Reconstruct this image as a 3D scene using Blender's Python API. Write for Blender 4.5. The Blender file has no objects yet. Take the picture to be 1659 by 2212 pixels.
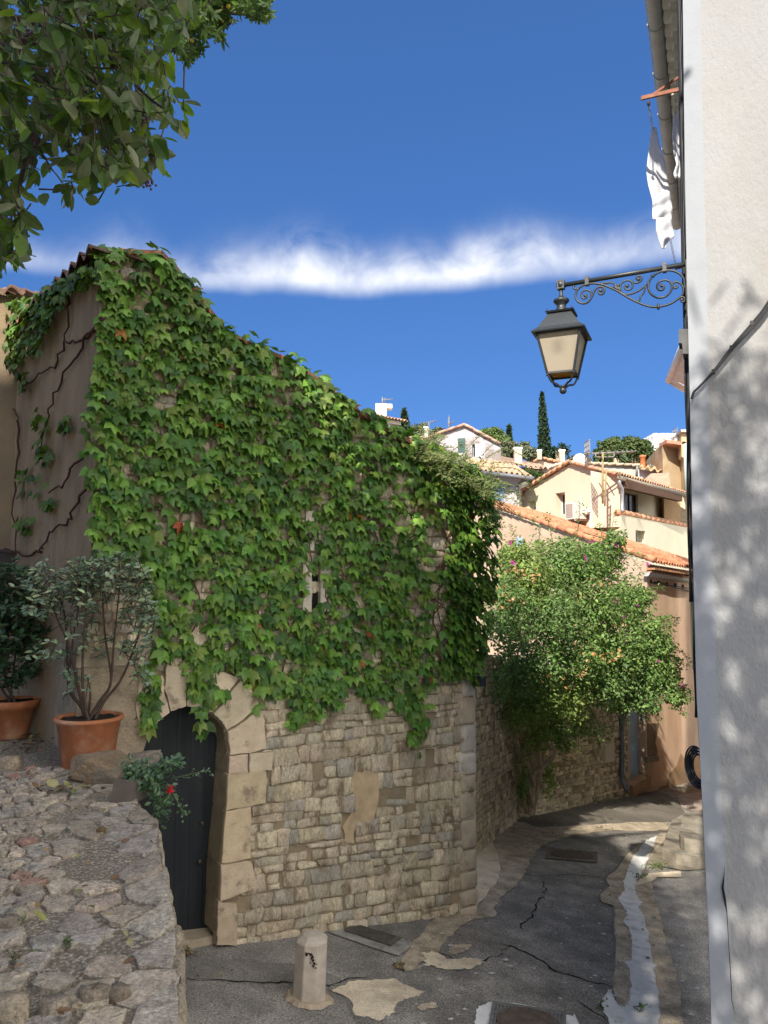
import bpy, bmesh, math, random
import numpy as np
from mathutils import Vector, Matrix
from mathutils.geometry import tessellate_polygon
random.seed(7); rng = np.random.default_rng(7)
sc = bpy.context.scene
C = sc.collection
R = math.radians

# ---------------- camera, sky, sun, exposure ----------------
PITCH = math.atan(0.0867)
cam_d = bpy.data.cameras.new('camera'); cam = bpy.data.objects.new('camera', cam_d); C.objects.link(cam)
cam_d.sensor_fit = 'VERTICAL'; cam_d.sensor_height = 24.0; cam_d.lens = 24.0*1661/2212
cam_d.clip_start = 0.05; cam_d.clip_end = 5000
cam.location = (0, 0, 0); cam.rotation_euler = (math.pi/2+PITCH, 0, 0)
sc.camera = cam
SUN_EL = R(40); SUN_AZ = (-0.37, -0.929)          # horizontal direction towards the sun
sun_d = bpy.data.lights.new('sun', 'SUN'); sun = bpy.data.objects.new('sun', sun_d); C.objects.link(sun)
sun_d.energy = 2.25; sun_d.angle = R(0.53); sun_d.color = (1.0, 0.93, 0.82)
S = Vector((SUN_AZ[0]*math.cos(SUN_EL), SUN_AZ[1]*math.cos(SUN_EL), math.sin(SUN_EL))).normalized()
sun.rotation_euler = S.to_track_quat('Z', 'Y').to_euler(); sun.location = S*50
sc.view_settings.view_transform = 'Standard'; sc.view_settings.look = 'None'
sc.view_settings.exposure = 1.95; sc.view_settings.gamma = 1.0
sc.cycles.max_bounces = 10; sc.cycles.diffuse_bounces = 5; sc.cycles.transparent_max_bounces = 8

w = bpy.data.worlds.new('World'); sc.world = w; w.use_nodes = True
nt = w.node_tree; nt.nodes.clear()
def N(t, k, **kw):
    n = t.nodes.new(k)
    for a, b in kw.items(): setattr(n, a, b)
    return n
def build_world():
    L = nt.links.new
    out = N(nt, 'ShaderNodeOutputWorld'); bg = N(nt, 'ShaderNodeBackground'); bg.inputs['Strength'].default_value = 0.12
    sky = N(nt, 'ShaderNodeTexSky', sky_type='NISHITA'); sky.sun_disc = False
    sky.sun_elevation = SUN_EL; sky.sun_rotation = math.pi+math.atan2(0.37, 0.929)
    sky.altitude = 1200; sky.air_density = 0.8; sky.dust_density = 0.0; sky.ozone_density = 5.0
    # one long streak of cirrus, laid out on the directions of the sky itself
    tc = N(nt, 'ShaderNodeTexCoord'); sep = N(nt, 'ShaderNodeSeparateXYZ'); L(tc.outputs['Generated'], sep.inputs[0])
    def M(op, a, b=None, c=None):
        m = N(nt, 'ShaderNodeMath', operation=op)
        for i, v in enumerate((a, b, c)):
            if v is None: continue
            if isinstance(v, (int, float)): m.inputs[i].default_value = v
            else: L(v, m.inputs[i])
        return m.outputs[0]
    x, y, z = sep.outputs
    az = M('DIVIDE', x, y); el = M('DIVIDE', z, y)
    comb = N(nt, 'ShaderNodeCombineXYZ'); L(az, comb.inputs[0]); L(el, comb.inputs[1])
    def noise(sx, sy, sc_, det, off=0.0, dist=0.0):
        mp = N(nt, 'ShaderNodeMapping'); mp.inputs['Scale'].default_value = (sx, sy, 1); mp.inputs['Location'].default_value = (off, off*0.7, off)
        L(comb.outputs[0], mp.inputs[0])
        n = N(nt, 'ShaderNodeTexNoise'); n.inputs['Scale'].default_value = sc_; n.inputs['Detail'].default_value = det
        n.inputs['Roughness'].default_value = 0.55; n.inputs['Distortion'].default_value = dist
        L(mp.outputs[0], n.inputs['Vector']); return n.outputs['Fac']
    # the streak: a soft lower edge e0(az), feathered and wispy upward
    n1 = noise(1.0, 0.3, 5.0, 1, 3.1); n2 = noise(1.0, 1.0, 13, 5, 8.7, 0.4); n3 = noise(1.0, 0.6, 6, 4, 1.3); n4 = noise(1.0, .45, 16, 4, 5.2, .5)
    az2 = M('MULTIPLY', az, az)
    e0 = M('ADD', M('ADD', M('ADD', M('MULTIPLY', az2, 0.13), M('MULTIPLY', M('MAXIMUM', az, 0.0), 0.065)), 0.377), M('MULTIPLY', M('SUBTRACT', n3, 0.5), 0.035))
    d = M('SUBTRACT', el, e0)                        # height above the lower edge
    lo = N(nt, 'ShaderNodeMapRange', interpolation_type='SMOOTHSTEP'); L(d, lo.inputs[0])
    lo.inputs[1].default_value = -0.006; lo.inputs[2].default_value = 0.026
    top = M('ADD', 0.014, M('MULTIPLY', M('MAXIMUM', M('SUBTRACT', n1, 0.33), 0.0), 0.15))
    fall = M('EXPONENT', M('MULTIPLY', M('POWER', M('DIVIDE', M('MAXIMUM', d, 0.0), top), 2.1), -1.0))
    n6 = M('ADD', 0.70, M('MULTIPLY', M('SUBTRACT', n2, .5), M('ADD', .6, M('MULTIPLY', M('MAXIMUM', d, 0.0), 42.0))))
    n7 = M('ADD', 0.95, M('MULTIPLY', M('SUBTRACT', n4, .5), 1.0))
    dens = M('MULTIPLY', M('MULTIPLY', M('MULTIPLY', lo.outputs[0], fall), M('MAXIMUM', n6, 0.0)), M('MULTIPLY', n7, 1.5))
    fr = N(nt, 'ShaderNodeMapRange'); L(y, fr.inputs[0]); fr.inputs[1].default_value = 0.2; fr.inputs[2].default_value = 0.4
    lf = N(nt, 'ShaderNodeMapRange', interpolation_type='SMOOTHSTEP'); L(az, lf.inputs[0]); lf.inputs[1].default_value = -0.42; lf.inputs[2].default_value = -0.2; lf.inputs[3].default_value = 0.5
    rf = N(nt, 'ShaderNodeMapRange', interpolation_type='SMOOTHSTEP'); L(az, rf.inputs[0]); rf.inputs[1].default_value = 0.05; rf.inputs[2].default_value = 0.40; rf.inputs[3].default_value = 1.0; rf.inputs[4].default_value = 0.66
    dens = M('MULTIPLY', M('MULTIPLY', M('MULTIPLY', dens, fr.outputs[0]), lf.outputs[0]), rf.outputs[0])
    # added bright clouds, out of view overhead and behind, serving as fill light
    n5 = N(nt, 'ShaderNodeTexNoise'); n5.inputs['Scale'].default_value = 3.2; n5.inputs['Detail'].default_value = 5; L(tc.outputs['Generated'], n5.inputs['Vector'])
    r5 = N(nt, 'ShaderNodeMapRange', interpolation_type='SMOOTHSTEP'); L(n5.outputs['Fac'], r5.inputs[0]); r5.inputs[1].default_value = .36; r5.inputs[2].default_value = .56
    back = N(nt, 'ShaderNodeMapRange', interpolation_type='SMOOTHSTEP'); L(M('SUBTRACT', y, M('MULTIPLY', z, .12)), back.inputs[0]); back.inputs[1].default_value = .42; back.inputs[2].default_value = .05
    upz = N(nt, 'ShaderNodeMapRange', interpolation_type='SMOOTHSTEP'); L(z, upz.inputs[0]); upz.inputs[1].default_value = -.02; upz.inputs[2].default_value = .15
    rt = N(nt, 'ShaderNodeMapRange', interpolation_type='SMOOTHSTEP'); L(x, rt.inputs[0]); rt.inputs[1].default_value = -.45; rt.inputs[2].default_value = .4; rt.inputs[3].default_value = .08
    dback = M('MULTIPLY', M('MULTIPLY', M('MULTIPLY', r5.outputs[0], back.outputs[0]), upz.outputs[0]), rt.outputs[0])
    cl = N(nt, 'ShaderNodeClamp'); L(dens, cl.inputs[0])
    hsv = N(nt, 'ShaderNodeHueSaturation'); hsv.inputs['Saturation'].default_value = 1.30; hsv.inputs['Value'].default_value = 0.49; gm = N(nt, 'ShaderNodeGamma'); gm.inputs[1].default_value = 0.48; L(sky.outputs[0], gm.inputs[0]); L(gm.outputs[0], hsv.inputs['Color'])
    mix = N(nt, 'ShaderNodeMix', data_type='RGBA'); L(cl.outputs[0], mix.inputs[0]); wb = N(nt, 'ShaderNodeMix', data_type='RGBA', blend_type='MULTIPLY'); wb.inputs[0].default_value = 1; wb.inputs[7].default_value = (.54, .89, 1.47, 1); L(hsv.outputs[0], wb.inputs[6])
    L(wb.outputs[2], mix.inputs[6])
    mix.inputs[7].default_value = (2.35, 2.42, 2.58, 1)
    mix2 = N(nt, 'ShaderNodeMix', data_type='RGBA'); L(dback, mix2.inputs[0]); L(mix.outputs[2], mix2.inputs[6]); mix2.inputs[7].default_value = (8.6, 8.4, 8.1, 1)
    L(mix2.outputs[2], bg.inputs[0]); L(bg.outputs[0], out.inputs[0])
build_world()

# ---------------- pixel -> direction helper (reference picture 1659 x 2212) ----------------
def ray(px, py):
    u = (px-829.5)/1661; v = (1106-py)/1661
    return Vector((u, math.cos(PITCH)-v*math.sin(PITCH), math.sin(PITCH)+v*math.cos(PITCH)))
def P(px, py, Y):
    r = ray(px, py); return r*(Y/r.y)
GA, GB, GC = -2.895, -0.127, -0.0679
def gz(x, y): return GA+GB*x+GC*y
def G(px, py, dz=0.0):
    r = ray(px, py); t = (GA+dz)/(r.z-GB*r.x-GC*r.y); return r*t
TA, TC = -1.545, 0.0158
def T(px, py, dz=0.0):
    r = ray(px, py); t = (TA+dz)/(r.z-TC*r.y); return r*t
def tz(y): return TA+TC*y
class Plane:
    """a vertical plane through a ground line; s runs along it, n towards the camera"""
    def __init__(s, a, b):
        s.o = Vector((a[0], a[1], 0)); d = Vector((b[0]-a[0], b[1]-a[1], 0)); s.len = d.length; s.d = d.normalized()
        n = Vector((s.d.y, -s.d.x, 0)); s.n = n if n.dot(-s.o) > 0 else -n
    def hit(s, px, py, n=0.0):
        r = ray(px, py); o = s.o+s.n*n; t = o.dot(s.n)/r.dot(s.n); p = r*t-o
        return p.dot(s.d), p.z
    def pt(s, a, z, n=0.0): return s.o+s.d*a+s.n*n+Vector((0, 0, z))
    def w(s, px, py, n=0.0): return s.pt(*s.hit(px, py, n), n)

# ---------------- mesh builder ----------------
class MB:
    def __init__(s): s.v = []; s.f = []; s.m = []; s.c = []; s.sm = []; s.cur = 0; s.col = (1, 1, 1); s.smooth = False
    def vert(s, p): s.v.append((p[0], p[1], p[2])); s.c.append(s.col); return len(s.v)-1
    def face(s, ids): s.f.append(tuple(ids)); s.m.append(s.cur); s.sm.append(s.smooth)
    def quad(s, a, b, c, d): s.face([s.vert(p) for p in (a, b, c, d)])
    def poly(s, pts): s.face([s.vert(p) for p in pts])
    def tess(s, pts):
        ids = [s.vert(p) for p in pts]
        for t in tessellate_polygon([[Vector(p) for p in pts]]): s.face([ids[i] for i in t])
    def prism(s, pts, off):
        """pts: planar outline; extruded by vector off"""
        off = Vector(off); n = len(pts)
        s.tess(pts); q = [Vector(p)+off for p in pts]; s.tess(q)
        for i in range(n):
            j = (i+1) % n; s.quad(pts[i], pts[j], q[j], q[i])
    def box(s, c, dx, dy, dz):
        """box from centre and three half-vectors"""
        c = Vector(c); dx = Vector(dx); dy = Vector(dy); dz = Vector(dz)
        k = [c+dx*a+dy*b+dz*e for e in (-1, 1) for b in (-1, 1) for a in (-1, 1)]
        for q in ((0, 2, 3, 1), (4, 5, 7, 6), (0, 1, 5, 4), (2, 6, 7, 3), (0, 4, 6, 2), (1, 3, 7, 5)): s.face([s.vert(k[i]) for i in q])
    def abox(s, x0, y0, z0, x1, y1, z1):
        s.box(((x0+x1)/2, (y0+y1)/2, (z0+z1)/2), ((x1-x0)/2, 0, 0), (0, (y1-y0)/2, 0), (0, 0, (z1-z0)/2))
    def tube(s, pts, r, n=7, cap=True):
        """r: number or list"""
        pts = [Vector(p) for p in pts]; rs = r if isinstance(r, (list, tuple)) else [r]*len(pts)
        rings = []; up = None
        for i, p in enumerate(pts):
            t = (pts[min(i+1, len(pts)-1)]-pts[max(i-1, 0)])
            if t.length < 1e-9: t = Vector((0, 0, 1))
            t.normalize()
            if up is None: up = Vector((0, 0, 1)) if abs(t.z) < 0.9 else Vector((1, 0, 0))
            a = t.cross(up)
            if a.length < 1e-6: a = t.cross(Vector((0.3, 1, 0.2)))
            a.normalize(); b = a.cross(t).normalized(); up = b
            rings.append([s.vert(p+(a*math.cos(2*math.pi*k/n)+b*math.sin(2*math.pi*k/n))*rs[i]) for k in range(n)])
        o = s.smooth; s.smooth = True
        for i in range(len(rings)-1):
            for k in range(n): s.face([rings[i][k], rings[i][(k+1) % n], rings[i+1][(k+1) % n], rings[i+1][k]])
        if cap: s.face(rings[0][::-1]); s.face(rings[-1])
        s.smooth = o
    def lathe(s, c, prof, n=24, axis=None, cap=False):
        """prof: list of (radius, height)"""
        c = Vector(c); rings = []
        for r_, h in prof: rings.append([s.vert(c+Vector((r_*math.cos(2*math.pi*k/n), r_*math.sin(2*math.pi*k/n), h))) for k in range(n)])
        o = s.smooth; s.smooth = True
        for i in range(len(rings)-1):
            for k in range(n): s.face([rings[i][k], rings[i][(k+1) % n], rings[i+1][(k+1) % n], rings[i+1][k]])
        if cap: s.face(rings[0][::-1]); s.face(rings[-1])
        s.smooth = o
    def ball(s, c, r, n=10, sq=(1, 1, 1)):
        c = Vector(c); rings = []
        for i in range(1, n//2):
            th = math.pi*i/(n//2)
            rings.append([s.vert(c+Vector((r*sq[0]*math.sin(th)*math.cos(2*math.pi*k/n), r*sq[1]*math.sin(th)*math.sin(2*math.pi*k/n), r*sq[2]*math.cos(th)))) for k in range(n)])
        t = s.vert(c+Vector((0, 0, r*sq[2]))); b = s.vert(c-Vector((0, 0, r*sq[2])))
        o = s.smooth; s.smooth = True
        for k in range(n):
            s.face([t, rings[0][k], rings[0][(k+1) % n]]); s.face([b, rings[-1][(k+1) % n], rings[-1][k]])
        for i in range(len(rings)-1):
            for k in range(n): s.face([rings[i][k], rings[i+1][k], rings[i+1][(k+1) % n], rings[i][(k+1) % n]])
        s.smooth = o
    def build(s, name, mats, parent=None, origin=None, smooth=None):
        me = bpy.data.meshes.new(name)
        v = np.array(s.v, dtype=float).reshape(-1, 3)
        o = Vector((0, 0, 0))
        if parent is not None: o = world_loc(parent)
        elif origin is not None: o = Vector(origin)
        if len(v): v = v-np.array(o)
        me.from_pydata(v.tolist(), [], s.f)
        if not isinstance(mats, (list, tuple)): mats = [mats]
        for m in mats: me.materials.append(m)
        me.polygons.foreach_set('material_index', s.m)
        me.polygons.foreach_set('use_smooth', [smooth]*len(s.f) if smooth is not None else s.sm)
        ca = me.color_attributes.new('col', 'FLOAT_COLOR', 'POINT')
        cc = np.ones((len(s.v), 4), dtype=np.float32)
        if len(s.c): cc[:, :3] = np.array(s.c)
        ca.data.foreach_set('color', cc.ravel()); me.update()
        ob = bpy.data.objects.new(name, me); C.objects.link(ob)
        if parent is not None: ob.parent = parent
        else: ob.location = o
        return ob
def world_loc(o):
    l = Vector(o.location)
    while o.parent: o = o.parent; l += o.location
    return l
def tag(o, label=None, cat=None, group=None, kind=None):
    if label: o['label'] = label
    if cat: o['category'] = cat
    if group: o['group'] = group
    if kind: o['kind'] = kind
    return o
def thing(name, loc, label, cat, group=None):
    o = bpy.data.objects.new(name, None); C.objects.link(o); o.location = loc; o.empty_display_size = 0.2
    return tag(o, label, cat, group)
def np_mesh(name, V, F, col, mat, parent=None, origin=None, smooth=False):
    """fast mesh from arrays: V (n,3), F (m,k) same-size faces, col (n,3)"""
    o = Vector((0, 0, 0))
    if parent is not None: o = world_loc(parent)
    elif origin is not None: o = Vector(origin)
    V = (V-np.array(o)).astype(np.float32); m, k = F.shape
    me = bpy.data.meshes.new(name); me.vertices.add(len(V)); me.vertices.foreach_set('co', V.ravel())
    me.loops.add(m*k); me.loops.foreach_set('vertex_index', F.ravel().astype(np.int32))
    me.polygons.add(m); me.polygons.foreach_set('loop_start', (np.arange(m)*k).astype(np.int32))
    me.polygons.foreach_set('loop_total', np.full(m, k, dtype=np.int32))
    me.polygons.foreach_set('use_smooth', np.full(m, smooth))
    me.update(calc_edges=True); me.validate()
    ca = me.color_attributes.new('col', 'FLOAT_COLOR', 'POINT')
    cc = np.ones((len(V), 4), dtype=np.float32); cc[:, :3] = col; ca.data.foreach_set('color', cc.ravel())
    me.materials.append(mat)
    ob = bpy.data.objects.new(name, me); C.objects.link(ob)
    if parent is not None: ob.parent = parent
    else: ob.location = o
    return ob

# ---------------- materials ----------------
MATS = {}
def mat(name, color=(0.5, 0.5, 0.5), rough=0.85, var=0.15, scale=6.0, bump=0.0, bscale=40.0, spec=0.3, metal=0.0, attr=False, bdist=0.01,
        second=None, sscale=2.0, samt=0.5, sedge=0.08, stretch=(1, 1, 1), transl=0.0, det=6, speck=0.0, sps=70):
    """procedural surface: base colour (or the mesh's own 'col') with cloudy variation, optional second colour in ragged patches, and bump"""
    if name in MATS: return MATS[name]
    m = bpy.data.materials.new(name); m.use_nodes = True; t = m.node_tree; t.nodes.clear(); L = t.links.new
    out = N(t, 'ShaderNodeOutputMaterial'); b = N(t, 'ShaderNodeBsdfPrincipled')
    b.inputs['Roughness'].default_value = rough; b.inputs['Specular IOR Level'].default_value = spec; b.inputs['Metallic'].default_value = metal
    tc = N(t, 'ShaderNodeTexCoord'); mp = N(t, 'ShaderNodeMapping'); mp.inputs['Scale'].default_value = stretch; L(tc.outputs['Object'], mp.inputs[0])
    vec = mp.outputs[0]
    def nz(s_, d=det, ro=0.6):
        n = N(t, 'ShaderNodeTexNoise'); n.inputs['Scale'].default_value = s_; n.inputs['Detail'].default_value = d; n.inputs['Roughness'].default_value = ro
        L(vec, n.inputs['Vector']); return n.outputs['Fac']
    if attr:
        a = N(t, 'ShaderNodeAttribute'); a.attribute_name = 'col'; base = a.outputs['Color']
    else:
        rgb = N(t, 'ShaderNodeRGB'); rgb.outputs[0].default_value = (*color, 1); base = rgb.outputs[0]
    if second:
        r_ = N(t, 'ShaderNodeMapRange', interpolation_type='SMOOTHSTEP'); L(nz(sscale, 8, 0.65), r_.inputs[0])
        c_ = 1-samt; c_ = 0.32+0.36*c_
        r_.inputs[1].default_value = c_-sedge; r_.inputs[2].default_value = c_+sedge
        mx = N(t, 'ShaderNodeMix', data_type='RGBA'); L(r_.outputs[0], mx.inputs[0]); L(base, mx.inputs[6]); mx.inputs[7].default_value = (*second, 1); base = mx.outputs[2]
    if var:
        r_ = N(t, 'ShaderNodeMapRange'); L(nz(scale), r_.inputs[0]); r_.inputs[1].default_value = 0.3; r_.inputs[2].default_value = 0.7
        r_.inputs[3].default_value = 1-var; r_.inputs[4].default_value = 1+var
        mx = N(t, 'ShaderNodeMix', data_type='RGBA', blend_type='MULTIPLY'); mx.inputs[0].default_value = 1
        L(base, mx.inputs[6]); L(r_.outputs[0], mx.inputs[7]); base = mx.outputs[2]
    if speck:
        r_ = N(t, 'ShaderNodeMapRange'); L(nz(sps, 2, 0.8), r_.inputs[0]); r_.inputs[1].default_value = 0.36; r_.inputs[2].default_value = 0.64
        r_.inputs[3].default_value = 1-speck; r_.inputs[4].default_value = 1+speck
        mx = N(t, 'ShaderNodeMix', data_type='RGBA', blend_type='MULTIPLY'); mx.inputs[0].default_value = 1
        L(base, mx.inputs[6]); L(r_.outputs[0], mx.inputs[7]); base = mx.outputs[2]
    L(base, b.inputs['Base Color'])
    if bump:
        bp = N(t, 'ShaderNodeBump'); bp.inputs['Strength'].default_value = bump; bp.inputs['Distance'].default_value = bdist
        L(nz(bscale, 5, 0.7), bp.inputs['Height']); L(bp.outputs[0], b.inputs['Normal'])
    if transl:
        tr = N(t, 'ShaderNodeBsdfTranslucent')
        hs = N(t, 'ShaderNodeHueSaturation'); hs.inputs['Saturation'].default_value = 1.1; hs.inputs['Value'].default_value = 1.6; hs.inputs['Hue'].default_value = 0.49
        L(base, hs.inputs['Color']); L(hs.outputs[0], tr.inputs[0])
        ms = N(t, 'ShaderNodeMixShader'); ms.inputs[0].default_value = transl; L(b.outputs[0], ms.inputs[1]); L(tr.outputs[0], ms.inputs[2]); L(ms.outputs[0], out.inputs[0])
    else: L(b.outputs[0], out.inputs[0])
    MATS[name] = m; return m

def sm_poly(pts, n=3, jit=0.0, seed=0):
    """subdivide a closed outline and roughen it"""
    rr = random.Random(seed); out = []
    for i, p in enumerate(pts):
        q = pts[(i+1) % len(pts)]
        for k in range(n):
            t = k/n; a = [p[j]+(q[j]-p[j])*t for j in range(len(p))]
            out.append(tuple(c+rr.uniform(-jit, jit) for c in a))
    return out
def inside(p, poly):
    x, y = p[0], p[1]; r_ = False; j = len(poly)-1
    for i in range(len(poly)):
        xi, yi = poly[i][0], poly[i][1]; xj, yj = poly[j][0], poly[j][1]
        if (yi > y) != (yj > y) and x < (xj-xi)*(y-yi)/(yj-yi)+xi: r_ = not r_
        j = i
    return r_
def interp(x, xs, ys): return float(np.interp(x, xs, ys))
def clip_half(poly, p, n):
    """keep the side of polygon where (q-p).n <= 0"""
    out = []
    for i in range(len(poly)):
        a = poly[i]; b = poly[(i+1) % len(poly)]
        da = (a[0]-p[0])*n[0]+(a[1]-p[1])*n[1]; db = (b[0]-p[0])*n[0]+(b[1]-p[1])*n[1]
        if da <= 0: out.append(a)
        if (da < 0 < db) or (db < 0 < da):
            t = da/(da-db); out.append((a[0]+(b[0]-a[0])*t, a[1]+(b[1]-a[1])*t))
    return out
def voronoi(seeds, reach):
    cells = []; arr = np.array(seeds)
    for i, s0 in enumerate(seeds):
        d = np.hypot(arr[:, 0]-s0[0], arr[:, 1]-s0[1]); idx = np.argsort(d)[1:22]
        c = [(s0[0]-reach, s0[1]-reach), (s0[0]+reach, s0[1]-reach), (s0[0]+reach, s0[1]+reach), (s0[0]-reach, s0[1]+reach)]
        for j in idx:
            if d[j] > 2.9*reach: break
            m = ((s0[0]+arr[j][0])/2, (s0[1]+arr[j][1])/2); c = clip_half(c, m, (arr[j][0]-s0[0], arr[j][1]-s0[1]))
            if len(c) < 3: break
        cells.append(c)
    return cells
def round_poly(c, shrink, it=2, jit=0.0, rr=random, cut=.22):
    cx = sum(p[0] for p in c)/len(c); cy = sum(p[1] for p in c)/len(c)
    rad = max(1e-6, sum(math.hypot(p[0]-cx, p[1]-cy) for p in c)/len(c)); k = max(0.3, 1-shrink/rad)
    c = [(cx+(p[0]-cx)*k, cy+(p[1]-cy)*k) for p in c]
    for _ in range(it):
        o = []
        for i in range(len(c)):
            a = c[i]; b = c[(i+1) % len(c)]
            o.append((a[0]*(1-cut)+b[0]*cut, a[1]*(1-cut)+b[1]*cut)); o.append((a[0]*cut+b[0]*(1-cut), a[1]*cut+b[1]*(1-cut)))
        c = o
    if jit: c = [(p[0]+rr.uniform(-jit, jit), p[1]+rr.uniform(-jit, jit)) for p in c]
    return c, (cx, cy), rad
def stone(mb, c, ctr, to3, h, base=-0.02, dome=0.35, rr=random, flat=False, rough=.1):
    """a stone from an outline in plane coords; to3(a,b,height) -> world"""
    n = len(c); mb.smooth = not flat
    tilt = (rr.uniform(-.18, .18), rr.uniform(-.18, .18))
    def hh(p, k): return h*k+(p[0]-ctr[0])*tilt[0]*.5+(p[1]-ctr[1])*tilt[1]*.5
    r0 = [mb.vert(to3(p[0], p[1], base)) for p in c]
    def sc_(p, s): return (ctr[0]+(p[0]-ctr[0])*s, ctr[1]+(p[1]-ctr[1])*s)
    r1 = [mb.vert(to3(*sc_(p, 0.985), hh(p, 1-dome))) for p in c]
    r2 = [mb.vert(to3(*sc_(p, 0.84), hh(sc_(p, .84), 1-dome*.18)+rr.uniform(-rough, rough)*h)) for p in c]
    ct = mb.vert(to3(ctr[0], ctr[1], h*(1+rr.uniform(-.1, .12))))
    for a, b in ((r0, r1), (r1, r2)):
        for i in range(n): mb.face([a[i], a[(i+1) % n], b[(i+1) % n], b[i]])
    for i in range(n): mb.face([r2[i], r2[(i+1) % n], ct])
    mb.smooth = False
def vary(c, amt, rr=random, hue=0.0):
    k = 1+rr.uniform(-amt, amt); return tuple(max(0.003, x*k*(1+rr.uniform(-hue, hue))) for x in c)

# ---------------- leaves ----------------
def leaf_cloud(name, tv, tf, pos, nrm, tip, scl, col, material, parent=None, origin=None, bend=None):
    """tv template verts (x across, y along to the tip, z out), tf quads/tris of one size; per-leaf position, normal, tip direction, size, colour"""
    pos = np.asarray(pos, float); nrm = np.asarray(nrm, float); tip = np.asarray(tip, float); n = len(pos)
    nrm = nrm/np.linalg.norm(nrm, axis=1, keepdims=True)
    tip = tip-nrm*np.sum(tip*nrm, axis=1, keepdims=True); tip /= np.maximum(1e-6, np.linalg.norm(tip, axis=1, keepdims=True))
    sd = np.cross(tip, nrm); tv = np.asarray(tv, float); tf = np.asarray(tf, int); k = len(tv)
    scl = np.asarray(scl, float).reshape(n, -1)
    sx = scl[:, :1]; sy = scl[:, 1:2] if scl.shape[1] > 1 else sx
    V = (pos[:, None, :]+sd[:, None, :]*(tv[None, :, 0:1]*sx[:, :, None])+tip[:, None, :]*(tv[None, :, 1:2]*sy[:, :, None])+nrm[:, None, :]*(tv[None, :, 2:3]*sx[:, :, None])).reshape(-1, 3)
    F = (tf[None]+(np.arange(n)*k)[:, None, None]).reshape(-1, tf.shape[1])
    cc = np.repeat(np.asarray(col, float), k, axis=0)
    return np_mesh(name, V, F, cc, material, parent, origin)
IVY_V = [(0, .03, .03), (0, .42, .07), (0, 1.0, -.10), (.24, -.10, .0), (.5, .14, -.06), (.60, .60, -.17), (.23, .52, .0),
         (-.24, -.10, .0), (-.5, .14, -.06), (-.60, .60, -.17), (-.23, .52, .0)]
IVY_F = [(0, 3, 4, 1), (1, 4, 5, 6), (1, 6, 2, 2), (0, 1, 8, 7), (1, 10, 9, 8), (1, 2, 2, 10)]
IVY_F = [(0, 3, 4), (0, 4, 1), (1, 4, 5), (1, 5, 6), (1, 6, 2), (0, 8, 7), (0, 1, 8), (1, 9, 8), (1, 10, 9), (1, 2, 10)]
OV_V = [(0, 0, 0), (.24, .22, .05), (.30, .5, .05), (.18, .80, .02), (0, 1, -.06), (-.18, .80, .02), (-.30, .5, .05), (-.24, .22, .05), (0, .5, -.02)]
OV_F = [(0, 1, 8), (1, 2, 8), (2, 3, 8), (3, 4, 8), (4, 5, 8), (5, 6, 8), (6, 7, 8), (7, 0, 8)]
DI_V = [(0, 0, 0), (.3, .45, .06), (0, 1, -.04), (-.3, .45, .06)]
DI_F = [(0, 1, 2), (0, 2, 3)]
def rnd_dirs(n):
    v = rng.normal(size=(n, 3)); return v/np.linalg.norm(v, axis=1, keepdims=True)

# ---------------- pantiles ----------------
def tile_roof(mb, e0, e1, r0, r1, tw=0.2, row=0.36, base=(0.42, 0.16, 0.08), amt=0.25, amp=0.055, ends=True, nu=6, hue=0.08):
    e0, e1, r0, r1 = map(Vector, (e0, e1, r0, r1)); L = (e1-e0).length; H = ((r0-e0).length+(r1-e1).length)/2
    nc = max(1, round(L/tw)); nr = max(1, round(H/row)); up = (e1-e0).cross(r0-e0).normalized()
    if up.z < 0: up = -up
    cols = [[vary(base, amt, hue=hue) for _ in range(nr)] for _ in range(nc)]
    mb.smooth = True
    for c in range(nc):
        for r_ in range(nr):
            mb.col = cols[c][r_]; g = []
            off = random.uniform(-.008, .008)
            for v, lift in ((r_/nr, 0.028+off), (min(1, (r_+1.06)/nr), 0.0+off)):
                ring = []
                for k in range(nu+1):
                    t = k/nu; u = (c+t)/nc
                    p = (e0.lerp(e1, u)).lerp(r0.lerp(r1, u), v)
                    h = amp*(math.sin(math.pi*t/.62) if t < .62 else -0.55*math.sin(math.pi*(t-.62)/.38))
                    ring.append(mb.vert(p+up*(h+lift)))
                g.append(ring)
            for k in range(nu): mb.face([g[0][k], g[0][k+1], g[1][k+1], g[1][k]])
            # the thickness seen at each tile's lower end
            lo = [mb.vert(Vector(mb.v[i])-up*0.03) for i in g[0]]
            for k in range(nu): mb.face([lo[k], lo[k+1], g[0][k+1], g[0][k]])
    mb.smooth = False

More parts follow.
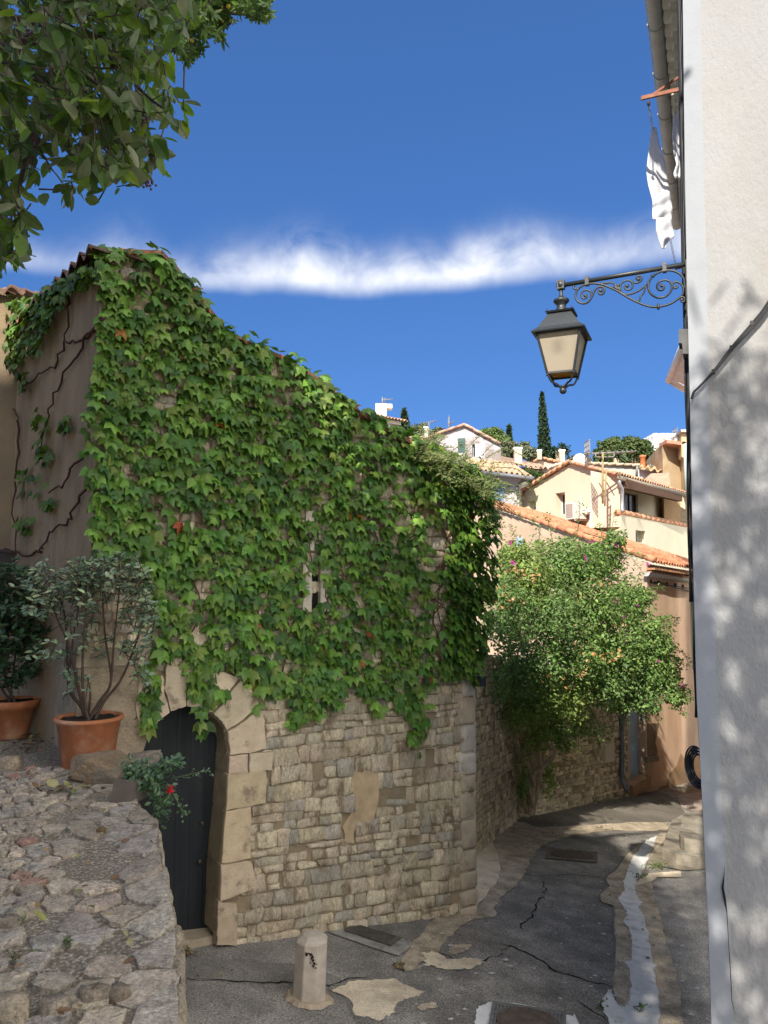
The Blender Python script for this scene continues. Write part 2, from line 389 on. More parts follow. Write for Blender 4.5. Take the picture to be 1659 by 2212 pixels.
def wall_face(mb, pl, s0, s1, zb, top, holes=(), n=0.0, thick=0.3):
    """wall face in plane pl between s0..s1, from zb (number or fn) to top (list of (s,z) or number); holes = (s0,s1,z0,z1,depth) with reveals"""
    if not isinstance(top, (list, tuple)): top = [(s0, top), (s1, top)]
    if not callable(zb): zb_ = zb; zb = lambda s: zb_
    ts = [p[0] for p in top]; zs = [p[1] for p in top]
    tp = lambda s: interp(s, ts, zs)
    br = sorted(set([s0, s1]+[h[0] for h in holes]+[h[1] for h in holes]+[t for t in ts if s0 < t < s1]))
    for a, b in zip(br[:-1], br[1:]):
        if b-a < 1e-5: continue
        hs = sorted([h for h in holes if h[0] <= a+1e-6 and h[1] >= b-1e-6], key=lambda h: h[2])
        lo = (zb(a), zb(b))
        for h in hs:
            mb.quad(pl.pt(a, lo[0], n), pl.pt(b, lo[1], n), pl.pt(b, h[2], n), pl.pt(a, h[2], n)); lo = (h[3], h[3])
        mb.quad(pl.pt(a, lo[0], n), pl.pt(b, lo[1], n), pl.pt(b, tp(b), n), pl.pt(a, tp(a), n))
    for a, b, z0, z1, d in holes:
        q = [(a, z0), (b, z0), (b, z1), (a, z1)]
        for i in range(4):
            p, r_ = q[i], q[(i+1) % 4]
            mb.quad(pl.pt(p[0], p[1], n), pl.pt(r_[0], r_[1], n), pl.pt(r_[0], r_[1], n-d), pl.pt(p[0], p[1], n-d))
        mb.quad(*[pl.pt(p[0], p[1], n-d) for p in q])
# ================= setting: ground, road, path =================
M_asph = mat('asphalt', (0.235, 0.217, 0.19), 0.92, 0.35, 2.2, 0.9, 90, speck=.55, sps=75, second=(0.28, 0.26, 0.23), sscale=1.3, samt=.4, sedge=.12, bdist=.012)
M_asph2 = mat('dark_asphalt', (0.195, 0.18, 0.158), 0.9, 0.35, 3, 0.9, 110, speck=.6, sps=75, second=(0.255, 0.236, 0.206), sscale=1.2, samt=.4, bdist=.012)
M_asph3 = mat('new_asphalt', (0.14, 0.125, 0.10), 0.9, 0.3, 1.5, 0.6, 120, bdist=.008, speck=.45, sps=70)
M_conc = mat('pale_concrete', (0.62, 0.52, 0.375), 0.9, 0.22, 4, 0.6, 60, second=(0.48, 0.395, 0.28), sscale=2.5, samt=.4, speck=.15, sps=50)
M_chan = mat('channel_concrete', (0.40, 0.33, 0.24), 0.92, 0.3, 5, 0.8, 50, second=(0.28, 0.23, 0.165), sscale=4, samt=.35, speck=.25, sps=50)
M_white = mat('white_road_paint', (0.62, 0.61, 0.585), 0.8, 0.14, 8, 0.5, 45, second=(0.42, 0.40, 0.37), sscale=7, samt=.22)
M_crack = mat('crack_fill', (0.012, 0.012, 0.011), 1.0, 0.1)
M_iron = mat('rusty_iron', (0.13, 0.105, 0.085), 0.75, 0.3, 12, 0.3, 80, spec=.4)
M_earth = mat('earth', (0.16, 0.14, 0.09), 0.95, 0.3, 0.05, 0.0)

def hill(x, y):
    base = gz(min(max(x, -6), 9), min(max(y, -3), 24))
    d = math.hypot(x*0.6, max(0, y-24)) if y > 24 else 0
    d2 = max(0, y-24)
    up = 20*(1-math.exp(-(d2/75)**1.4)) if d2 > 0 else 0
    return base+up
def ground():
    mb = MB(); mb.smooth = True
    ys = [-400, -150, -60, -25, -10, -3, 2, 5, 8, 11, 14, 17, 20, 22, 24, 27, 30, 34, 38, 43, 50, 58, 68, 80, 95, 115, 140, 180, 260, 500, 1500]
    xs = [-1500, -500, -200, -110, -70, -45, -28, -18, -11, -6, -3, 0, 3, 6, 9, 12, 18, 28, 45, 70, 110, 200, 500, 1500]
    idx = [[mb.vert((x, y, hill(x, y)-0.02)) for x in xs] for y in ys]
    for j in range(len(ys)-1):
        for i in range(len(xs)-1): mb.face([idx[j][i], idx[j][i+1], idx[j+1][i+1], idx[j+1][i]])
    tag(mb.build('ground', M_earth), kind='structure')
ground()
def sheet(name, px, m, lv, sub=4, jit=0.012, seed=1, raw=False, parent=None):
    p = [G(*q) for q in px] if not raw else px
    pts = sm_poly([(q[0], q[1]) for q in p], sub, jit, seed)
    mb = MB(); mb.tess([(a, b, gz(a, b)+lv) for a, b in pts])
    o = mb.build(name, m)
    return tag(o, kind='structure')
def c8(l): return [(548.6+.3968*x, 1645.8+.3968*y) for x, y in l]
def c2(l): return [(1097.2+.3386*x, 1645.8+.3386*y) for x, y in l]
# the road itself, a gently uneven surface
def road():
    mb = MB(); mb.smooth = True; n = 60
    xs = np.linspace(-4.5, 11, 40); ys = np.linspace(-3, 25, n)
    idx = [[mb.vert((x, y, gz(x, y))) for x in xs] for y in ys]
    for j in range(n-1):
        for i in range(39): mb.face([idx[j][i], idx[j][i+1], idx[j+1][i+1], idx[j+1][i]])
    tag(mb.build('road', M_asph), kind='structure')
road()
sheet('road_surface', c8([(500, 1190), (620, 1150), (740, 1130), (830, 1150), (900, 1130), (1000, 1040), (1060, 960), (1130, 900), (1200, 855), (1320, 845), (1350, 740), (1450, 645), (1500, 545), (1600, 420), (1660, 400)])
      + c2([(380, 480), (700, 440), (960, 445), (950, 480), (830, 560), (740, 610), (680, 700), (630, 760), (590, 880), (670, 930), (680, 1200), (670, 1440), (690, 1700), (300, 1750)])
      + c8([(1200, 1480), (700, 1480), (560, 1440), (470, 1250)]), M_asph2, .004, 3, .015, 3)
sheet('road_patch', c2([(10, 395), (130, 430), (400, 410), (700, 395), (1030, 385), (1130, 330), (1085, 250), (1000, 200), (760, 190), (560, 210), (300, 290), (150, 330)]), M_asph3, .005, 5, .02, 5)
sheet('road_edge_patch', c2([(1080, 215), (1220, 195), (1300, 190), (1300, 310), (1160, 312), (1110, 290)]), mat('pink_concrete', (0.36, 0.29, 0.24), .9, .2, 3, .3), .008, 4, .02, 6)
sheet('road_edge', c2([(700, 175), (1000, 60), (1160, 30), (1300, 20), (1300, 200), (1080, 214), (1000, 198), (760, 188)]), mat('worn_concrete', (0.23, 0.195, 0.155), .9, .35, 2.5, .5, 40, second=(.12, .11, .095), sscale=1.6, samt=.35), .003, 4, .02, 7)
sheet('pavement_band', c8([(-500, 1050), (0, 1095), (220, 1100), (480, 1180), (470, 1222), (380, 1215), (200, 1205), (0, 1200), (-500, 1190)]), mat('worn_pavement', (0.20, 0.185, 0.165), .92, .25, 3, .7, 80, speck=.4), .005, 4, .008, 8)
sheet('pavement', c8([(-40, 925), (480, 830), (900, 790), (1015, 770), (1120, 825), (985, 850), (870, 980), (800, 960), (550, 890), (420, 930)]), mat('grey_pavement', (0.19, 0.178, 0.158), .92, .3, 4, .7, 90, speck=.4, second=(.23, .21, .18), sscale=5, samt=.25), .006, 4, .012, 9)
sheet('channel', c8([(780, 1110), (870, 980), (985, 850), (1000, 825), (1120, 822), (1185, 836), (1245, 755), (1325, 652), (1338, 560), (1296, 444), (1180, 500), (1190, 470), (1200, 430), (1380, 330), (1460, 330), (1560, 362), (1640, 362), (1660, 372), (1660, 400), (1600, 420), (1540, 480), (1500, 545), (1480, 600), (1450, 645), (1420, 680), (1350, 740), (1310, 800), (1320, 845), (1200, 855), (1130, 900), (1060, 960), (1000, 1040), (940, 1060), (900, 1130), (830, 1150)]), M_chan, .010, 5, .02, 10)
sheet('channel_apron', c8([(1020, 765), (1150, 745), (1186, 600), (1190, 490), (1300, 440), (1340, 560), (1330, 650), (1240, 760), (1185, 835), (1120, 820)]), M_conc, .014, 5, .012, 11)
sheet('channel_curve', c2([(0, 395), (130, 432), (400, 412), (620, 400), (800, 388), (1030, 388), (1000, 430), (960, 447), (700, 442), (560, 452), (380, 482), (260, 522), (170, 560), (90, 560), (0, 500)]), M_chan, .012, 5, .02, 12)
sheet('cement_patch', c8([(430, 1250), (520, 1200), (640, 1196), (750, 1186), (860, 1230), (930, 1260), (870, 1290), (780, 1320), (770, 1370), (690, 1420), (640, 1400), (560, 1385), (520, 1290)]), M_conc, .010, 6, .02, 13)
sheet('cement_patch', c8([(920, 1050), (990, 1040), (1060, 1080), (1180, 1070), (1250, 1090), (1190, 1130), (1090, 1140), (1010, 1130), (930, 1110)]), M_conc, .013, 6, .025, 14)
sheet('cement_patch', c8([(1050, 1010), (1100, 1000), (1190, 1000), (1150, 1045), (1070, 1055)]), M_chan, .014, 6, .02, 15)
sheet('cement_patch', c8([(890, 1335), (960, 1315), (1000, 1320), (990, 1345), (900, 1360)]), M_chan, .012, 6, .015, 16)
sheet('concrete_surround', c8([(405, 935), (540, 892), (560, 890), (850, 985), (870, 1000), (790, 1065), (740, 1050)]), mat('grey_concrete', (0.30, 0.285, 0.255), .9, .2, 8, .5, 60, second=(.18, .17, .15), sscale=6, samt=.3), .013, 4, .008, 17)
# the stone gutter on the right with its spilled white paint
gl = [(840, 535), (750, 605), (700, 690), (625, 755), (650, 800), (590, 862), (600, 900), (680, 930), (680, 1060), (692, 1180), (682, 1330), (668, 1440), (690, 1560), (700, 1700), (720, 1800)]
gr_ = [(1150, 1800), (1112, 1660), (1100, 1480), (1050, 1290), (1000, 1120), (970, 980), (930, 850), (918, 768), (870, 720), (880, 655), (985, 640), (1000, 520), (1030, 405), (990, 420), (958, 480)]
sheet('gutter', c2(gl+gr_), M_chan, .016, 5, .012, 18)
sheet('gutter_paint', c2([(950, 480), (925, 560), (885, 645), (850, 720), (820, 770), (812, 830), (832, 880), (860, 905), (835, 935), (865, 990), (890, 1080), (905, 1180), (930, 1300), (950, 1310), (930, 1330), (960, 1480), (970, 1600), (965, 1800), (700, 1800), (650, 1672), (590, 1560), (640, 1462), (668, 1468), (672, 1520), (722, 1585), (772, 1550), (785, 1440), (780, 1335), (738, 1285), (790, 1282), (790, 1180), (780, 1085), (735, 1030), (740, 1005), (768, 990), (742, 940), (698, 880), (742, 830), (735, 770), (765, 700), (800, 610), (885, 505)]), M_white, .020, 6, .012, 19)
sheet('kerb', c2([(860, 745), (900, 720), (1100, 705), (1110, 745), (960, 745), (920, 770), (815, 800), (830, 770)]), M_conc, .022, 4, .006, 20)
sheet('step_apron', c2([(880, 655), (1000, 500), (1035, 400), (1100, 380), (1300, 350), (1300, 690), (1120, 700), (960, 670)]), mat('mossy_concrete', (0.22, 0.19, 0.135), .92, .25, 4, .6, 50), .018, 4, .01, 21)
# cracks
def crack(pts, wd, seed):
    rr = random.Random(seed); p = [G(*q) for q in pts]; pl = []
    for a, b in zip(p[:-1], p[1:]):
        n = max(2, int((b-a).length/.06))
        for k in range(n): pl.append(a.lerp(b, k/n)+Vector((rr.uniform(-.025, .025), rr.uniform(-.025, .025), 0)))
    pl.append(p[-1]); mb = MB(); L_ = []; R_ = []
    for i, q in enumerate(pl):
        t = (pl[min(i+1, len(pl)-1)]-pl[max(0, i-1)]); t.z = 0; t.normalize(); nn = Vector((-t.y, t.x, 0))
        ww = wd*.6*rr.uniform(.1, 1.3)*(0.3 if i in (0, len(pl)-1) else 1)
        for l_, sgn in ((L_, 1), (R_, -1)):
            c = q+nn*ww*sgn; l_.append(mb.vert((c.x, c.y, gz(c.x, c.y)+.0085)))
    for i in range(len(pl)-1): mb.face([L_[i], L_[i+1], R_[i+1], R_[i]])
    tag(mb.build('road_crack', M_crack), kind='structure')
crack(c2([(220, 760), (240, 830), (180, 920), (140, 1000), (80, 1050), (100, 1075)]), .016, 1)
crack(c2([(-60, 1150), (60, 1200), (160, 1240), (270, 1320), (400, 1370), (520, 1400), (660, 1440)]), .02, 2)
crack(c2([(640, 205), (800, 195), (1000, 205), (1090, 240)]), .02, 3)
crack(c8([(210, 1205), (400, 1218), (520, 1190), (640, 1165)]), .012, 4)
crack(c8([(980, 1040), (1100, 1080), (1260, 1088), (1350, 1040), (1400, 1000)]), .014, 5)
crack(c8([(-380, 1185), (-100, 1200), (210, 1207)]), .014, 6)
crack(c2([(0, 690), (200, 735), (420, 720), (640, 745)]), .012, 7)
crack(c2([(460, 1540), (560, 1600), (620, 1650)]), .02, 8)

# scattered pale paint spots and chips on the road
mb = MB(); rr = random.Random(5)
for k in range(150):
    px, py = rr.uniform(880, 1530), rr.uniform(1780, 2230)
    if not (rr.random() < .5 or px < 1330): continue
    c = G(px, py); r_ = rr.uniform(.006, .022); n = 7; a0 = rr.uniform(0, 6)
    mb.poly([(c.x+r_*rr.uniform(.5, 1.8)*math.cos(a0+6.283*i/n), c.y+r_*rr.uniform(.5, 1.1)*math.sin(a0+6.283*i/n), gz(c.x, c.y)+.0275) for i in range(n)])
tag(mb.build('paint_specks', mat('paint_specks', (.42, .42, .41), .8, .2)), kind='stuff')
tag(C.objects['paint_specks'], 'small pale specks of paint and grit scattered over the dark road', 'specks')

# grates and covers
def cover(name, label, quad, m, bars, cat, lv=.024, oval=None):
    q = [G(*p) for p in quad]; ctr = sum(q, Vector())/4
    root = thing(name, (ctr.x, ctr.y, gz(ctr.x, ctr.y)+.02), label, cat)
    A, B, D_, E = q
    def at(u, v, h): 
        p = A.lerp(B, u).lerp(E.lerp(D_, u), v); return Vector((p.x, p.y, gz(p.x, p.y)+lv+h))
    mb = MB(); mb.quad(at(0, 0, 0), at(1, 0, 0), at(1, 1, 0), at(0, 1, 0))
    e = .05
    for (u0, v0, u1, v1) in ((0, 0, 1, e*2), (0, 1-e*2, 1, 1), (0, e*2, e, 1-e*2), (1-e, e*2, 1, 1-e*2)):
        pts = [at(u0, v0, .012), at(u1, v0, .012), at(u1, v1, .012), at(u0, v1, .012)]; mb.prism(pts, (0, 0, -.012))
    mb.build('frame', m, root)
    mb = MB(); nb = bars
    for i in range(nb):
        u0 = e+.01+(1-2*e-.02)*i/nb; u1 = u0+(1-2*e-.02)/nb*.55
        mb.prism([at(u0, e*2, .010), at(u1, e*2, .010), at(u1, 1-e*2, .010), at(u0, 1-e*2, .010)], (0, 0, -.009))
    mb.build('grid', m, root)
    if oval:
        mb = MB(); n = 28; pts = [at(.5+.42*math.cos(6.2832*i/n), .5+.42*math.sin(6.2832*i/n), .016) for i in range(n)]; mb.prism(pts, (0, 0, -.012)); mb.build('lid', mat('lid_iron', (.085, .065, .05), .8, .4, 15, .4, 60), root)
    return root
M_grate = mat('grate_iron', (0.10, 0.088, 0.07), 0.8, 0.3, 12, 0.3, 80)
cover('drain_grate', 'long narrow rusty drain grate set in grey concrete beside the bollard', c8([(490, 930), (550, 900), (800, 975), (745, 1015)]), M_grate, 40, 'grate')
cover('manhole_cover', 'rusty oval manhole cover in a square frame midway up the dark road', c2([(265, 562), (575, 587), (570, 652), (237, 622)]), M_iron, 16, 'manhole cover', .02, True)
cover('manhole_cover', 'grey manhole cover edged with white paint at the bottom edge of the photo', c8([(1300, 1326), (1700, 1385), (1700, 1560), (1270, 1500)]), mat('grey_iron', (.13, .125, .115), .7, .25, 20, .3, 60), 18, 'manhole cover', .026, True)
sheet('manhole_paint', c8([(1218, 1352), (1262, 1328), (1310, 1318), (1420, 1330), (1520, 1345), (1640, 1380), (1740, 1400), (1740, 1380), (1860, 1600), (1240, 1600), (1205, 1430)]), M_white, .022, 5, .01, 22)

# ---------------- the raised stone path on the left ----------------
EDGE_PX = [(371, 2250), (375, 2210), (386, 2137), (384, 2064), (378, 1995), (364, 1955), (353, 1878), (344, 1824), (333, 1765), (298, 1737), (290, 1712), (282, 1690)]
EDGE = [T(*p) for p in EDGE_PX]
e0 = EDGE[0]; e_dir = (EDGE[0]-EDGE[4]).normalized()
EDGE = [Vector((.9, -3.0, tz(-3))), Vector((.35, 0.6, tz(.6))), Vector((-.25, 1.7, tz(1.7)))] + [v for v in EDGE if v.y > 2.2]
ep = sm_poly([(v.x, v.y) for v in EDGE], 4, .008, 4)[:-4]
path_out = ep+[(-2.0, 6.3), (-2.45, 6.35), (-2.9, 7.0), (-4.4, 9.0), (-9, 9), (-9, -3)]
M_mort = mat('gravel_mortar', (0.27, 0.225, 0.165), 0.95, 0.5, 60, 1.0, 120, second=(.42, .38, .31), sscale=60, samt=.3, sedge=.05, bdist=.02, det=3)
M_stn = mat('path_stone', attr=True, rough=.9, var=.3, scale=11, bump=1.0, bscale=38, bdist=.02, second=(.24, .20, .15), sscale=14, samt=.25, sedge=.06, speck=.28, sps=60)
mb = MB(); mb.tess([(a, b, tz(b)) for a, b in path_out])
for i in range(len(path_out)):
    a = path_out[i]; b = path_out[(i+1) % len(path_out)]
    mb.quad((a[0], a[1], tz(a[1])), (b[0], b[1], tz(b[1])), (b[0], b[1], -6), (a[0], a[1], -6))
path = tag(mb.build('path', M_mort), kind='structure')
def path_stones():
    rr = random.Random(11); seeds = []; poly = path_out
    eb = [(v.x, v.y) for v in EDGE]
    def dist_edge(x, y):
        ex = interp(y, [p[1] for p in eb], [p[0] for p in eb]); return ex-x
    def rad(x, y):
        d = dist_edge(x, y)
        if d < .16: return .135
        if d < .65: return .088
        return .048 if (y > 3.4 or d > 1.0) else .062
    tries = 0
    grid = {}
    while tries < 60000:
        tries += 1
        y = rr.uniform(1.9, 7.6); x = rr.uniform(max(-4.2, -.56*y-.3), .4)
        if not inside((x, y), poly) or dist_edge(x, y) < .03: continue
        r_ = rad(x, y); ok = True
        gx, gy = int(x//.2), int(y//.2)
        for a in range(gx-2, gx+3):
            for b in range(gy-2, gy+3):
                for q in grid.get((a, b), ()):
                    if (q[0]-x)**2+(q[1]-y)**2 < (r_*.5+q[2]*.5)**2*2.6: ok = False; break
                if not ok: break
            if not ok: break
        if ok: grid.setdefault((gx, gy), []).append((x, y, r_)); seeds.append((x, y))
    cells = voronoi(seeds, .34); mb = MB()
    for s0, c in zip(seeds, cells):
        d = dist_edge(*s0)
        if d < .4:                      # trim by the edge of the path
            c = [(min(p[0], interp(p[1], [q[1] for q in eb], [q[0] for q in eb])+rr.uniform(-.005, .02)), p[1]) for p in c]
        if len(c) < 3 or (Vector((s0[0], s0[1], 0))-Vector((-1.6, 6.9, 0))).dot(Vector((.57, -.82, 0))) < .16: continue
        big = d < .65
        if big and .2 < d and rr.random() < .22: continue        # bare mortar between the slabs
        if not big and rr.random() < .03: continue
        c, ctr, rad_ = round_poly(sm_poly(c, 2, .010 if big else .005, rr.randint(0, 99999)), rr.uniform(.010, .02) if big else rr.uniform(.004, .010), 1, .003, rr, .2)
        if rad_ < .015: continue
        base = rr.choice([(.37, .305, .23), (.40, .33, .25), (.34, .285, .22), (.33, .285, .23), (.30, .265, .22)])
        if not big and rr.random() < .06: base = (.33, .20, .15)
        mb.col = vary(base, .17, rr, .02)
        h = rr.uniform(.010, .024) if big else rr.uniform(.014, .042)*(1 if rad_ > .035 else .65)
        stone(mb, c, ctr, lambda a, b, h_: (a, b, tz(b)+h_), h, dome=.22 if big else .4, rr=rr, flat=True, rough=.22)
    # a few taller rough stones set on the near left corner
    for px, py, r_ in ((120, 2190, .07), (205, 2160, .065), (20, 2205, .10), (262, 2158, .055), (15, 2010, .07), (40, 1985, .06), (20, 1660, .12)):
        c0 = T(px, py); mb.col = vary((.26, .21, .15), .2, rr, .06)
        o = [(c0.x+r_*rr.uniform(.7, 1.1)*math.cos(a), c0.y+r_*rr.uniform(.5, .9)*math.sin(a)) for a in np.linspace(0, 5.5, 7)]
        o, ctr, _ = round_poly(o, 0.0, 1, .006, rr); stone(mb, o, ctr, lambda a, b, h_: (a, b, tz(b)+h_), r_*.75, dome=.45, rr=rr)
    # the stones of the low retaining face
    for k in range(len(EDGE)-1):
        a, b = EDGE[k], EDGE[k+1]; dd = (b-a); L_ = dd.length; z = tz(a.y)-.02
        nrm = Vector((dd.y, -dd.x, 0)).normalized()
        while z > gz(a.x, a.y):
            h = rr.uniform(.09, .2); s_ = rr.uniform(-.1, 0)
            while s_ < L_:
                wd = rr.uniform(.12, .3); mb.col = vary((.30, .25, .18), .25, rr, .06)
                o = [(s_, z-h+.01), (s_+wd-.012, z-h+.01), (s_+wd-.012, z), (s_, z)]; o, ctr, _ = round_poly(o, .004, 2, .003, rr)
                stone(mb, o, ctr, lambda p, q, h_: a+dd.normalized()*p+nrm*h_+Vector((0, 0, q-a.z)), .03, dome=.5, rr=rr); s_ += wd
            z -= h
    return mb.build('stones', M_stn, path)
path_stones()

# ================= the ivy-covered stone house =================
MW = Plane((-1.6, 6.9), (-1.6+.82, 6.9+.57))
def S_(px, py): return MW.hit(px, py)
sL = S_(202, 1000)[0]; sR = S_(1022, 1600)[0]
top_px = [(205, 556), (240, 549), (345, 553), (372, 580), (490, 728), (600, 775), (700, 835), (740, 874), (830, 932), (900, 968), (960, 1000), (1030, 1030)]
TOP = [S_(*p) for p in top_px]; TOP[0] = (sL, TOP[0][1]); TOP[-1] = (sR, TOP[-1][1])
house = thing('stone_house', MW.pt(0, -3.3), 'old stone house smothered in green ivy with a dark arched door', 'house')
OPEN = [(272, 2014), (280, 1760), (299, 1640), (311, 1603), (331, 1563), (360, 1537), (397, 1524), (430, 1530), (456, 1544), (480, 1567), (489, 1603), (489, 1620), (481, 1744), (469, 1863), (463, 2016)]
OS = [S_(*p) for p in OPEN]
arch_s = [p[0] for p in OS[2:11]]; arch_z = [p[1] for p in OS[2:11]]
M_wmort = mat('wall_mortar', (0.30, 0.232, 0.145), .95, .3, 10, .8, 60, second=(.24, .19, .125), sscale=5, samt=.4, bdist=.02)
M_wst = mat('wall_stone', attr=True, rough=.9, var=.26, scale=14, bump=1.0, bscale=30, bdist=.035, stretch=(1.3, 1.3, .6), second=(.27, .205, .13), sscale=7, samt=.32, sedge=.08, speck=.18, sps=45)
M_ash = mat('dressed_stone', attr=True, rough=.88, var=.14, scale=9, bump=.7, bscale=50, bdist=.012, second=(.25, .19, .13), sscale=6, samt=.2, sedge=.08)
mb = MB()
oL = min(p[0] for p in OS[:5]); oR = OS[10][0]
def wall_bottom(s):
    p = MW.pt(s, 0); return gz(p.x, p.y)-.3
def o_top(s): return interp(s, arch_s, arch_z)
cuts = sorted(set([sL, sR]+[t[0] for t in TOP if sL < t[0] < sR]+arch_s+list(np.linspace(sL, sR, 40))))
for a, b in zip(cuts[:-1], cuts[1:]):
    ta = interp(a, [t[0] for t in TOP], [t[1] for t in TOP]); tb = interp(b, [t[0] for t in TOP], [t[1] for t in TOP])
    m_ = (a+b)/2
    if arch_s[0] < m_ < arch_s[-1]: za, zb = o_top(a), o_top(b)
    else: za, zb = wall_bottom(a), wall_bottom(b)
    mb.quad(MW.pt(a, za), MW.pt(b, zb), MW.pt(b, tb), MW.pt(a, ta))
    mb.quad(MW.pt(a, ta), MW.pt(b, tb), MW.pt(b, tb, -2.4), MW.pt(a, ta, -2.4))
mb.quad(MW.pt(sR, -5), MW.pt(sR, -5, -2.4), MW.pt(sR, TOP[-1][1], -2.4), MW.pt(sR, TOP[-1][1]))
mb.quad(MW.pt(sL, -5, -2.4), MW.pt(sR, -5, -2.4), MW.pt(sR, TOP[-1][1], -2.4), MW.pt(sL, TOP[0][1], -2.4))
mb.build('wall', M_wmort, house)
# the reveal and the door
mb = MB(); mb.col = (.33, .265, .18)
for i in range(len(OS)-1):
    a, b = OS[i], OS[i+1]; mb.quad(MW.pt(*a), MW.pt(*b), MW.pt(*b, -.3), MW.pt(*a, -.3))
mb.build('door_reveal', M_ash, house)
M_door = mat('black_painted_wood', (0.009, 0.011, 0.013), .6, .4, 3, .3, 60, spec=.35, stretch=(3, 3, .3), second=(.015, .017, .018), sscale=5, samt=.3)
mb = MB(); dz0 = wall_bottom((oL+oR)/2)+.2
nb = 7; a0, a1 = oL-.05, oR+.02
for k in range(nb):
    x0 = a0+(a1-a0)*k/nb+.0012; x1 = a0+(a1-a0)*(k+1)/nb-.0012
    tz0, tz1 = o_top(x0)+.04, o_top(x1)+.04
    pts = [MW.pt(x0, dz0, -.22), MW.pt(x1, dz0, -.22), MW.pt(x1, tz1, -.22), MW.pt(x0, tz0, -.22)]; mb.prism(pts, MW.n*-.03)
mb.quad(*[MW.pt(a, z, -.262) for a, z in ((a0, dz0-.3), (a1, dz0-.3), (a1, 0), (a0, 0))])
door = mb.build('door', M_door, house)
for nm, px, py, r_ in (('handle', 436, 1778, .022), ('lock', 431, 1861, .026)):
    mb = MB(); s_, z_ = MW.hit(px, py, -.21); mb.ball(MW.pt(s_, z_, -.208), r_, 8)
    mb.build(nm, mat('dull_brass', (.06, .045, .03), .5, .2, spec=.5, metal=.3), door)
mb = MB(); q = [G(*p) for p in ((372, 2022), (460, 2003), (506, 2012), (502, 2028), (440, 2044), (372, 2056))]; mb.prism([p+Vector((0, 0, .07)) for p in q], (0, 0, -.2)); mb.build('threshold', mat('threshold_stone', (.36, .29, .20), .9, .25, 6, .6, 30), house)
# big dressed blocks round the arch
def c7(l): return [(384+.3968*x, 1426+.3968*y) for x, y in l]
def c5(l): return [(x/1.659*.5486, (2000+y/1.659)*.5486) for x, y in l]
blocks = [c7([(203, 1300), (306, 1312), (308, 1420), (306, 1540), (196, 1540), (198, 1482)]), c7([(218, 1102), (383, 1078), (408, 1170), (404, 1230), (214, 1302)]), c7([(243, 812), (384, 787), (380, 1070), (222, 1100)]),
          c7([(254, 614), (468, 592), (464, 772), (246, 808)]), c7([(266, 512), (366, 504), (366, 606), (258, 614)]), c7([(374, 502), (502, 492), (498, 590), (374, 604)]),
          c7([(266, 482), (256, 385), (330, 340), (432, 256), (458, 320), (466, 478), (372, 500), (268, 508)]),
          c7([(250, 375), (222, 325), (178, 288), (260, 190), (330, 100), (402, 168), (430, 238), (330, 330)]),
          c7([(172, 282), (130, 262), (110, 255), (130, 120), (150, 30), (320, 92), (250, 190)]),
          c5([(1310, 1298), (1205, 1292), (1205, 1215), (1210, 1040), (1380, 1040), (1370, 1150)]),
          c5([(1198, 1292), (1100, 1322), (1060, 1180), (1070, 1020), (1204, 1030), (1200, 1215)]),
          c5([(1095, 1328), (1040, 1372), (1000, 1412), (960, 1490), (890, 1480), (870, 1300), (890, 1100), (1055, 1090), (1060, 1190)])]
mb = MB(); rr = random.Random(3)
for i, b in enumerate(blocks):
    o = [S_(*p) for p in b]
    cx = sum(p[0] for p in o)/len(o); cz = sum(p[1] for p in o)/len(o)
    mb.col = vary((.49, .39, .26) if i < 4 else (.55, .44, .30), .1, rr, .04)
    o2 = sm_poly(o, 4, .005, i); mb.smooth = False
    f = [mb.vert(MW.pt(cx+(p[0]-cx)*.965, cz+(p[1]-cz)*.975, .066+rr.uniform(-.002, .002))) for p in o2]
    e = [mb.vert(MW.pt(cx+(p[0]-cx)*.993, cz+(p[1]-cz)*.995, .05)) for p in o2]
    g = [mb.vert(MW.pt(p[0], p[1], -.02)) for p in o2]; n = len(o2)
    for t in tessellate_polygon([[Vector(mb.v[k]) for k in f]]): mb.face([f[k] for k in t])
    for a_, b_ in ((f, e), (e, g)):
        for k in range(n): mb.face([a_[k], a_[(k+1) % n], b_[(k+1) % n], b_[k]])
# reveal blocks of the right jamb are the sides of those stones
for (y0, y1) in ((2012, 1944), (1941, 1866), (1862, 1750), (1747, 1672), (1669, 1630)):
    pts = []
    for y in (y0, y1): pts.append(S_(interp(y, [1617, 1744, 1863, 2014], [489, 481, 469, 463]), y))
    mb.col = vary((.36, .285, .19), .12, rr, .03)
    mb.quad(MW.pt(pts[0][0]-.004, pts[0][1]+.008, .045), MW.pt(pts[1][0]-.004, pts[1][1]-.008, .045), MW.pt(pts[1][0]-.006, pts[1][1]-.008, -.215), MW.pt(pts[0][0]-.006, pts[0][1]+.008, -.215))
mb.build('arch_stones', M_ash, house)
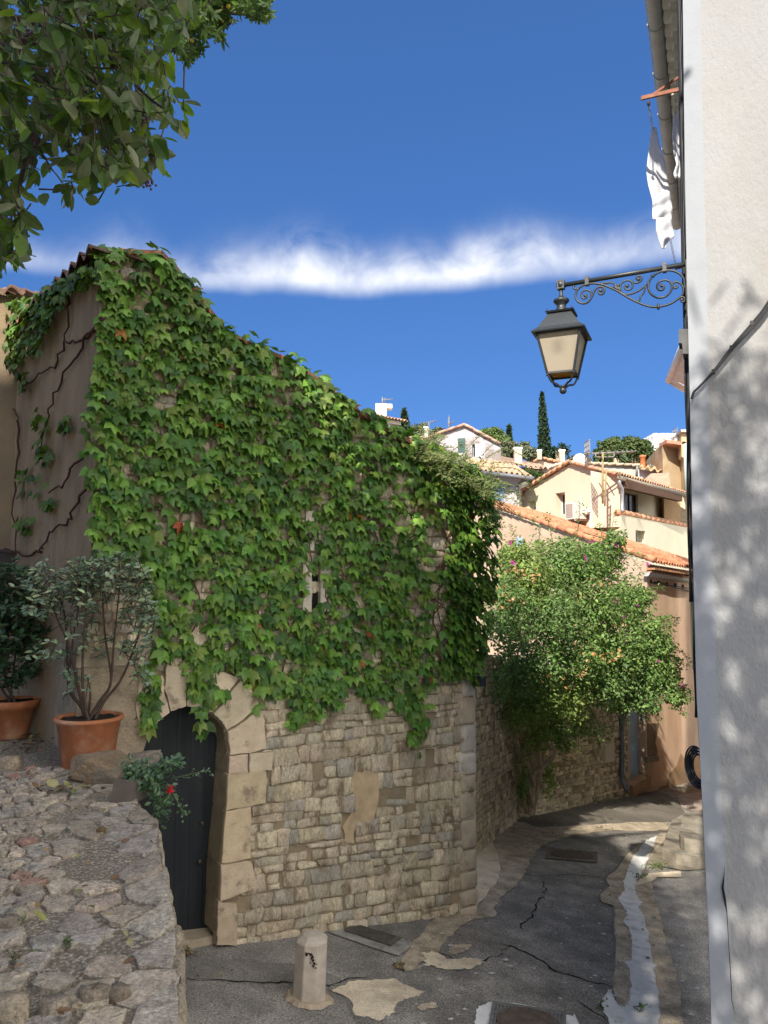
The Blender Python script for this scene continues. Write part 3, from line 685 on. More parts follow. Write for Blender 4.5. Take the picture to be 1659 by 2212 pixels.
# the low rough-plastered buttress left of the arch, with its ledge
bl = S_(163, 1500)[0]; zt = S_(165, 1441)[1]; zt2 = S_(170, 1398)[1]; br_ = S_(318, 1560)[0]
M_rough = mat('rough_lime_plaster', (.44, .345, .23), .92, .22, 5, 1.0, 22, bdist=.04, second=(.30, .24, .165), sscale=3.5, samt=.35)
mb = MB(); k = 8
fr = [(bl, -2.2), (S_(272, 1760)[0], -2.2), OS[2], OS[3], OS[4], (br_+.03, zt)]
fr = [(bl, -2.4), (OS[1][0], -2.4), OS[1], OS[2], OS[3], (S_(318, 1575)[0], S_(318, 1575)[1]), (S_(322, 1445)[0], zt), (bl, zt)]
mb.prism([MW.pt(a, z, .05) for a, z in fr], MW.n*-1.6)
mb.build('buttress', M_rough, house)
mb = MB(); mb.prism([MW.pt(a, z, .075) for a, z in ((bl-.02, zt+.003), (S_(330, 1441)[0], zt-.01), (S_(330, 1405)[0], zt2-.03), (bl-.02, zt2))], MW.n*-1.62)
mb.build('ledge', mat('ledge_stone', (.30, .245, .17), .9, .25, 8, .6, 40), house)
# coursed rubble
def coursed(mb, pl, region, s0, s1, zlo, zhi, hs, wds, tiltf, skip, cols, rr, depth=(.012, .04), gap=.005):
    z = zlo
    while z < zhi:
        h = rr.uniform(*hs); s_ = s0-rr.uniform(0, .1)
        while s_ < s1:
            wd = rr.uniform(*wds)*(1.0 if rr.random() > .15 else 1.4); hh = h
            parts = [(z, h)]
            if h > .13 and rr.random() < .25: k = rr.uniform(.35, .65); parts = [(z, h*k), (z+h*k, h*(1-k))]
            for z_, h_ in parts:
                b = [(s_, z_), (s_+wd, z_), (s_+wd, z_+h_), (s_, z_+h_)]
                jx = min(.025, wd*.12)
                b = [(p[0]+rr.uniform(-jx, jx), p[1]+tiltf(p[0], p[1])+rr.uniform(-.014, .014)) for p in b]
                c = (sum(p[0] for p in b)/4, sum(p[1] for p in b)/4)
                b = sm_poly(b, 2, .006, rr.randint(0, 99999))
                if region(c) and not skip(c):
                    if rr.random() < .97:
                        o, ctr, _ = round_poly(b, rr.uniform(.1, 1.3)*gap, 1, .0035, rr, .16)
                        o = [(min(max(p[0], s0), s1), p[1]) for p in o]
                        mb.col = vary(rr.choice(cols), .15, rr, .02)
                        stone(mb, o, ctr, lambda a, q, hgt: pl.pt(a, q, hgt), rr.uniform(*depth), base=-.015, dome=.4, rr=rr)
            s_ += wd
        z += h
jamb_s = lambda z: interp(z, [S_(507, 2010)[1], S_(535, 1925)[1], S_(537, 1740)[1], S_(572, 1660)[1], S_(570, 1620)[1], S_(568, 1560)[1], S_(545, 1480)[1], S_(545, 1440)[1]],
                          [S_(507, 2010)[0], S_(540, 1925)[0], S_(537, 1740)[0], S_(572, 1660)[0], S_(572, 1620)[0], S_(568, 1560)[0], S_(548, 1490)[0], S_(500, 1440)[0]])
zarch = S_(400, 1445)[1]
patch_px = c7([(960, 600), (1080, 610), (1085, 760), (1060, 880), (960, 900), (950, 1000), (905, 980), (890, 900), (950, 820), (945, 700), (910, 650)])
patch = [S_(*p) for p in patch_px]
quoin_s = S_(1000, 1650)[0]
slits = [[S_(*p) for p in q] for q in (((676, 1105), (690, 1105), (690, 1190), (674, 1190)), ((672, 1215), (686, 1215), (684, 1322), (668, 1322)))]
def in_wall(c):
    if c[1] < zarch: 
        if c[0] < jamb_s(c[1])-.045: return False
    t = interp(c[0], [q[0] for q in TOP], [q[1] for q in TOP])
    return c[1] < t-.06 and c[0] > sL+.02 and not inside(c, patch) and c[0] < quoin_s+.02
def in_slit(c): return any(inside(c, q) for q in slits)
g0 = wall_bottom(sR)-wall_bottom(oR); sl_tilt = g0/(sR-oR)
def tiltf(s, z): return (s-sL)*sl_tilt*max(0.12, min(1, (-1.5-z)/1.8))*.75
mb = MB(); rr = random.Random(21)
WC = [(.64, .53, .365), (.66, .56, .39), (.60, .50, .34), (.52, .45, .325), (.62, .51, .365), (.47, .42, .33)]
coursed(mb, MW, in_wall, sL, sR, -4.3+.3, 2.7, (.055, .155), (.07, .26), lambda s, z: tiltf(s, z)+.35*(1 if z < -2 else .6), in_slit, WC, rr)
mb.build('wall_stones', M_wst, house)
mb = MB(); pts = sm_poly(patch, 3, .012, 5); mb.prism([MW.pt(a, z, .024) for a, z in pts], MW.n*-.05); mb.build('plaster_patch', mat('old_plaster', (.47, .35, .205), .9, .2, 6, .6, 30, second=(.36, .27, .17), sscale=5, samt=.35), house)
# pale corner quoins, still limewashed
mb = MB(); z = wall_bottom(sR)+.2; rr = random.Random(8)
while z < TOP[-1][1]-.1:
    h = rr.uniform(.16, .34); wdt = rr.uniform(.0, .08)
    white = .1 if z < -2.6 else .5
    c = (.44, .36, .26) if rr.random() > white else (.52, .47, .40); mb.col = vary(c, .08, rr)
    o = [(quoin_s-wdt, z+.006), (sR+.01, z+.006), (sR+.01, z+h-.006), (quoin_s-wdt, z+h-.006)]
    o, ctr, _ = round_poly(sm_poly(o, 2, .004, 3), .0, 1, .003, rr); stone(mb, o, ctr, lambda a, q, hgt: MW.pt(a, q, hgt), .05, base=-.02, dome=.25, rr=rr); z += h
mb.build('quoins', M_ash, house)
# slit windows, each with its pale stone surround
for q in slits:
    a = min(p[0] for p in q); b = max(p[0] for p in q); z0 = min(p[1] for p in q); z1 = max(p[1] for p in q)
    mb = MB(); mb.prism([MW.pt(a, z0, .01), MW.pt(b, z0, .01), MW.pt(b, z1, .01), MW.pt(a, z1, .01)], MW.n*-.006)
    sw = mb.build('slit_window', mat('opening_shade', (.01, .009, .008), 1, .1), house)  # no recess: the slit's inner shade is painted as a near-black slab
    for s0_, s1_ in ((b+.005, b+.12), (a-.10, a-.005)):
        mb = MB()
        for j in range(2):
            za = z0+(z1-z0)*j/2+.005; zb = z0+(z1-z0)*(j+1)/2-.005; mb.col = vary((.56, .49, .39), .08, rr)
            mb.prism([MW.pt(s0_, za, .055), MW.pt(s1_, za, .055), MW.pt(s1_, zb, .055), MW.pt(s0_, zb, .055)], MW.n*-.07)
        mb.build('window_jamb', M_ash, sw)
# side wall of grey render, going back on the left
CL = MW.pt(sL, 0); PS = Plane((CL.x, CL.y), (CL.x-.66, CL.y+.75))
sE = PS.hit(30, 1000)[0]; zE = TOP[0][1]-.02
M_rend = mat('trowelled_render', (.36, .265, .165), .93, .2, 3, 1.0, 16, stretch=(1.6, 1.6, .45), bdist=.03, second=(.28, .205, .13), sscale=1.2, samt=.3, sedge=.2)
mb = MB(); mb.quad(PS.pt(0, -4), PS.pt(sE, -4), PS.pt(sE, zE-.1), PS.pt(0, zE)); mb.build('side_wall', M_rend, house)
mb = MB(); inw = -PS.n
a = PS.pt(-.12, zE+.02, .12); b = PS.pt(sE+.1, zE-.08, .12)
tile_roof(mb, a, b, a+inw*.6+Vector((0, 0, .02)), b+inw*.6+Vector((0, 0, .02)), .2, .34, (.20, .105, .07), .25)
mb.quad(PS.pt(-.02, zE-.08, .10), PS.pt(sE, zE-.18, .10), PS.pt(sE, zE-.16, 0), PS.pt(-.02, zE-.06, 0))
M_tile = mat('terracotta_tile', attr=True, rough=.85, var=.3, scale=9, bump=.4, bscale=50, second=(.2, .15, .11), sscale=6, samt=.25)
mb.build('roof', M_tile, house)
# tile coping along the stepped top of the wall
mb = MB(); rr = random.Random(2)
for i in range(len(TOP)-1):
    a, b = TOP[i], TOP[i+1]; L_ = math.hypot(b[0]-a[0], b[1]-a[1]); n = max(1, int(L_/.22))
    for k in range(n):
        p0 = (a[0]+(b[0]-a[0])*k/n, a[1]+(b[1]-a[1])*k/n); p1 = (a[0]+(b[0]-a[0])*(k+1)/n, a[1]+(b[1]-a[1])*(k+1)/n); mb.col = vary((.36, .15, .085), .3, rr, .08)
        mb.prism([MW.pt(p0[0], p0[1]-.01, .06), MW.pt(p1[0]-.004, p1[1]-.01, .06), MW.pt(p1[0]-.004, p1[1]+.025, .06), MW.pt(p0[0], p0[1]+.035, .06)], MW.n*-.4)
mb.build('coping', M_tile, house)
# a thin white conduit up the corner
mb = MB(); q = MW.pt(sR+.03, 0, -.03)
mb.tube([(q.x, q.y, gz(q.x, q.y)-.05), (q.x+.01, q.y, -2.4), (q.x+.02, q.y, -.9)], .013, 6); mb.build('conduit', mat('aged_white_plastic', (.52, .47, .38), .6, .2, 10), house)

# neighbour on the far left
CE = PS.pt(sE, 0); PN = Plane((CE.x, CE.y), (CE.x-3, CE.y-.1))
nh = thing('neighbour_house', (CE.x-1, CE.y, -1.45), 'ochre rendered house wall at the left edge with ivy along its tiled roof', 'house')
zN = PN.hit(20, 640)[1]
mb = MB(); mb.quad(PN.pt(0, -4), PN.pt(3, -4), PN.pt(3, zN), PN.pt(0, zN)); mb.build('wall', mat('ochre_render', (.25, .185, .11), .92, .3, 3, .6, 30, second=(.17, .13, .085), sscale=1.5, samt=.4), nh)
mb = MB(); a = PN.pt(3, zN, .12); b = PN.pt(-.1, zN, .12); tile_roof(mb, a, b, a-PN.n*1.5+Vector((0, 0, .4)), b-PN.n*1.5+Vector((0, 0, .4)), .2, .34, (.15, .085, .06)); mb.build('roof', M_tile, nh)
# black cable clamp pole at the left margin, and the dark box on the wall
q = PN.w(4, 1320, .05); mb = MB(); mb.tube([PN.w(8, 1180, .05), PN.w(4, 1560, .05)], .03, 8)
mbx = thing('meter_box', PS.w(22, 1222, .1), 'dark brown metal meter box mounted on the wall at the left edge', 'meter box')
mb = MB(); a = PS.w(44, 1188, .12); A0 = PN.hit(10, 1200)
cx, cz = PN.hit(20, 1218, .1)
mb.prism([PN.pt(cx-.11, cz-.16, .14), PN.pt(cx+.10, cz-.16, .14), PN.pt(cx+.10, cz+.13, .14), PN.pt(cx-.11, cz+.09, .14)], PN.n*-.13); mb.build('body', mat('brown_box', (.05, .038, .033), .6, .2, 8), mbx)
mb = MB(); mb.prism([PN.pt(cx-.13, cz+.095, .17), PN.pt(cx+.12, cz+.135, .17), PN.pt(cx+.12, cz+.155, .17), PN.pt(cx-.13, cz+.115, .17)], PN.n*-.16); mb.build('cover', mat('brown_box'), mbx)

wl = thing('wall_lamp', MW.w(1037, 1466, .1), 'small dark wall lamp tucked under the ivy at the corner of the stone house', 'wall lamp')
mb = MB(); c = MW.pt(sR-.02, MW.hit(1036, 1466)[1], .13); mb.box(c, MW.d*.05, MW.n*.06, (0, 0, .055)); mb.build('housing', mat('dark_housing', (.03, .032, .036), .5, .1), wl)
mb = MB(); mb.box(c-MW.n*.10, MW.d*.02, MW.n*.05, (0, 0, .02)); mb.build('arm', mat('dark_housing'), wl)
# ================= ivy =================
M_leaf = mat('leaf', attr=True, rough=.5, var=.22, scale=25, spec=.35, transl=.22)
IVY_G = [(.112, .218, .033), (.08, .17, .029), (.15, .262, .042), (.055, .13, .026), (.122, .226, .032)]
ivy_px = [(210, 556), (240, 538), (330, 537), (385, 570), (430, 635), (485, 705), (560, 740), (620, 783), (700, 815), (745, 858), (830, 905), (900, 945), (960, 975), (1035, 1005), (1062, 1070), (1078, 1140),
          (1070, 1250), (1056, 1350), (1046, 1440), (1020, 1478), (945, 1480), (925, 1560), (915, 1645), (897, 1655), (870, 1580), (852, 1520), (815, 1565), (790, 1520), (745, 1500), (722, 1560), (680, 1550), (628, 1602),
          (604, 1520), (560, 1500), (545, 1550), (520, 1470), (482, 1478), (490, 1525), (452, 1535), (437, 1630), (424, 1560), (392, 1445), (342, 1432), (345, 1500), (330, 1590), (312, 1600), (297, 1550), (312, 1480), (330, 1400),
          (345, 1340), (300, 1245), (215, 1222), (190, 1180), (205, 1080), (172, 1020), (190, 900), (205, 800), (216, 700)]
from mathutils import noise
def ivy_density(x, y):
    d = 1.0
    for cx, cy, rx, ry, k in ((676, 1265, 16, 75, .95), (690, 1150, 18, 40, .75), (700, 1250, 22, 60, .6), (425, 1280, 70, 75, .55), (370, 1380, 30, 50, .55), (575, 1290, 40, 50, .45), (955, 1170, 30, 70, .55), (950, 1300, 28, 50, .7), (900, 1290, 50, 40, .5),
                              (330, 900, 60, 60, .45), (370, 800, 40, 40, .6), (300, 650, 40, 50, .5), (290, 1010, 50, 40, .5), (470, 1060, 60, 60, .4), (560, 1200, 50, 40, .3), (640, 1180, 40, 50, .4), (350, 1120, 50, 40, .5), (460, 1200, 40, 30, .5), (820, 1400, 40, 40, .4), (300, 590, 50, 25, .5)):
        q = ((x-cx)/rx)**2+((y-cy)/ry)**2
        if q < 1: d *= 1-k*(1-q*.5)
    if y > 1500: d *= .8
    q = noise.noise(Vector((x/46, y/52, 3.3)))+.5*noise.noise(Vector((x/20, y/24, 7.1)))
    d *= .30 if q < -.22 else (.7 if q < 0 else 1)
    return d
def add_ivy(name, label, plane, poly, n, rr, size=(.09, .15), dens=None, off=(.02, .13), dark=1.0, extra=None, orange=.005, loc=None, drop_=20):
    xs = [p[0] for p in poly]; ys = [p[1] for p in poly]; pos = []; nr = []; tp = []; sc_ = []; cl = []
    pts = []; tries = 0
    while len(pts) < n and tries < n*60:
        tries += 1
        x, y = rr.uniform(min(xs)-4, max(xs)+4), rr.uniform(min(ys)-4, max(ys)+4)
        if not inside((x+rr.gauss(0, 5), y+drop_+rr.gauss(0, 5)), poly) or not inside((x, y+4), poly): continue
        if dens and rr.random() > dens(x, y): continue
        pts.append((x, y))
    Nn = plane.n; D = plane.d; up = Vector((0, 0, 1))
    for x, y in pts:
        o = rr.uniform(*off); w_ = plane.w(x, y, o)
        nn = Nn*(.78+rr.uniform(-.2, .2))+up*(.5+rr.uniform(-.5, .45))+D*rr.gauss(0, .45)
        tt = -up+D*rr.gauss(0, .33)+Nn*.3
        s = rr.uniform(*size)*(.55 if rr.random() < .15 else 1)
        c = vary(rr.choice(IVY_G), .34, rr, .10)
        if rr.random() < orange: c = rr.choice([(.32, .075, .025), (.38, .15, .03), (.22, .07, .03)])
        elif rr.random() < .05: c = (.16, .22, .04)
        pos.append(w_); nr.append(nn); tp.append(tt); sc_.append((s*rr.uniform(.85, 1.1), s)); cl.append(tuple(k*dark for k in c))
    if extra:
        for w_, nn, tt, s, c in extra: pos.append(w_); nr.append(nn); tp.append(tt); sc_.append((s, s)); cl.append(c)
    root = thing(name, loc if loc else plane.w(sum(xs)/len(xs), max(ys)), label, 'ivy')
    leaf_cloud('leaves', IVY_V, IVY_F, pos, nr, tp, sc_, cl, M_leaf, root)
    return root
rr = random.Random(31); ext = []
# sprays sticking up over the top edge, loose tips, and sunlight on the crest painted as yellower leaves
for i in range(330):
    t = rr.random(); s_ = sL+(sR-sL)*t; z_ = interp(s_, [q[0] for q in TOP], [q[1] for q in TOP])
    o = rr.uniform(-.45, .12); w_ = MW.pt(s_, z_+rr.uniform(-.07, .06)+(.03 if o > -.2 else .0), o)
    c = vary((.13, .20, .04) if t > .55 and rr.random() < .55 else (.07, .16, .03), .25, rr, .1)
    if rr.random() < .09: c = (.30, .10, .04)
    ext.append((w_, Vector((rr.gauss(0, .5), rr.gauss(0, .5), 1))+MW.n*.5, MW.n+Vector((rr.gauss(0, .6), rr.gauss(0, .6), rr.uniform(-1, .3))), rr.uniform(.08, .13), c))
for px, py in ((222, 540), (228, 532), (216, 548), (335, 540), (340, 548), (350, 556), (362, 560), (372, 575), (395, 590), (410, 600), (405, 612), (420, 622), (440, 650), (438, 665), (460, 690), (470, 700), (482, 705), (590, 762), (605, 770), (632, 795), (650, 800)):
    w_ = MW.w(px, py, rr.uniform(-.1, .1)); ext.append((w_, MW.n+Vector((rr.gauss(0, .5), 0, .5)), Vector((rr.gauss(0, .7), rr.gauss(0, .3), rr.uniform(-1, .6))), rr.uniform(.09, .14), vary((.085, .18, .035), .2, rr)))
# the thick overhanging flank on the right-hand corner
for i in range(620):
    px = rr.uniform(965, 1078); py = rr.uniform(1010, 1470)
    mx = interp(py, [1010, 1080, 1140, 1250, 1350, 1470], [1040, 1066, 1080, 1072, 1058, 1030])
    if px > mx: continue
    w_ = MW.w(px, py, rr.uniform(.05, .32)*(.5+.5*(px-960)/110)); c = vary(rr.choice(IVY_G), .25, rr, .08)
    ext.append((w_, MW.n*.6+MW.d*rr.uniform(.0, .9)+Vector((0, 0, .6)), Vector((rr.gauss(0, .3), rr.gauss(0, .3), -1))+MW.n*.3, rr.uniform(.10, .15), c))
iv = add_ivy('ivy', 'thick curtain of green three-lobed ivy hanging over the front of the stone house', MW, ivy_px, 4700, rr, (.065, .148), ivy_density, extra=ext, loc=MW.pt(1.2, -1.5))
# bare stems behind the leaves
M_stem = mat('brown_stem', (.11, .065, .04), .9, .3, 20)
mb = MB(); rr = random.Random(4)
for k in range(26):
    x, y = rr.uniform(250, 1000), rr.uniform(1150, 1480); pts = []
    if not inside((x, y), ivy_px): continue
    for i in range(rr.randint(7, 14)):
        if not inside((x, y), ivy_px): break
        pts.append(MW.w(x, y, .055)); x += rr.gauss(4, 14); y -= rr.uniform(12, 40)
    if len(pts) > 2: mb.tube(pts, [.009-.0045*i/len(pts) for i in range(len(pts))], 5)
mb.build('stems', M_stem, iv)
# ivy creeping across the side wall
side_px = [(0, 640), (55, 655), (85, 640), (110, 615), (160, 585), (205, 565), (215, 600), (190, 625), (150, 650), (120, 690), (110, 720), (90, 740), (70, 800), (60, 760), (40, 810), (0, 800)]
s2 = [(95, 870), (110, 900), (112, 940), (85, 990), (70, 1000), (60, 950), (75, 880)]
rr = random.Random(12)
def two(x, y): return 1
pos_ext = []
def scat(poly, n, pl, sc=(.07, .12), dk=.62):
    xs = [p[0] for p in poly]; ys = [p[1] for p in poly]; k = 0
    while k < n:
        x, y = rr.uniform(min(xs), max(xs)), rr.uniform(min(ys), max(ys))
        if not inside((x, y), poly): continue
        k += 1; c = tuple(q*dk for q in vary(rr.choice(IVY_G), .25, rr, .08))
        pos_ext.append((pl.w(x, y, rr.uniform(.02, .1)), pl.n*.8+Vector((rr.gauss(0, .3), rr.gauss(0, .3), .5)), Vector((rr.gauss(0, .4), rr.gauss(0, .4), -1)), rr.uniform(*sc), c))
for cl_ in ([(30, 800), (62, 800), (55, 850), (40, 830)], [(80, 860), (105, 870), (112, 920), (100, 960), (80, 985), (62, 960), (70, 900)], [(28, 1015), (75, 1000), (105, 1040), (90, 1075), (40, 1070)], [(75, 955), (110, 965), (115, 1000), (90, 1010)], [(120, 905), (150, 895), (150, 925), (130, 935)], [(95, 1080), (115, 1075), (105, 1100)], [(35, 1110), (75, 1100), (65, 1150), (40, 1140)]):
    scat(cl_, 16, PS)
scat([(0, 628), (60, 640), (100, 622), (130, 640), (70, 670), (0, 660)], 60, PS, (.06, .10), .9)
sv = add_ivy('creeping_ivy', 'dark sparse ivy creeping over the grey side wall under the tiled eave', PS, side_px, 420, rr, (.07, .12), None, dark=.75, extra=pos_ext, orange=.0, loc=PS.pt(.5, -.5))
mb = MB()
for l in ([(222, 690), (190, 720), (165, 770), (130, 820), (115, 860), (105, 900), (85, 985)], [(222, 690), (175, 735), (140, 740), (115, 790), (85, 810), (50, 835)], [(190, 1045), (165, 1090), (150, 1125), (115, 1145), (95, 1175), (85, 1190)], [(185, 985), (155, 1010), (135, 1050), (105, 1065)], [(10, 770), (15, 850), (25, 880), (40, 905)], [(145, 640), (150, 690), (140, 740)], [(40, 905), (35, 1000), (28, 1080), (35, 1200)], [(85, 1190), (50, 1200), (0, 1180)]):
    p = [PS.w(x, y, .03) for x, y in l]; q = []
    for a, b in zip(p[:-1], p[1:]):
        for k in range(4): q.append(a.lerp(b, k/4)+Vector((rr.uniform(-.02, .02), rr.uniform(-.02, .02), rr.uniform(-.02, .02))))
    q.append(p[-1]); mb.tube(q, [.013-.007*i/len(q) for i in range(len(q))], 5)
mb.build('stems', mat('red_stem', (.07, .03, .02), .9, .3, 20), sv)

# ================= pots and stones on the path =================
M_terra = mat('terracotta', (.38, .135, .055), .8, .18, 7, .2, 60, second=(.46, .27, .17), sscale=5, samt=.25, sedge=.14)
M_soil = mat('soil', (.028, .02, .014), 1, .4, 30, 1.0, 60)
M_twig = mat('twig', (.075, .05, .035), .9, .3, 30)
M_sleaf = mat('shrub_leaf', attr=True, rough=.45, var=.2, scale=40, spec=.4, transl=.12)
def pot(c, r, h, label, straight=True):
    root = thing('flower_pot', c, label, 'flower pot', 'terracotta pots on the stone path')
    mb = MB()
    if straight: prof = [(r*.0, 0), (r*.74, 0), (r*.76, .012), (r*.885, h*.74), (r*.90, h*.745), (r*.93, h*.90), (r*1.0, h*.915), (r*1.03, h*.955), (r*1.0, h*.995), (r*.93, h), (r*.89, h*.97), (r*.87, h*.90)]
    else: prof = [(r*.0, 0), (r*.58, 0), (r*.60, .01), (r*.87, h*.78), (r*.98, h*.785), (r*1.03, h*.99), (r*1.0, h), (r*.93, h), (r*.90, h*.9)]
    mb.lathe(c, prof, 40); mb.build('body', M_terra, root)
    mb = MB(); mb.smooth = True; n = 30; rings = []
    rr = random.Random(3)
    for k in (0, .4, .8, 1): rings.append([mb.vert(Vector(c)+Vector((r*.885*k*math.cos(6.2832*i/n), r*.885*k*math.sin(6.2832*i/n), h*.925+rr.uniform(-.012, .012)))) for i in range(n)])
    for a in range(3):
        for i in range(n): mb.face([rings[a][i], rings[a][(i+1) % n], rings[a+1][(i+1) % n], rings[a+1][i]])
    mb.build('soil', M_soil, root)
    return root
def bez(p, n):
    """smooth a polyline"""
    p = [Vector(q) for q in p]; out = []
    for i in range(len(p)-1):
        p0 = p[max(0, i-1)]; p1 = p[i]; p2 = p[i+1]; p3 = p[min(len(p)-1, i+2)]
        for k in range(n):
            t = k/n; out.append(.5*((2*p1)+(p2-p0)*t+(2*p0-5*p1+4*p2-p3)*t*t+(3*p1-p0-3*p2+p3)*t**3))
    out.append(p[-1]); return out
pc = Vector((0, 0, 0)); g = T(189, 1655); pc = Vector((g.x, g.y, tz(g.y)+.005))
pr = 69/1661*pc.y; ph = (1655-1560)/1661*pc.y+.0
pot(pc, pr, ph+.03, 'large terracotta pot behind the boulder holding the tall grey-green shrub')
def shrub(name, label, base, stems_px, Y, leafn, blobs, rr, cols, leaf=(.035, .055), stem_r=.014):
    root = thing(name, base, label, 'shrub')
    mb = MB(); ends = []
    for st in stems_px:
        pts = [Vector(base)+Vector((rr.uniform(-.05, .05), rr.uniform(-.04, .04), 0))]
        dy = rr.uniform(-.16, .16)
        for i, (x, y) in enumerate(st): pts.append(P(x, y, Y+dy*(i+1)/len(st)))
        q = bez(pts, 5); mb.tube(q, [stem_r*(1-.72*i/len(q)) for i in range(len(q))], 6); ends.append(q)
    tw = mb; pos = []; nr = []; tp = []; sc_ = []; cl = []
    for (x, y, rx, ry, n) in blobs:
        for _ in range(n):
            # a short twig with a handful of leaves round it
            a = rr.uniform(0, 6.283); k = math.sqrt(rr.random()); yy = Y+rr.gauss(0, .13)
            q = P(x+rx*k*math.cos(a), y+ry*k*math.sin(a), yy)
            ax = Vector((rr.gauss(0, .6), rr.gauss(0, .6), rr.uniform(.1, 1.1))).normalized()
            tw.tube([q-ax*.10, q, q+ax*.05], .0035, 4, False)
            for j in range(leafn):
                s = rr.uniform(*leaf); d = Vector((rr.gauss(0, 1), rr.gauss(0, 1), rr.gauss(.1, .5))).normalized()
                pos.append(q+ax*rr.uniform(-.06, .06)); tp.append(d+ax*.5); nr.append(Vector((rr.gauss(0, .5), rr.gauss(0, .5), 1))+Vector((0, -.4, 0)))
                sc_.append((s*1.0, s*1.25)); cl.append(vary(rr.choice(cols), .25, rr, .08))
    tw.build('stems', M_twig, root)
    leaf_cloud('foliage', OV_V, OV_F, pos, nr, tp, sc_, cl, M_sleaf, root)
    return root
rr = random.Random(17)
GREY = [(.18, .245, .15), (.14, .20, .12), (.23, .29, .18), (.26, .32, .16), (.11, .165, .10)]
shrub('potted_shrub', 'grey-green leafy shrub on bare stems growing from the large terracotta pot', pc+Vector((0, 0, ph-.01)),
      [[(170, 1520), (150, 1490), (145, 1420), (140, 1330), (115, 1260), (95, 1235)], [(175, 1525), (150, 1480), (158, 1380), (170, 1310), (175, 1250)], [(185, 1530), (178, 1470), (180, 1400), (185, 1330), (190, 1260)],
       [(215, 1515), (238, 1480), (245, 1400), (253, 1320), (262, 1240)], [(220, 1510), (240, 1470), (228, 1380), (222, 1300), (225, 1240)], [(225, 1515), (260, 1470), (290, 1400), (310, 1330), (320, 1270)], [(190, 1540), (195, 1500), (188, 1460)], [(150, 1400), (125, 1340), (105, 1285)]],
      pc.y, 7, [(115, 1255, 70, 42, 50), (235, 1235, 85, 38, 66), (190, 1272, 120, 42, 52), (90, 1300, 45, 36, 20), (300, 1290, 40, 55, 26), (315, 1340, 28, 55, 18), (290, 1400, 30, 30, 8), (110, 1410, 45, 20, 10), (200, 1395, 80, 25, 10), (165, 1470, 35, 25, 7), (310, 1440, 20, 30, 8), (230, 1325, 60, 30, 10), (150, 1325, 40, 30, 8)], rr, GREY)
g = T(18, 1600); pc2 = Vector((g.x-.02, g.y+.12, tz(g.y)+.005)); 
pot(pc2, 50/1661*pc2.y, .34, 'terracotta pot cut off by the left edge of the photo', False)
DKG = [(.04, .085, .032), (.05, .11, .042), (.03, .065, .028)]
shrub('potted_shrub', 'dense dark green shrub in the pot at the left edge', pc2+Vector((0, 0, .30)), [[(12, 1470), (10, 1380), (5, 1290)], [(25, 1480), (35, 1400), (45, 1300)], [(0, 1480), (-20, 1400), (-40, 1300)]],
      pc2.y, 9, [(20, 1290, 60, 60, 80), (30, 1370, 65, 60, 80), (-40, 1340, 60, 90, 70), (25, 1440, 55, 45, 40), (30, 1240, 35, 25, 22), (70, 1350, 25, 60, 30)], rr, DKG, (.045, .07))

def boulder():
    ctr = T(213, 1692); Y = ctr.y
    root_pts = [(157, 1655), (168, 1638), (200, 1622), (232, 1618), (262, 1630), (273, 1655), (262, 1678), (238, 1690), (205, 1697), (175, 1696), (162, 1680)]
    bm = bmesh.new(); bmesh.ops.create_icosphere(bm, subdivisions=4, radius=1)
    c = P(214, 1660, Y+.06); hx = 58/1661*Y; hz = 40/1661*Y; rr = np.random.default_rng(5)
    planes = [(Vector((0, -.2, 1)), .72), (Vector((.6, -.1, .7)), .82), (Vector((-.75, -.5, .45)), .80), (Vector((0, -1, -.1)), .72), (Vector((1, -.2, -.2)), .9), (Vector((-.3, -.6, -.8)), .82), (Vector((.4, -.9, .3)), .78), (Vector((-.9, 0, -.3)), .86), (Vector((.2, .9, .2)), .8), (Vector((-.2, .2, 1)), .74)]
    from mathutils import noise
    for v in bm.verts:
        d = v.co.normalized(); r_ = 1.05
        for n_, k in planes:
            n2 = n_.normalized(); q = d.dot(n2)
            if q > 1e-3: r_ = min(r_, k/q)
        r_ += .05*noise.fractal(d*2.2, 1.0, 2.0, 5)+.03*noise.fractal(d*7, 1, 2, 3)
        v.co = Vector((d.x*hx*r_*1.12, d.y*.17*r_, d.z*hz*r_*1.12))+c
    me = bpy.data.meshes.new('boulder'); o = Vector((c.x, c.y, tz(Y)))
    bmesh.ops.translate(bm, verts=bm.verts, vec=-o); bm.to_mesh(me); bm.free()
    me.materials.append(mat('brown_rock', (.25, .175, .105), .9, .3, 9, 1.0, 40, second=(.19, .155, .115), sscale=5, samt=.4, bdist=.02))
    ob = bpy.data.objects.new('boulder', me); C.objects.link(ob); ob.location = o
    tag(ob, 'brown angular boulder leaning on the large terracotta pot', 'boulder')
boulder()
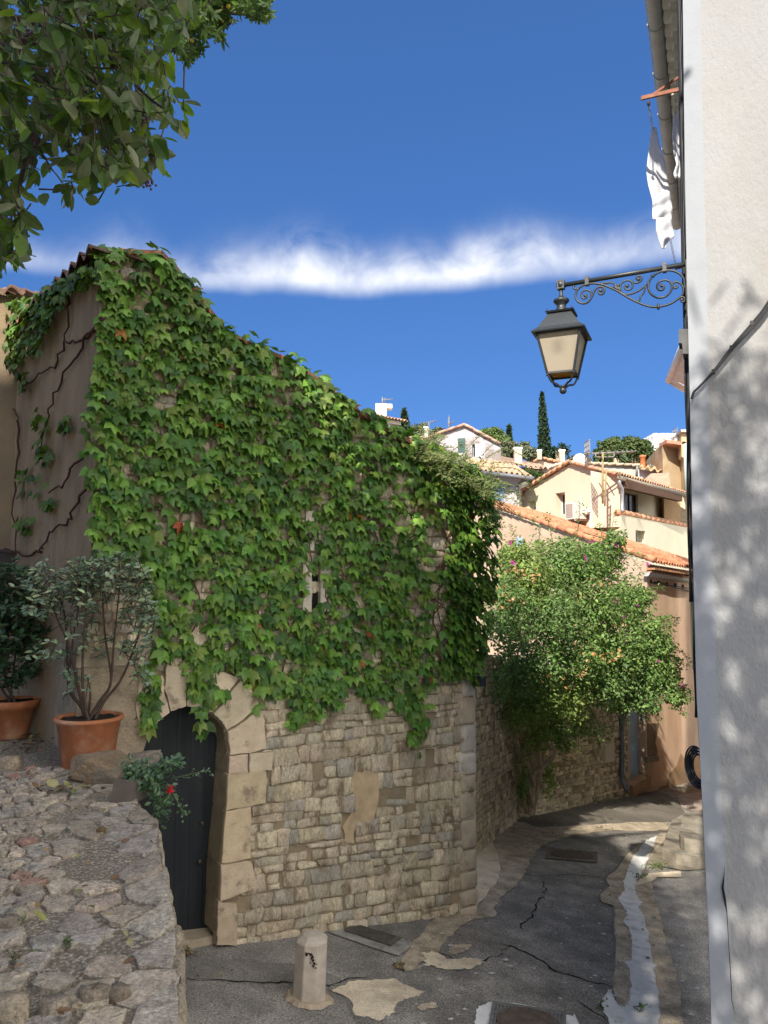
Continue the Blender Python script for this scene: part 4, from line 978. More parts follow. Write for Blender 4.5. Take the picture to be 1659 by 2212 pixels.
def planter():
    f = [(238, 1727), (280, 1742), (298, 1700), (297, 1690), (247, 1684)]
    Y = T(262, 1738).y-.0
    A = P(237, 1733, Y); B = P(280, 1740, Y+.02); C_ = P(291, 1688, Y+.02); D_ = P(247, 1683, Y); bk = Vector((.075, .17, .012))
    base = (A+B+bk)/2+bk*.2
    root = thing('planter', (base.x, base.y, A.z), 'small square grey-brown planter tipped beside the boulder', 'planter')
    M_pl = mat('grey_clay', (.105, .085, .07), .8, .15, 8, .3, 60)
    mb = MB(); th = .1
    mb.quad(A, B, C_, D_); mb.quad(B, B+bk, C_+bk, C_); mb.quad(B+bk, A+bk, D_+bk, C_+bk); mb.quad(A+bk, A, D_, D_+bk); mb.quad(A, B, B+bk, A+bk)
    ctr = (C_+D_+bk+D_+C_+bk)/4; inn = [ctr+(p-ctr)*.86 for p in (D_, C_, C_+bk, D_+bk)]; out_ = [D_, C_, C_+bk, D_+bk]; dn = (A-D_)*.12
    for i in range(4):
        j = (i+1) % 4; mb.quad(out_[i], out_[j], inn[j], inn[i]); mb.quad(inn[i], inn[j], inn[j]+dn, inn[i]+dn)
    mb.build('body', M_pl, root)
    mb = MB(); mb.quad(*[p+dn*.8 for p in inn]); mb.build('soil', M_soil, root)
    # trailing plant with small rounded leaves and one red flower
    pl = thing('trailing_plant', ctr+dn*.8, 'trailing plant with a red flower spilling from the small planter over the dark door', 'plant')
    rr = random.Random(9); mb = MB(); pos = []; nr = []; tp = []; sc_ = []; cl = []
    trails = [[(290, 1672), (315, 1668), (345, 1668), (370, 1655), (388, 1640)], [(290, 1675), (320, 1680), (350, 1690), (365, 1710), (372, 1725)], [(290, 1678), (310, 1690), (325, 1710), (338, 1740), (345, 1770)], [(285, 1668), (300, 1655), (320, 1655), (340, 1660)],
              [(370, 1682), (400, 1675), (430, 1668), (452, 1664)], [(372, 1712), (385, 1735), (395, 1755), (402, 1762)], [(285, 1670), (282, 1655), (278, 1645)], [(320, 1675), (335, 1665), (360, 1650), (378, 1645)], [(335, 1690), (345, 1720), (350, 1745)], [(345, 1770), (338, 1785)]]
    for i, tr in enumerate(trails):
        dy = rr.uniform(-.06, .12); q = bez([ctr+dn*.8]+[P(x, y, Y+.08+dy) for x, y in tr] if i not in (4, 5, 9) else [P(x, y, Y+.08+dy) for x, y in tr], 6); mb.tube(q, .0035, 4)
        dens = (2 if i in (4, 5, 9) else 6)
        for p in q[3:]:
            for _ in range(dens if rr.random() < .8 else 1):
                d = Vector((rr.gauss(0, 1), rr.gauss(0, 1), rr.gauss(0, .7))).normalized(); s = rr.uniform(.018, .034) if i not in (4, 5) else rr.uniform(.012, .02)
                pos.append(p+d*rr.uniform(.0, .05)); tp.append(d); nr.append(Vector((rr.gauss(0, .6), -.6+rr.gauss(0, .4), .8))); sc_.append((s*1.3, s*1.3)); cl.append(vary(rr.choice([(.07, .125, .06), (.05, .10, .045), (.10, .16, .09), (.06, .12, .04)]), .25, rr, .08))
    mb.build('stems', mat('green_stem', (.10, .13, .05), .8, .2), pl)
    leaf_cloud('foliage', OV_V, OV_F, pos, nr, tp, sc_, cl, M_sleaf, pl)
    fl = P(367, 1704, Y+.02); pos = []; nr = []; tp = []; sc_ = []; cl = []
    for i in range(6):
        a = 6.283*i/6; d = Vector((.2+.4*math.cos(a), -.4, .9*math.sin(a)))
        pos.append(fl); tp.append(d); nr.append(Vector((.8*math.cos(a+1.2), -.6, .8*math.sin(a+1.2)))); sc_.append((.034, .038)); cl.append((.55, .012, .02))
    leaf_cloud('flower', OV_V, OV_F, pos, nr, tp, sc_, cl, mat('red_petal', attr=True, rough=.5, var=.1, transl=.2), pl)
planter()
# fallen leaves on the path and in the gutters
pos = []; nr = []; tp = []; sc_ = []; cl = []; rr = random.Random(40)
def drop(p, s, c): pos.append(p); nr.append(Vector((rr.gauss(0, .35), rr.gauss(0, .35), 1))); tp.append(Vector((rr.gauss(0, 1), rr.gauss(0, 1), 0))); sc_.append((s, s*1.2)); cl.append(c)
BR = [(.19, .13, .06), (.16, .09, .045), (.22, .19, .09), (.10, .06, .035), (.15, .17, .05)]
for i in range(75):
    px = rr.uniform(0, 330); py = rr.uniform(1640, 2190)
    p = T(px, py, .05)
    if p.x > -.9 and py > 1900: continue
    drop(p, rr.uniform(.02, .05), vary(rr.choice(BR), .25, rr))
for cx, cy, sx, sy, n in ((60, 1605, 35, 15, 45), (160, 1702, 40, 6, 25), (95, 1700, 40, 10, 8)):
    for i in range(n): drop(T(cx+rr.gauss(0, sx*.6), cy+rr.gauss(0, sy*.6), rr.uniform(.02, .08)), rr.uniform(.03, .07), vary(rr.choice(BR), .25, rr))
drop(T(125, 1700, .06), .11, (.33, .29, .13)); drop(T(210, 1790, .05), .09, (.18, .13, .06)); drop(T(100, 1990, .07), .06, (.2, .2, .06))
for cx, cy, sx, sy, n in ((405, 2055, 10, 5, 30), (1285, 1790, 40, 5, 30), (1185, 1803, 60, 5, 25), (1130, 1822, 30, 4, 10), (1145, 1765, 25, 4, 22), (1195, 1747, 20, 3, 16), (1240, 1735, 30, 3, 10), (865, 2085, 12, 6, 16), (1400, 2010, 50, 60, 8), (470, 2100, 60, 20, 14), (700, 1975, 200, 12, 26), (1300, 1950, 150, 60, 10), (1420, 1880, 25, 8, 12)):
    for i in range(n): 
        q = G(cx+rr.gauss(0, sx*.6), cy+rr.gauss(0, sy*.6), .03)
        drop(q, rr.uniform(.02, .045), vary(rr.choice(BR), .25, rr))
lo = leaf_cloud('fallen_leaves', OV_V, OV_F, pos, nr, tp, sc_, cl, mat('dry_leaf', attr=True, rough=.8, var=.3, scale=30))
tag(lo, 'dry brown and yellow leaves lying scattered over the path and road', 'fallen leaves', kind='stuff')
# little weeds at the foot of walls
pos = []; nr = []; tp = []; sc_ = []; cl = []
for cx, cy, sx, sy, n in ((1010, 1918, 8, 6, 40), (1012, 1905, 4, 4, 20), (1420, 1878, 22, 5, 90), (1385, 1900, 12, 4, 40), (1350, 1690, 8, 4, 40), (1420, 1688, 20, 3, 40), (985, 1970, 10, 4, 14), (1460, 1700, 20, 3, 20), (1385, 2190, 12, 5, 20), (1300, 2180, 10, 5, 16)):
    for i in range(n):
        q = G(cx+rr.gauss(0, sx*.6), cy+rr.gauss(0, sy*.5)); q.z = gz(q.x, q.y)+rr.uniform(.01, .07)
        pos.append(q); d = Vector((rr.gauss(0, 1), rr.gauss(0, 1), rr.uniform(.2, 1.4))); tp.append(d); nr.append(Vector((rr.gauss(0, 1), rr.gauss(0, 1), .7))); s = rr.uniform(.02, .05); sc_.append((s*.8, s)); cl.append(vary((.09, .13, .035), .3, rr, .1))
for px, py in ((142, 2055), (30, 2085), (45, 2010)):
    for i in range(18):
        q = T(px+rr.gauss(0, 5), py+rr.gauss(0, 3)); q.z += rr.uniform(.01, .05); pos.append(q); tp.append(Vector((rr.gauss(0, 1), rr.gauss(0, 1), .8))); nr.append(Vector((rr.gauss(0, 1), rr.gauss(0, 1), .7))); sc_.append((.014, .02)); cl.append((.05, .09, .03))
wd = leaf_cloud('weeds', OV_V, OV_F, pos, nr, tp, sc_, cl, M_sleaf); tag(wd, 'low green weeds sprouting along wall feet and cracks', 'weeds', kind='stuff')

def bollard():
    c = G(667, 2158); Y = c.y; r_ = 35/1661*Y; h = 120/1661*Y; lean = Vector((.02, 0, 0))
    root = thing('bollard', c, 'octagonal grey concrete bollard with a dark red mark', 'bollard')
    mb = MB(); n = 8; rings = []
    a0 = math.pi/8+.06
    for rad, hh in ((r_*1.05, -.05), (r_*1.03, 0), (r_*.985, h-.05), (r_*.99, h-.012), (r_*.95, h), (r_*.55, h+.035), (r_*.0, h+.042)):
        if rad == 0: rings.append([mb.vert(c+lean+Vector((0, 0, hh)))]); continue
        rings.append([mb.vert(c+lean*(hh/h)+Vector((rad*math.cos(a0+6.28319*k/n), rad*math.sin(a0+6.28319*k/n), hh))) for k in range(n)])
    for i in range(len(rings)-2):
        for k in range(n): mb.face([rings[i][k], rings[i][(k+1) % n], rings[i+1][(k+1) % n], rings[i+1][k]])
    for k in range(n): mb.face([rings[-2][k], rings[-2][(k+1) % n], rings[-1][0]])
    ob = mb.build('post', mat('bollard_concrete', (.44, .375, .30), .9, .14, 9, .6, 70, second=(.36, .30, .235), sscale=4, samt=.35, bdist=.006), root)
    md = ob.modifiers.new('bevel', 'BEVEL'); md.width = .006; md.segments = 1
    mb = MB(); pts = []; rr = random.Random(6)
    for k in range(26):
        a = 6.2832*k/26; q = 1.36+rr.uniform(-.12, .12)
        pts.append((c.x+r_*q*math.cos(a)*1.05, c.y+r_*q*math.sin(a)*.95))
    top = [mb.vert((x*.86+c.x*.14, y*.86+c.y*.14, gz(x, y)+.03)) for x, y in pts]; low = [mb.vert((x, y, gz(x, y)+.005)) for x, y in pts]
    for k in range(26): mb.face([low[k], low[(k+1) % 26], top[(k+1) % 26], top[k]])
    mb.face(top); mb.build('mortar_collar', mat('collar_mortar', (.36, .29, .205), .95, .2, 12, .6, 60), root)
    # the ragged dark red mark on the front face
    mb = MB()
    for px, py, w_, h_ in ((666, 2052, 9, 3), (662, 2055, 5, 4), (671, 2054, 7, 5), (675, 2060, 5, 6), (676, 2067, 5, 6), (673, 2063, 3, 5), (679, 2074, 6, 5), (677, 2079, 5, 4), (682, 2083, 4, 3), (671, 2072, 2, 3), (660, 2050, 2, 2), (684, 2075, 3, 2)):
        q = P(px, py+8, Y-r_*1.0); k = Y/1661; n = 9
        mb.poly([q+Vector((w_*k*.62*rr.uniform(.6, 1.15)*math.cos(6.283*i/n), -.0005*rr.random(), h_*k*.62*rr.uniform(.6, 1.15)*math.sin(6.283*i/n))) for i in range(n)])
    mb.build('mark', mat('dark_red_paint', (.035, .008, .01), .7, .2, 30), root)
bollard()
# ================= the tall white house on the right =================
DV = Vector((.392, .920, 0)); PV = Vector((-.920, .392, 0)); RV = Vector((.920, -.392, 0))
cpx = [(1466, -700), (1470, -300), (1475, 0), (1480, 400), (1484, 600), (1490, 850), (1497, 1200), (1505, 1500), (1518, 1750), (1530, 2000), (1537, 2212), (1545, 2420)]
CORN = [P(x, y, 5.45) for x, y in cpx]; CORN[0].z = 8.6
wh = thing('white_house', (2.25, 5.45, gz(2.25, 5.45)), 'tall white plastered house filling the right edge of the photo', 'house')
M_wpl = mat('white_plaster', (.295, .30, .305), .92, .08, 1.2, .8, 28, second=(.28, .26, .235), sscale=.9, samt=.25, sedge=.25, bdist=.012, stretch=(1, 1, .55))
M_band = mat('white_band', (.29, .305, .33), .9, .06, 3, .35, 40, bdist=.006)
mb = MB(); mb.smooth = False
NC = 10
def endw(i, a, o=0.0): return CORN[i]+RV*a-DV*o
for i in range(len(CORN)-1):
    for k in range(NC): mb.quad(endw(i, 5*k/NC), endw(i, 5*(k+1)/NC), endw(i+1, 5*(k+1)/NC), endw(i+1, 5*k/NC))
    a, b = CORN[i], CORN[i+1]; q = 8.7; mb.quad(a, b, b+DV*q, a+DV*q)
    mb.quad(a+DV*q, b+DV*q, b+DV*q+RV*5, a+DV*q+RV*5)
mb.quad(CORN[0], CORN[0]+RV*5, CORN[0]+RV*5+DV*8.7, CORN[0]+DV*8.7)
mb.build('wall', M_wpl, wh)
mb = MB()
for i in range(len(CORN)-1):
    wa = .128+.006*math.sin(i*2.1); wb = .128+.006*math.sin((i+1)*2.1)
    mb.quad(endw(i, 0, .004), endw(i, wa, .004), endw(i+1, wb, .004), endw(i+1, 0, .004))
    mb.quad(endw(i, 0, .004), endw(i+1, 0, .004), endw(i+1, 0, -.02)+PV*.003, endw(i, 0, -.02)+PV*.003)
    mb.quad(endw(i, wa, .004), endw(i, wa, 0), endw(i+1, wb, 0), endw(i+1, wb, .004))
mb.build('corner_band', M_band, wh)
PE = Plane((CORN[6].x, CORN[6].y), (CORN[6].x+RV.x, CORN[6].y+RV.y)); PF = Plane((2.17, 5.45), (2.17+DV.x, 5.45+DV.y))
if PF.n.dot(PV) < 0: PF.n = -PF.n
# a crack and plaster losses near the foot of the wall
mb = MB(); rr = random.Random(3)
for pts, w0 in (([(1565, 1870), (1564, 1890), (1561, 1916), (1565, 1939), (1570, 1969), (1572, 2000), (1574, 2040), (1578, 2100), (1581, 2160), (1588, 2190)], 2.6), ([(1596, 1945), (1602, 1955), (1604, 1963)], 1.0)):
    Lr = []; Rr = []
    for i, (x, y) in enumerate(pts):
        ww = w0*(1.3 if 1 < i < 4 else .4)*rr.uniform(.6, 1)
        if i in (0, len(pts)-1): ww *= .2
        Lr.append(mb.vert(PE.w(x-ww, y, 0)+Vector((0, 0, 0)))); Rr.append(mb.vert(PE.w(x+ww, y, 0)))
    # lift onto the battered face
    for i, (x, y) in enumerate(pts):
        zz = PE.hit(x, y)[1]; j = min(range(len(CORN)), key=lambda q: abs(CORN[q].z-zz))
    for i in range(len(pts)-1): mb.face([Lr[i], Rr[i], Rr[i+1], Lr[i+1]])
mb.v = [tuple(Vector(p)-DV*.012) for p in mb.v]
mb.build('crack', M_crack, wh)
H = 6.5
def gpt(py, dx=0, dz=0):
    r_ = ray(1395+.116*py, py); p = r_*(H/r_.z); return p
g0 = gpt(0); off = (g0-Vector((2.17, 5.45, 0))).dot(PV)
def gl_(s, o, z): return Vector((2.17, 5.45, 0))+DV*s+PV*o+Vector((0, 0, z))
M_zinc = mat('weathered_zinc', (.40, .425, .43), .6, .14, 4, .1, 30, spec=.5, second=(.47, .48, .46), sscale=5, samt=.25)
mb = MB(); n = 10; rG = .085; rings = []; mb.smooth = True
for s in np.linspace(-.2, 8.8, 28):
    rings.append([mb.vert(gl_(s, off-rG+rG*math.cos(math.pi+math.pi*k/n), H-.02+rG*math.sin(math.pi+math.pi*k/n)*1.05)) for k in range(n+1)])
for i in range(len(rings)-1):
    for k in range(n): mb.face([rings[i][k], rings[i][k+1], rings[i+1][k+1], rings[i+1][k]])
mb.smooth = False; mb.tube([gl_(-.2, off, H-.015), gl_(8.8, off, H-.015)], .011, 6)
mb.build('gutter', M_zinc, wh)
for s in np.arange(1.3, 8.8, .95):
    mb = MB(); mb.tube([gl_(s, off-rG+(rG+.006)*math.cos(math.pi+math.pi*k/12), H-.02+(rG+.006)*math.sin(math.pi+math.pi*k/12)*1.05) for k in range(13)], .008, 5)
    mb.tube([gl_(s, off+.005, H-.03), gl_(s, off+.012, H+.01)], .012, 5); mb.build('gutter_clip', mat('pale_clip', (.5, .46, .36), .6, .1), wh)
mb = MB()   # stepped tile courses under the eave
for s in np.arange(-.2, 8.8, .24):
    mb.col = vary((.55, .56, .53), .06)
    for k in range(2):
        a0 = 0; a1 = (off-2*rG)*(.55 if k == 0 else 1.0); z = H-.20+.11*k
        pts = [gl_(s+.235*t, a1-.018*(2*t-1)**2, z-.03*math.sin(math.pi*t)) for t in np.linspace(0, 1, 6)]
        for i in range(5):
            p, q = pts[i], pts[i+1]; mb.quad(p, q, q-PV*a1, p-PV*a1); mb.quad(p, q, Vector((q.x, q.y, z+.1)), Vector((p.x, p.y, z+.1)))
mb.build('eave_courses', mat('eave_plaster', attr=True, rough=.9, var=.12, scale=6, second=(.42, .38, .3), sscale=5, samt=.2), wh)
mb = MB(); tile_roof(mb, gl_(-.3, off-.07, H+.02), gl_(8.8, off-.07, H+.02), gl_(-.3, -2.6, H+.9), gl_(8.8, -2.6, H+.9), .21, .36, (.40, .17, .09)); mb.build('roof', M_tile, wh)
# cables that run down the corner, and the three that cross the end wall
M_cab = mat('black_cable', (.018, .018, .019), .55, .2, 30, spec=.4)
cb = thing('cable_bundle', P(1470, 0, 5.6), 'bundle of dark twisted cables running down the corner of the white house', 'cables')
rr = random.Random(8)
cx_ = [(-200, 1467), (0, 1470), (200, 1473.5), (400, 1477), (560, 1479), (650, 1482), (720, 1484), (830, 1486), (1000, 1489), (1130, 1492), (1250, 1494.5), (1310, 1496)]
for k in range(6):
    mb = MB(); pts = []
    ph = rr.uniform(0, 6.28); fr = rr.uniform(.008, .014)
    for y in range(-200, 1311 if k < 3 else 760, 30):
        x = np.interp(y, [q[0] for q in cx_], [q[1] for q in cx_])+3.2*math.sin(y*fr+ph)-2
        pts.append(P(x, y, 5.6+.05*math.cos(y*fr+ph)))
    mb.tube(pts, .0085, 6); mb.build('cable', M_cab, cb)
mb = MB(); pts = [P(1495+.012*(y-850)+1.5*math.sin(y*.03), y, 5.62) for y in range(870, 1560, 20)]; mb.tube(pts, .012, 6); mb.build('cable', M_cab, cb)
cw = thing('wall_cables', PE.w(1584, 745), 'three black cables sagging diagonally across the sunlit white end wall', 'cables')
for k, (dy, rad) in enumerate(((0, .007), (9, .009), (16, .007))):
    pts = []
    for i, (x, y) in enumerate([(1830, 380), (1740, 520), (1659, 652), (1624, 698), (1584, 745), (1542, 800), (1510, 836), (1499, 847), (1494, 862)]):
        t = max(0, (x-1500)/170); pts.append(PE.w(x, y+dy*min(1.1, t)*(1.0 if i < 6 else .3), .025+.004*k))
    mb = MB(); mb.tube(bez(pts, 5), rad, 6); mb.build('cable', M_cab, cw)
for x, y in ((1624, 699), (1580, 752), (1541, 803)):
    mb = MB(); q = PE.w(x, y, .02); mb.box(q, RV*.012, DV*.02, (0, 0, .016)); mb.build('clip', M_cab, cw)
jb = thing('junction_box', P(1478, 740, 5.5), 'small grey junction box fixed at the corner of the white house below the lamp bracket', 'junction box')
mb = MB(); f = [(1466, 711), (1489, 710), (1490, 762), (1476, 762), (1473, 741), (1466, 741)]; mb.prism([P(x, y, 5.46) for x, y in f], DV*.16); mb.build('box', mat('grey_box', (.10, .10, .098), .7, .2, 10), jb)
mb = MB(); mb.prism([P(x, y, 5.455) for x, y in ((1475, 758), (1490, 758), (1490.5, 764), (1475, 764))], DV*.17); mb.build('lip', mat('grey_box'), jb)

# ---------------- the street lamp on its scrolled bracket ----------------
def c7b(l): return [(1124.6+.2315*x, 548.6+.2315*y) for x, y in l]
Bp = P(1481, 571, 5.47); PL = Plane((Bp.x, Bp.y), (Bp.x+PV.x, Bp.y+PV.y))
M_blk = mat('black_lamp_paint', (.02, .024, .027), .42, .2, 14, .15, 80, spec=.5)
lamp = thing('street_lamp', Bp, 'black square lantern hanging from a scrolled wrought-iron bracket on the white house', 'street lamp')
br = thing('bracket', (0, 0, 0), None, None); br.parent = lamp
mb = MB()
def LW(l, o=0): return [PL.w(x, y, o) for x, y in c7b(l)]
a, b = LW([(395, 292), (1550, 93)]); mb.tube([a, b], .0175, 12); mb.build('bar', M_blk, br)
for q in ((620, 250), (1342, 124)):
    mb = MB(); c = LW([q])[0]; t = (b-a).normalized(); mb.box(c-Vector((0, 0, .004)), t*.014, PL.n*.024, t.cross(PL.n)*.034); mb.build('collar', M_blk, br)
mb = MB(); p0, p1 = LW([(1556, 60), (1570, 590)]); mb.box((p0+p1)/2, (p1-p0)/2, PL.n*.022, PV*.012); mb.build('wall_plate', M_blk, br)
curves = [
 [(1530, 330), (1522, 230), (1462, 172), (1370, 152), (1280, 177), (1215, 230), (1190, 300), (1215, 370), (1280, 408), (1350, 398), (1400, 350), (1412, 300), (1390, 257), (1340, 245), (1290, 265), (1272, 305), (1290, 335), (1325, 335), (1338, 305), (1315, 295)],
 [(1412, 295), (1430, 267), (1470, 264), (1505, 290), (1520, 330), (1510, 380), (1470, 420), (1390, 468), (1285, 494), (1200, 490), (1100, 455), (1000, 405), (900, 345), (800, 300), (730, 280), (650, 277), (590, 290), (535, 330), (513, 390), (530, 440), (580, 463), (630, 448), (665, 400), (690, 345), (722, 312), (765, 308), (783, 340), (765, 374), (735, 373), (729, 348), (748, 342)],
 [(660, 400), (655, 355), (620, 338), (578, 350), (566, 392), (588, 418), (617, 405), (606, 388)],
 [(545, 318), (520, 330), (496, 322), (492, 302), (508, 298)],
 [(745, 278), (800, 272), (850, 267), (880, 290), (910, 330), (955, 374), (1020, 376), (1100, 345), (1160, 300), (1190, 268), (1232, 205)],
 [(950, 372), (930, 330), (936, 282), (975, 250), (1025, 252), (1047, 290), (1030, 328), (988, 334), (972, 306), (995, 298)],
 [(1043, 264), (1090, 270), (1130, 242), (1125, 208), (1092, 206), (1080, 232), (1100, 236)],
 [(1425, 300), (1440, 322), (1465, 312), (1455, 295)], [(1475, 420), (1500, 402), (1530, 410), (1528, 445), (1500, 445), (1508, 428)],
 [(1166, 300), (1150, 360), (1120, 395), (1108, 435), (1090, 446)]]
for cu in curves:
    mb = MB(); p = bez(LW(cu), 4); mb.tube(p, .0075 if len(cu) < 15 else .0085, 6); e = p[-1]
    if len(cu) > 5: mb.ball(e, .016, 8, (1, .6, 1))
    mb.build('scroll', M_blk, br)
for pts in ([(850, 322), (880, 312), (910, 340)], [(905, 335), (905, 300), (925, 285)], [(885, 290), (915, 320), (940, 350)]):
    mb = MB(); mb.tube(bez(LW(pts), 3), [.004, .006, .008, .011, .011, .010, .008], 6); mb.build('leaf_ornament', M_blk, br)
mb = MB(); c = LW([(1285, 492)])[0]; mb.ball(c, .02, 8, (.7, .7, 1.3)); mb.build('knop', M_blk, br)
# lantern
lc = LW([(376, 290)])[0]; K = lc.y/1661
def zl(cy): return (ray(1211, 548.6+.2315*cy)*(lc.y/ray(1211, 548.6+.2315*cy).y)).z
A_, B_ = PV.copy(), DV.copy()
def sq(cx, hw, z): return [Vector((lc.x, lc.y, z))+A_*hw*sa+B_*hw*sb for sa, sb in ((1, -1), (-1, -1), (-1, 1), (1, 1))]
ln = thing('lantern', (lc.x, lc.y, zl(300)), None, None); ln.location -= lamp.location; ln.parent = lamp
mb = MB(); mb.ball(lc, .042, 6, (1, 1, 1)); mb.box(lc, A_*.027, B_*.027, (0, 0, .035)); mb.build('knuckle', M_blk, ln)
zr0, zr1, zg0, zg1 = zl(752), zl(556), zl(772), zl(1128)
mb = MB(); z3 = zl(440); mb.lathe(Vector((lc.x, lc.y, 0)), [(.0, lc.z-.02), (.013, lc.z-.03), (.013, z3+.05), (.02, z3+.035), (.028, z3+.022), (.058, z3+.012), (.062, z3), (.055, z3-.012), (.036, z3-.03), (.034, z3-.045), (.045, z3-.07), (.055, zr1+.01), (.0, zr1+.005)], 24); mb.build('finial', M_blk, ln)
mb = MB()
u0, u1 = sq(0, .108, zr1), sq(0, .100, zr1-.012); l0, l1 = sq(0, .158, zr0+.03), sq(0, .2, zr0-.006); l2 = sq(0, .197, zr0-.016); in0 = sq(0, .085, zr1-.014)
for i in range(4):
    j = (i+1) % 4
    mb.quad(u0[i], u0[j], u1[j], u1[i]); mb.quad(u1[i], u1[j], in0[j], in0[i]); mb.quad(in0[i], in0[j], l0[j], l0[i]); mb.quad(l0[i], l0[j], l1[j], l1[i]); mb.quad(l1[i], l1[j], l2[j], l2[i])
t2 = sq(0, .15, zr0-.016); mb.poly(u0)
for i in range(4): j = (i+1) % 4; mb.quad(l2[i], l2[j], t2[j], t2[i])
for i in range(4): mb.tube([u0[i]-(u0[i]-Vector((lc.x, lc.y, zr1)))*.12-Vector((0, 0, .01)), u0[i]-(u0[i]-Vector((lc.x, lc.y, zr1)))*.12+Vector((0, 0, .018))], .006, 5)
mb.build('hood', M_blk, ln)
gt, gb = sq(0, .163, zr0-.012), sq(0, .100, zg1); gt2, gb2 = sq(0, .155, zr0-.012), sq(0, .094, zg1+.004)
M_gl = bpy.data.materials.new('frosted_glass'); M_gl.use_nodes = True; t_ = M_gl.node_tree; t_.nodes.clear()
o_ = N(t_, 'ShaderNodeOutputMaterial'); p_ = N(t_, 'ShaderNodeBsdfPrincipled'); tr_ = N(t_, 'ShaderNodeBsdfTranslucent'); m_ = N(t_, 'ShaderNodeMixShader')
p_.inputs['Base Color'].default_value = (.41, .35, .265, 1); p_.inputs['Roughness'].default_value = .45; tr_.inputs[0].default_value = (.42, .31, .17, 1); m_.inputs[0].default_value = .25
t_.links.new(p_.outputs[0], m_.inputs[1]); t_.links.new(tr_.outputs[0], m_.inputs[2]); t_.links.new(m_.outputs[0], o_.inputs[0])
for i in range(4):
    mb = MB(); j = (i+1) % 4; mb.quad(gt2[i], gt2[j], gb2[j], gb2[i]); mb.build('glass_pane', M_gl, ln)
mb = MB(); mb.poly(sq(0, .088, zg1+.006)); mb.build('bottom_pane', mat('amber_glass', (.55, .28, .06), .4, .1, transl=.5), ln)
mb = MB()
for i in range(4):
    j = (i+1) % 4
    for a, b, w_ in ((gt[i], gb[i], .0085), (gb[i], gb[j], .0075), (gt[i], gt[j], .012)):
        t = (b-a).normalized(); s_ = t.cross(Vector((0, 0, 1)) if abs(t.z) < .8 else A_).normalized(); mb.box((a+b)/2, (b-a)/2, s_*w_, t.cross(s_)*w_)
mb.build('frame', M_blk, ln)
zb_ = zl(1275)
for i in range(4):
    mb = MB(); c = Vector((lc.x, lc.y, zb_+.02)); q = gb[i]; m1 = q.lerp(c, .25)-Vector((0, 0, .035)); m2 = q.lerp(c, .6)-Vector((0, 0, .015)); m3 = q.lerp(c, .88)-Vector((0, 0, .012))
    mb.tube(bez([q+Vector((0, 0, .004)), m1, m2, m3, c], 4), .0085, 6); mb.ball(q-Vector((0, 0, .016)), .010, 6); mb.build('arm', M_blk, ln)
mb = MB(); mb.ball(Vector((lc.x, lc.y, zb_)), .028, 12); mb.lathe(Vector((lc.x, lc.y, zb_)), [(.012, .02), (.024, .028), (.02, .04), (.0, .045)], 12); mb.build('ball', M_blk, ln)

# ---------------- clothes line and washing ----------------
def c6(l): return [(1316.6+.2063*x, .2063*y) for x, y in l]
M_rust = mat('rusty_bar', (.30, .135, .085), .85, .3, 20, .4, 60)
YB = 7.0
lb = thing('clothesline_bracket', P(1468, 193, YB), 'rusty iron clothes line bracket sticking out under the gutter of the white house', 'bracket')
a, b, c, d = [P(x, y, YB+(.12 if i in (0, 2) else 0)) for i, (x, y) in enumerate(c6([(330, 1030), (760, 930), (450, 992), (760, 785)]))]
for nm, p, q, w_ in (('arm', a, b, .018), ('strut', c, d, .010)):
    mb = MB(); t = (q-p).normalized(); s_ = t.cross(Vector((0, 1, 0))).normalized(); mb.box((p+q)/2, (q-p)/2, s_*w_, t.cross(s_)*.012); mb.build(nm, M_rust, lb)
mb = MB(); mb.ball(P(1401, 224, YB+.1), .024, 8, (.7, .7, 1.1)); mb.build('pulley', mat('rusty_dark', (.06, .03, .025), .7, .2), lb)
mb = MB(); mb.ball(P(1453, 205, YB), .014, 8); mb.build('pulley', mat('pale_clip'), lb)
lb2 = thing('clothesline_bracket', P(1476, 577, 12.0), 'far rusty clothes line bracket seen just behind the lamp bar', 'bracket')
mb = MB(); p, q = P(1459, 578, 12.0), P(1480, 574, 12.0); mb.box((p+q)/2, (q-p)/2, (0, .02, 0), (0, 0, .03)); mb.build('arm', M_rust, lb2)
M_rope = mat('white_rope', (.62, .62, .62), .7, .05)
cl1 = thing('clothesline', P(1401, 224, YB+.1), 'thin white clothes lines running between the two rusty brackets', 'clothes line')
for p_ in ([(1400, 228, 7.1), (1408, 276, 7.6), (1436, 470, 10.2), (1459, 575, 12.0)], [(1402.5, 228, 7.1), (1411, 276, 7.6), (1439, 468, 10.2), (1461, 575, 12.0)], [(1452.5, 208, 7.0), (1457, 242, 7.4), (1466, 390, 9.2), (1474, 575, 12.0)], [(1454.5, 208, 7.0), (1459, 242, 7.4), (1468, 390, 9.2), (1475, 575, 12.0)]):
    mb = MB(); mb.tube([P(*q) for q in p_], .004, 5); mb.build('rope', M_rope, cl1)
M_cloth = mat('white_cotton', (.80, .80, .82), .85, .04, 8, transl=.25)
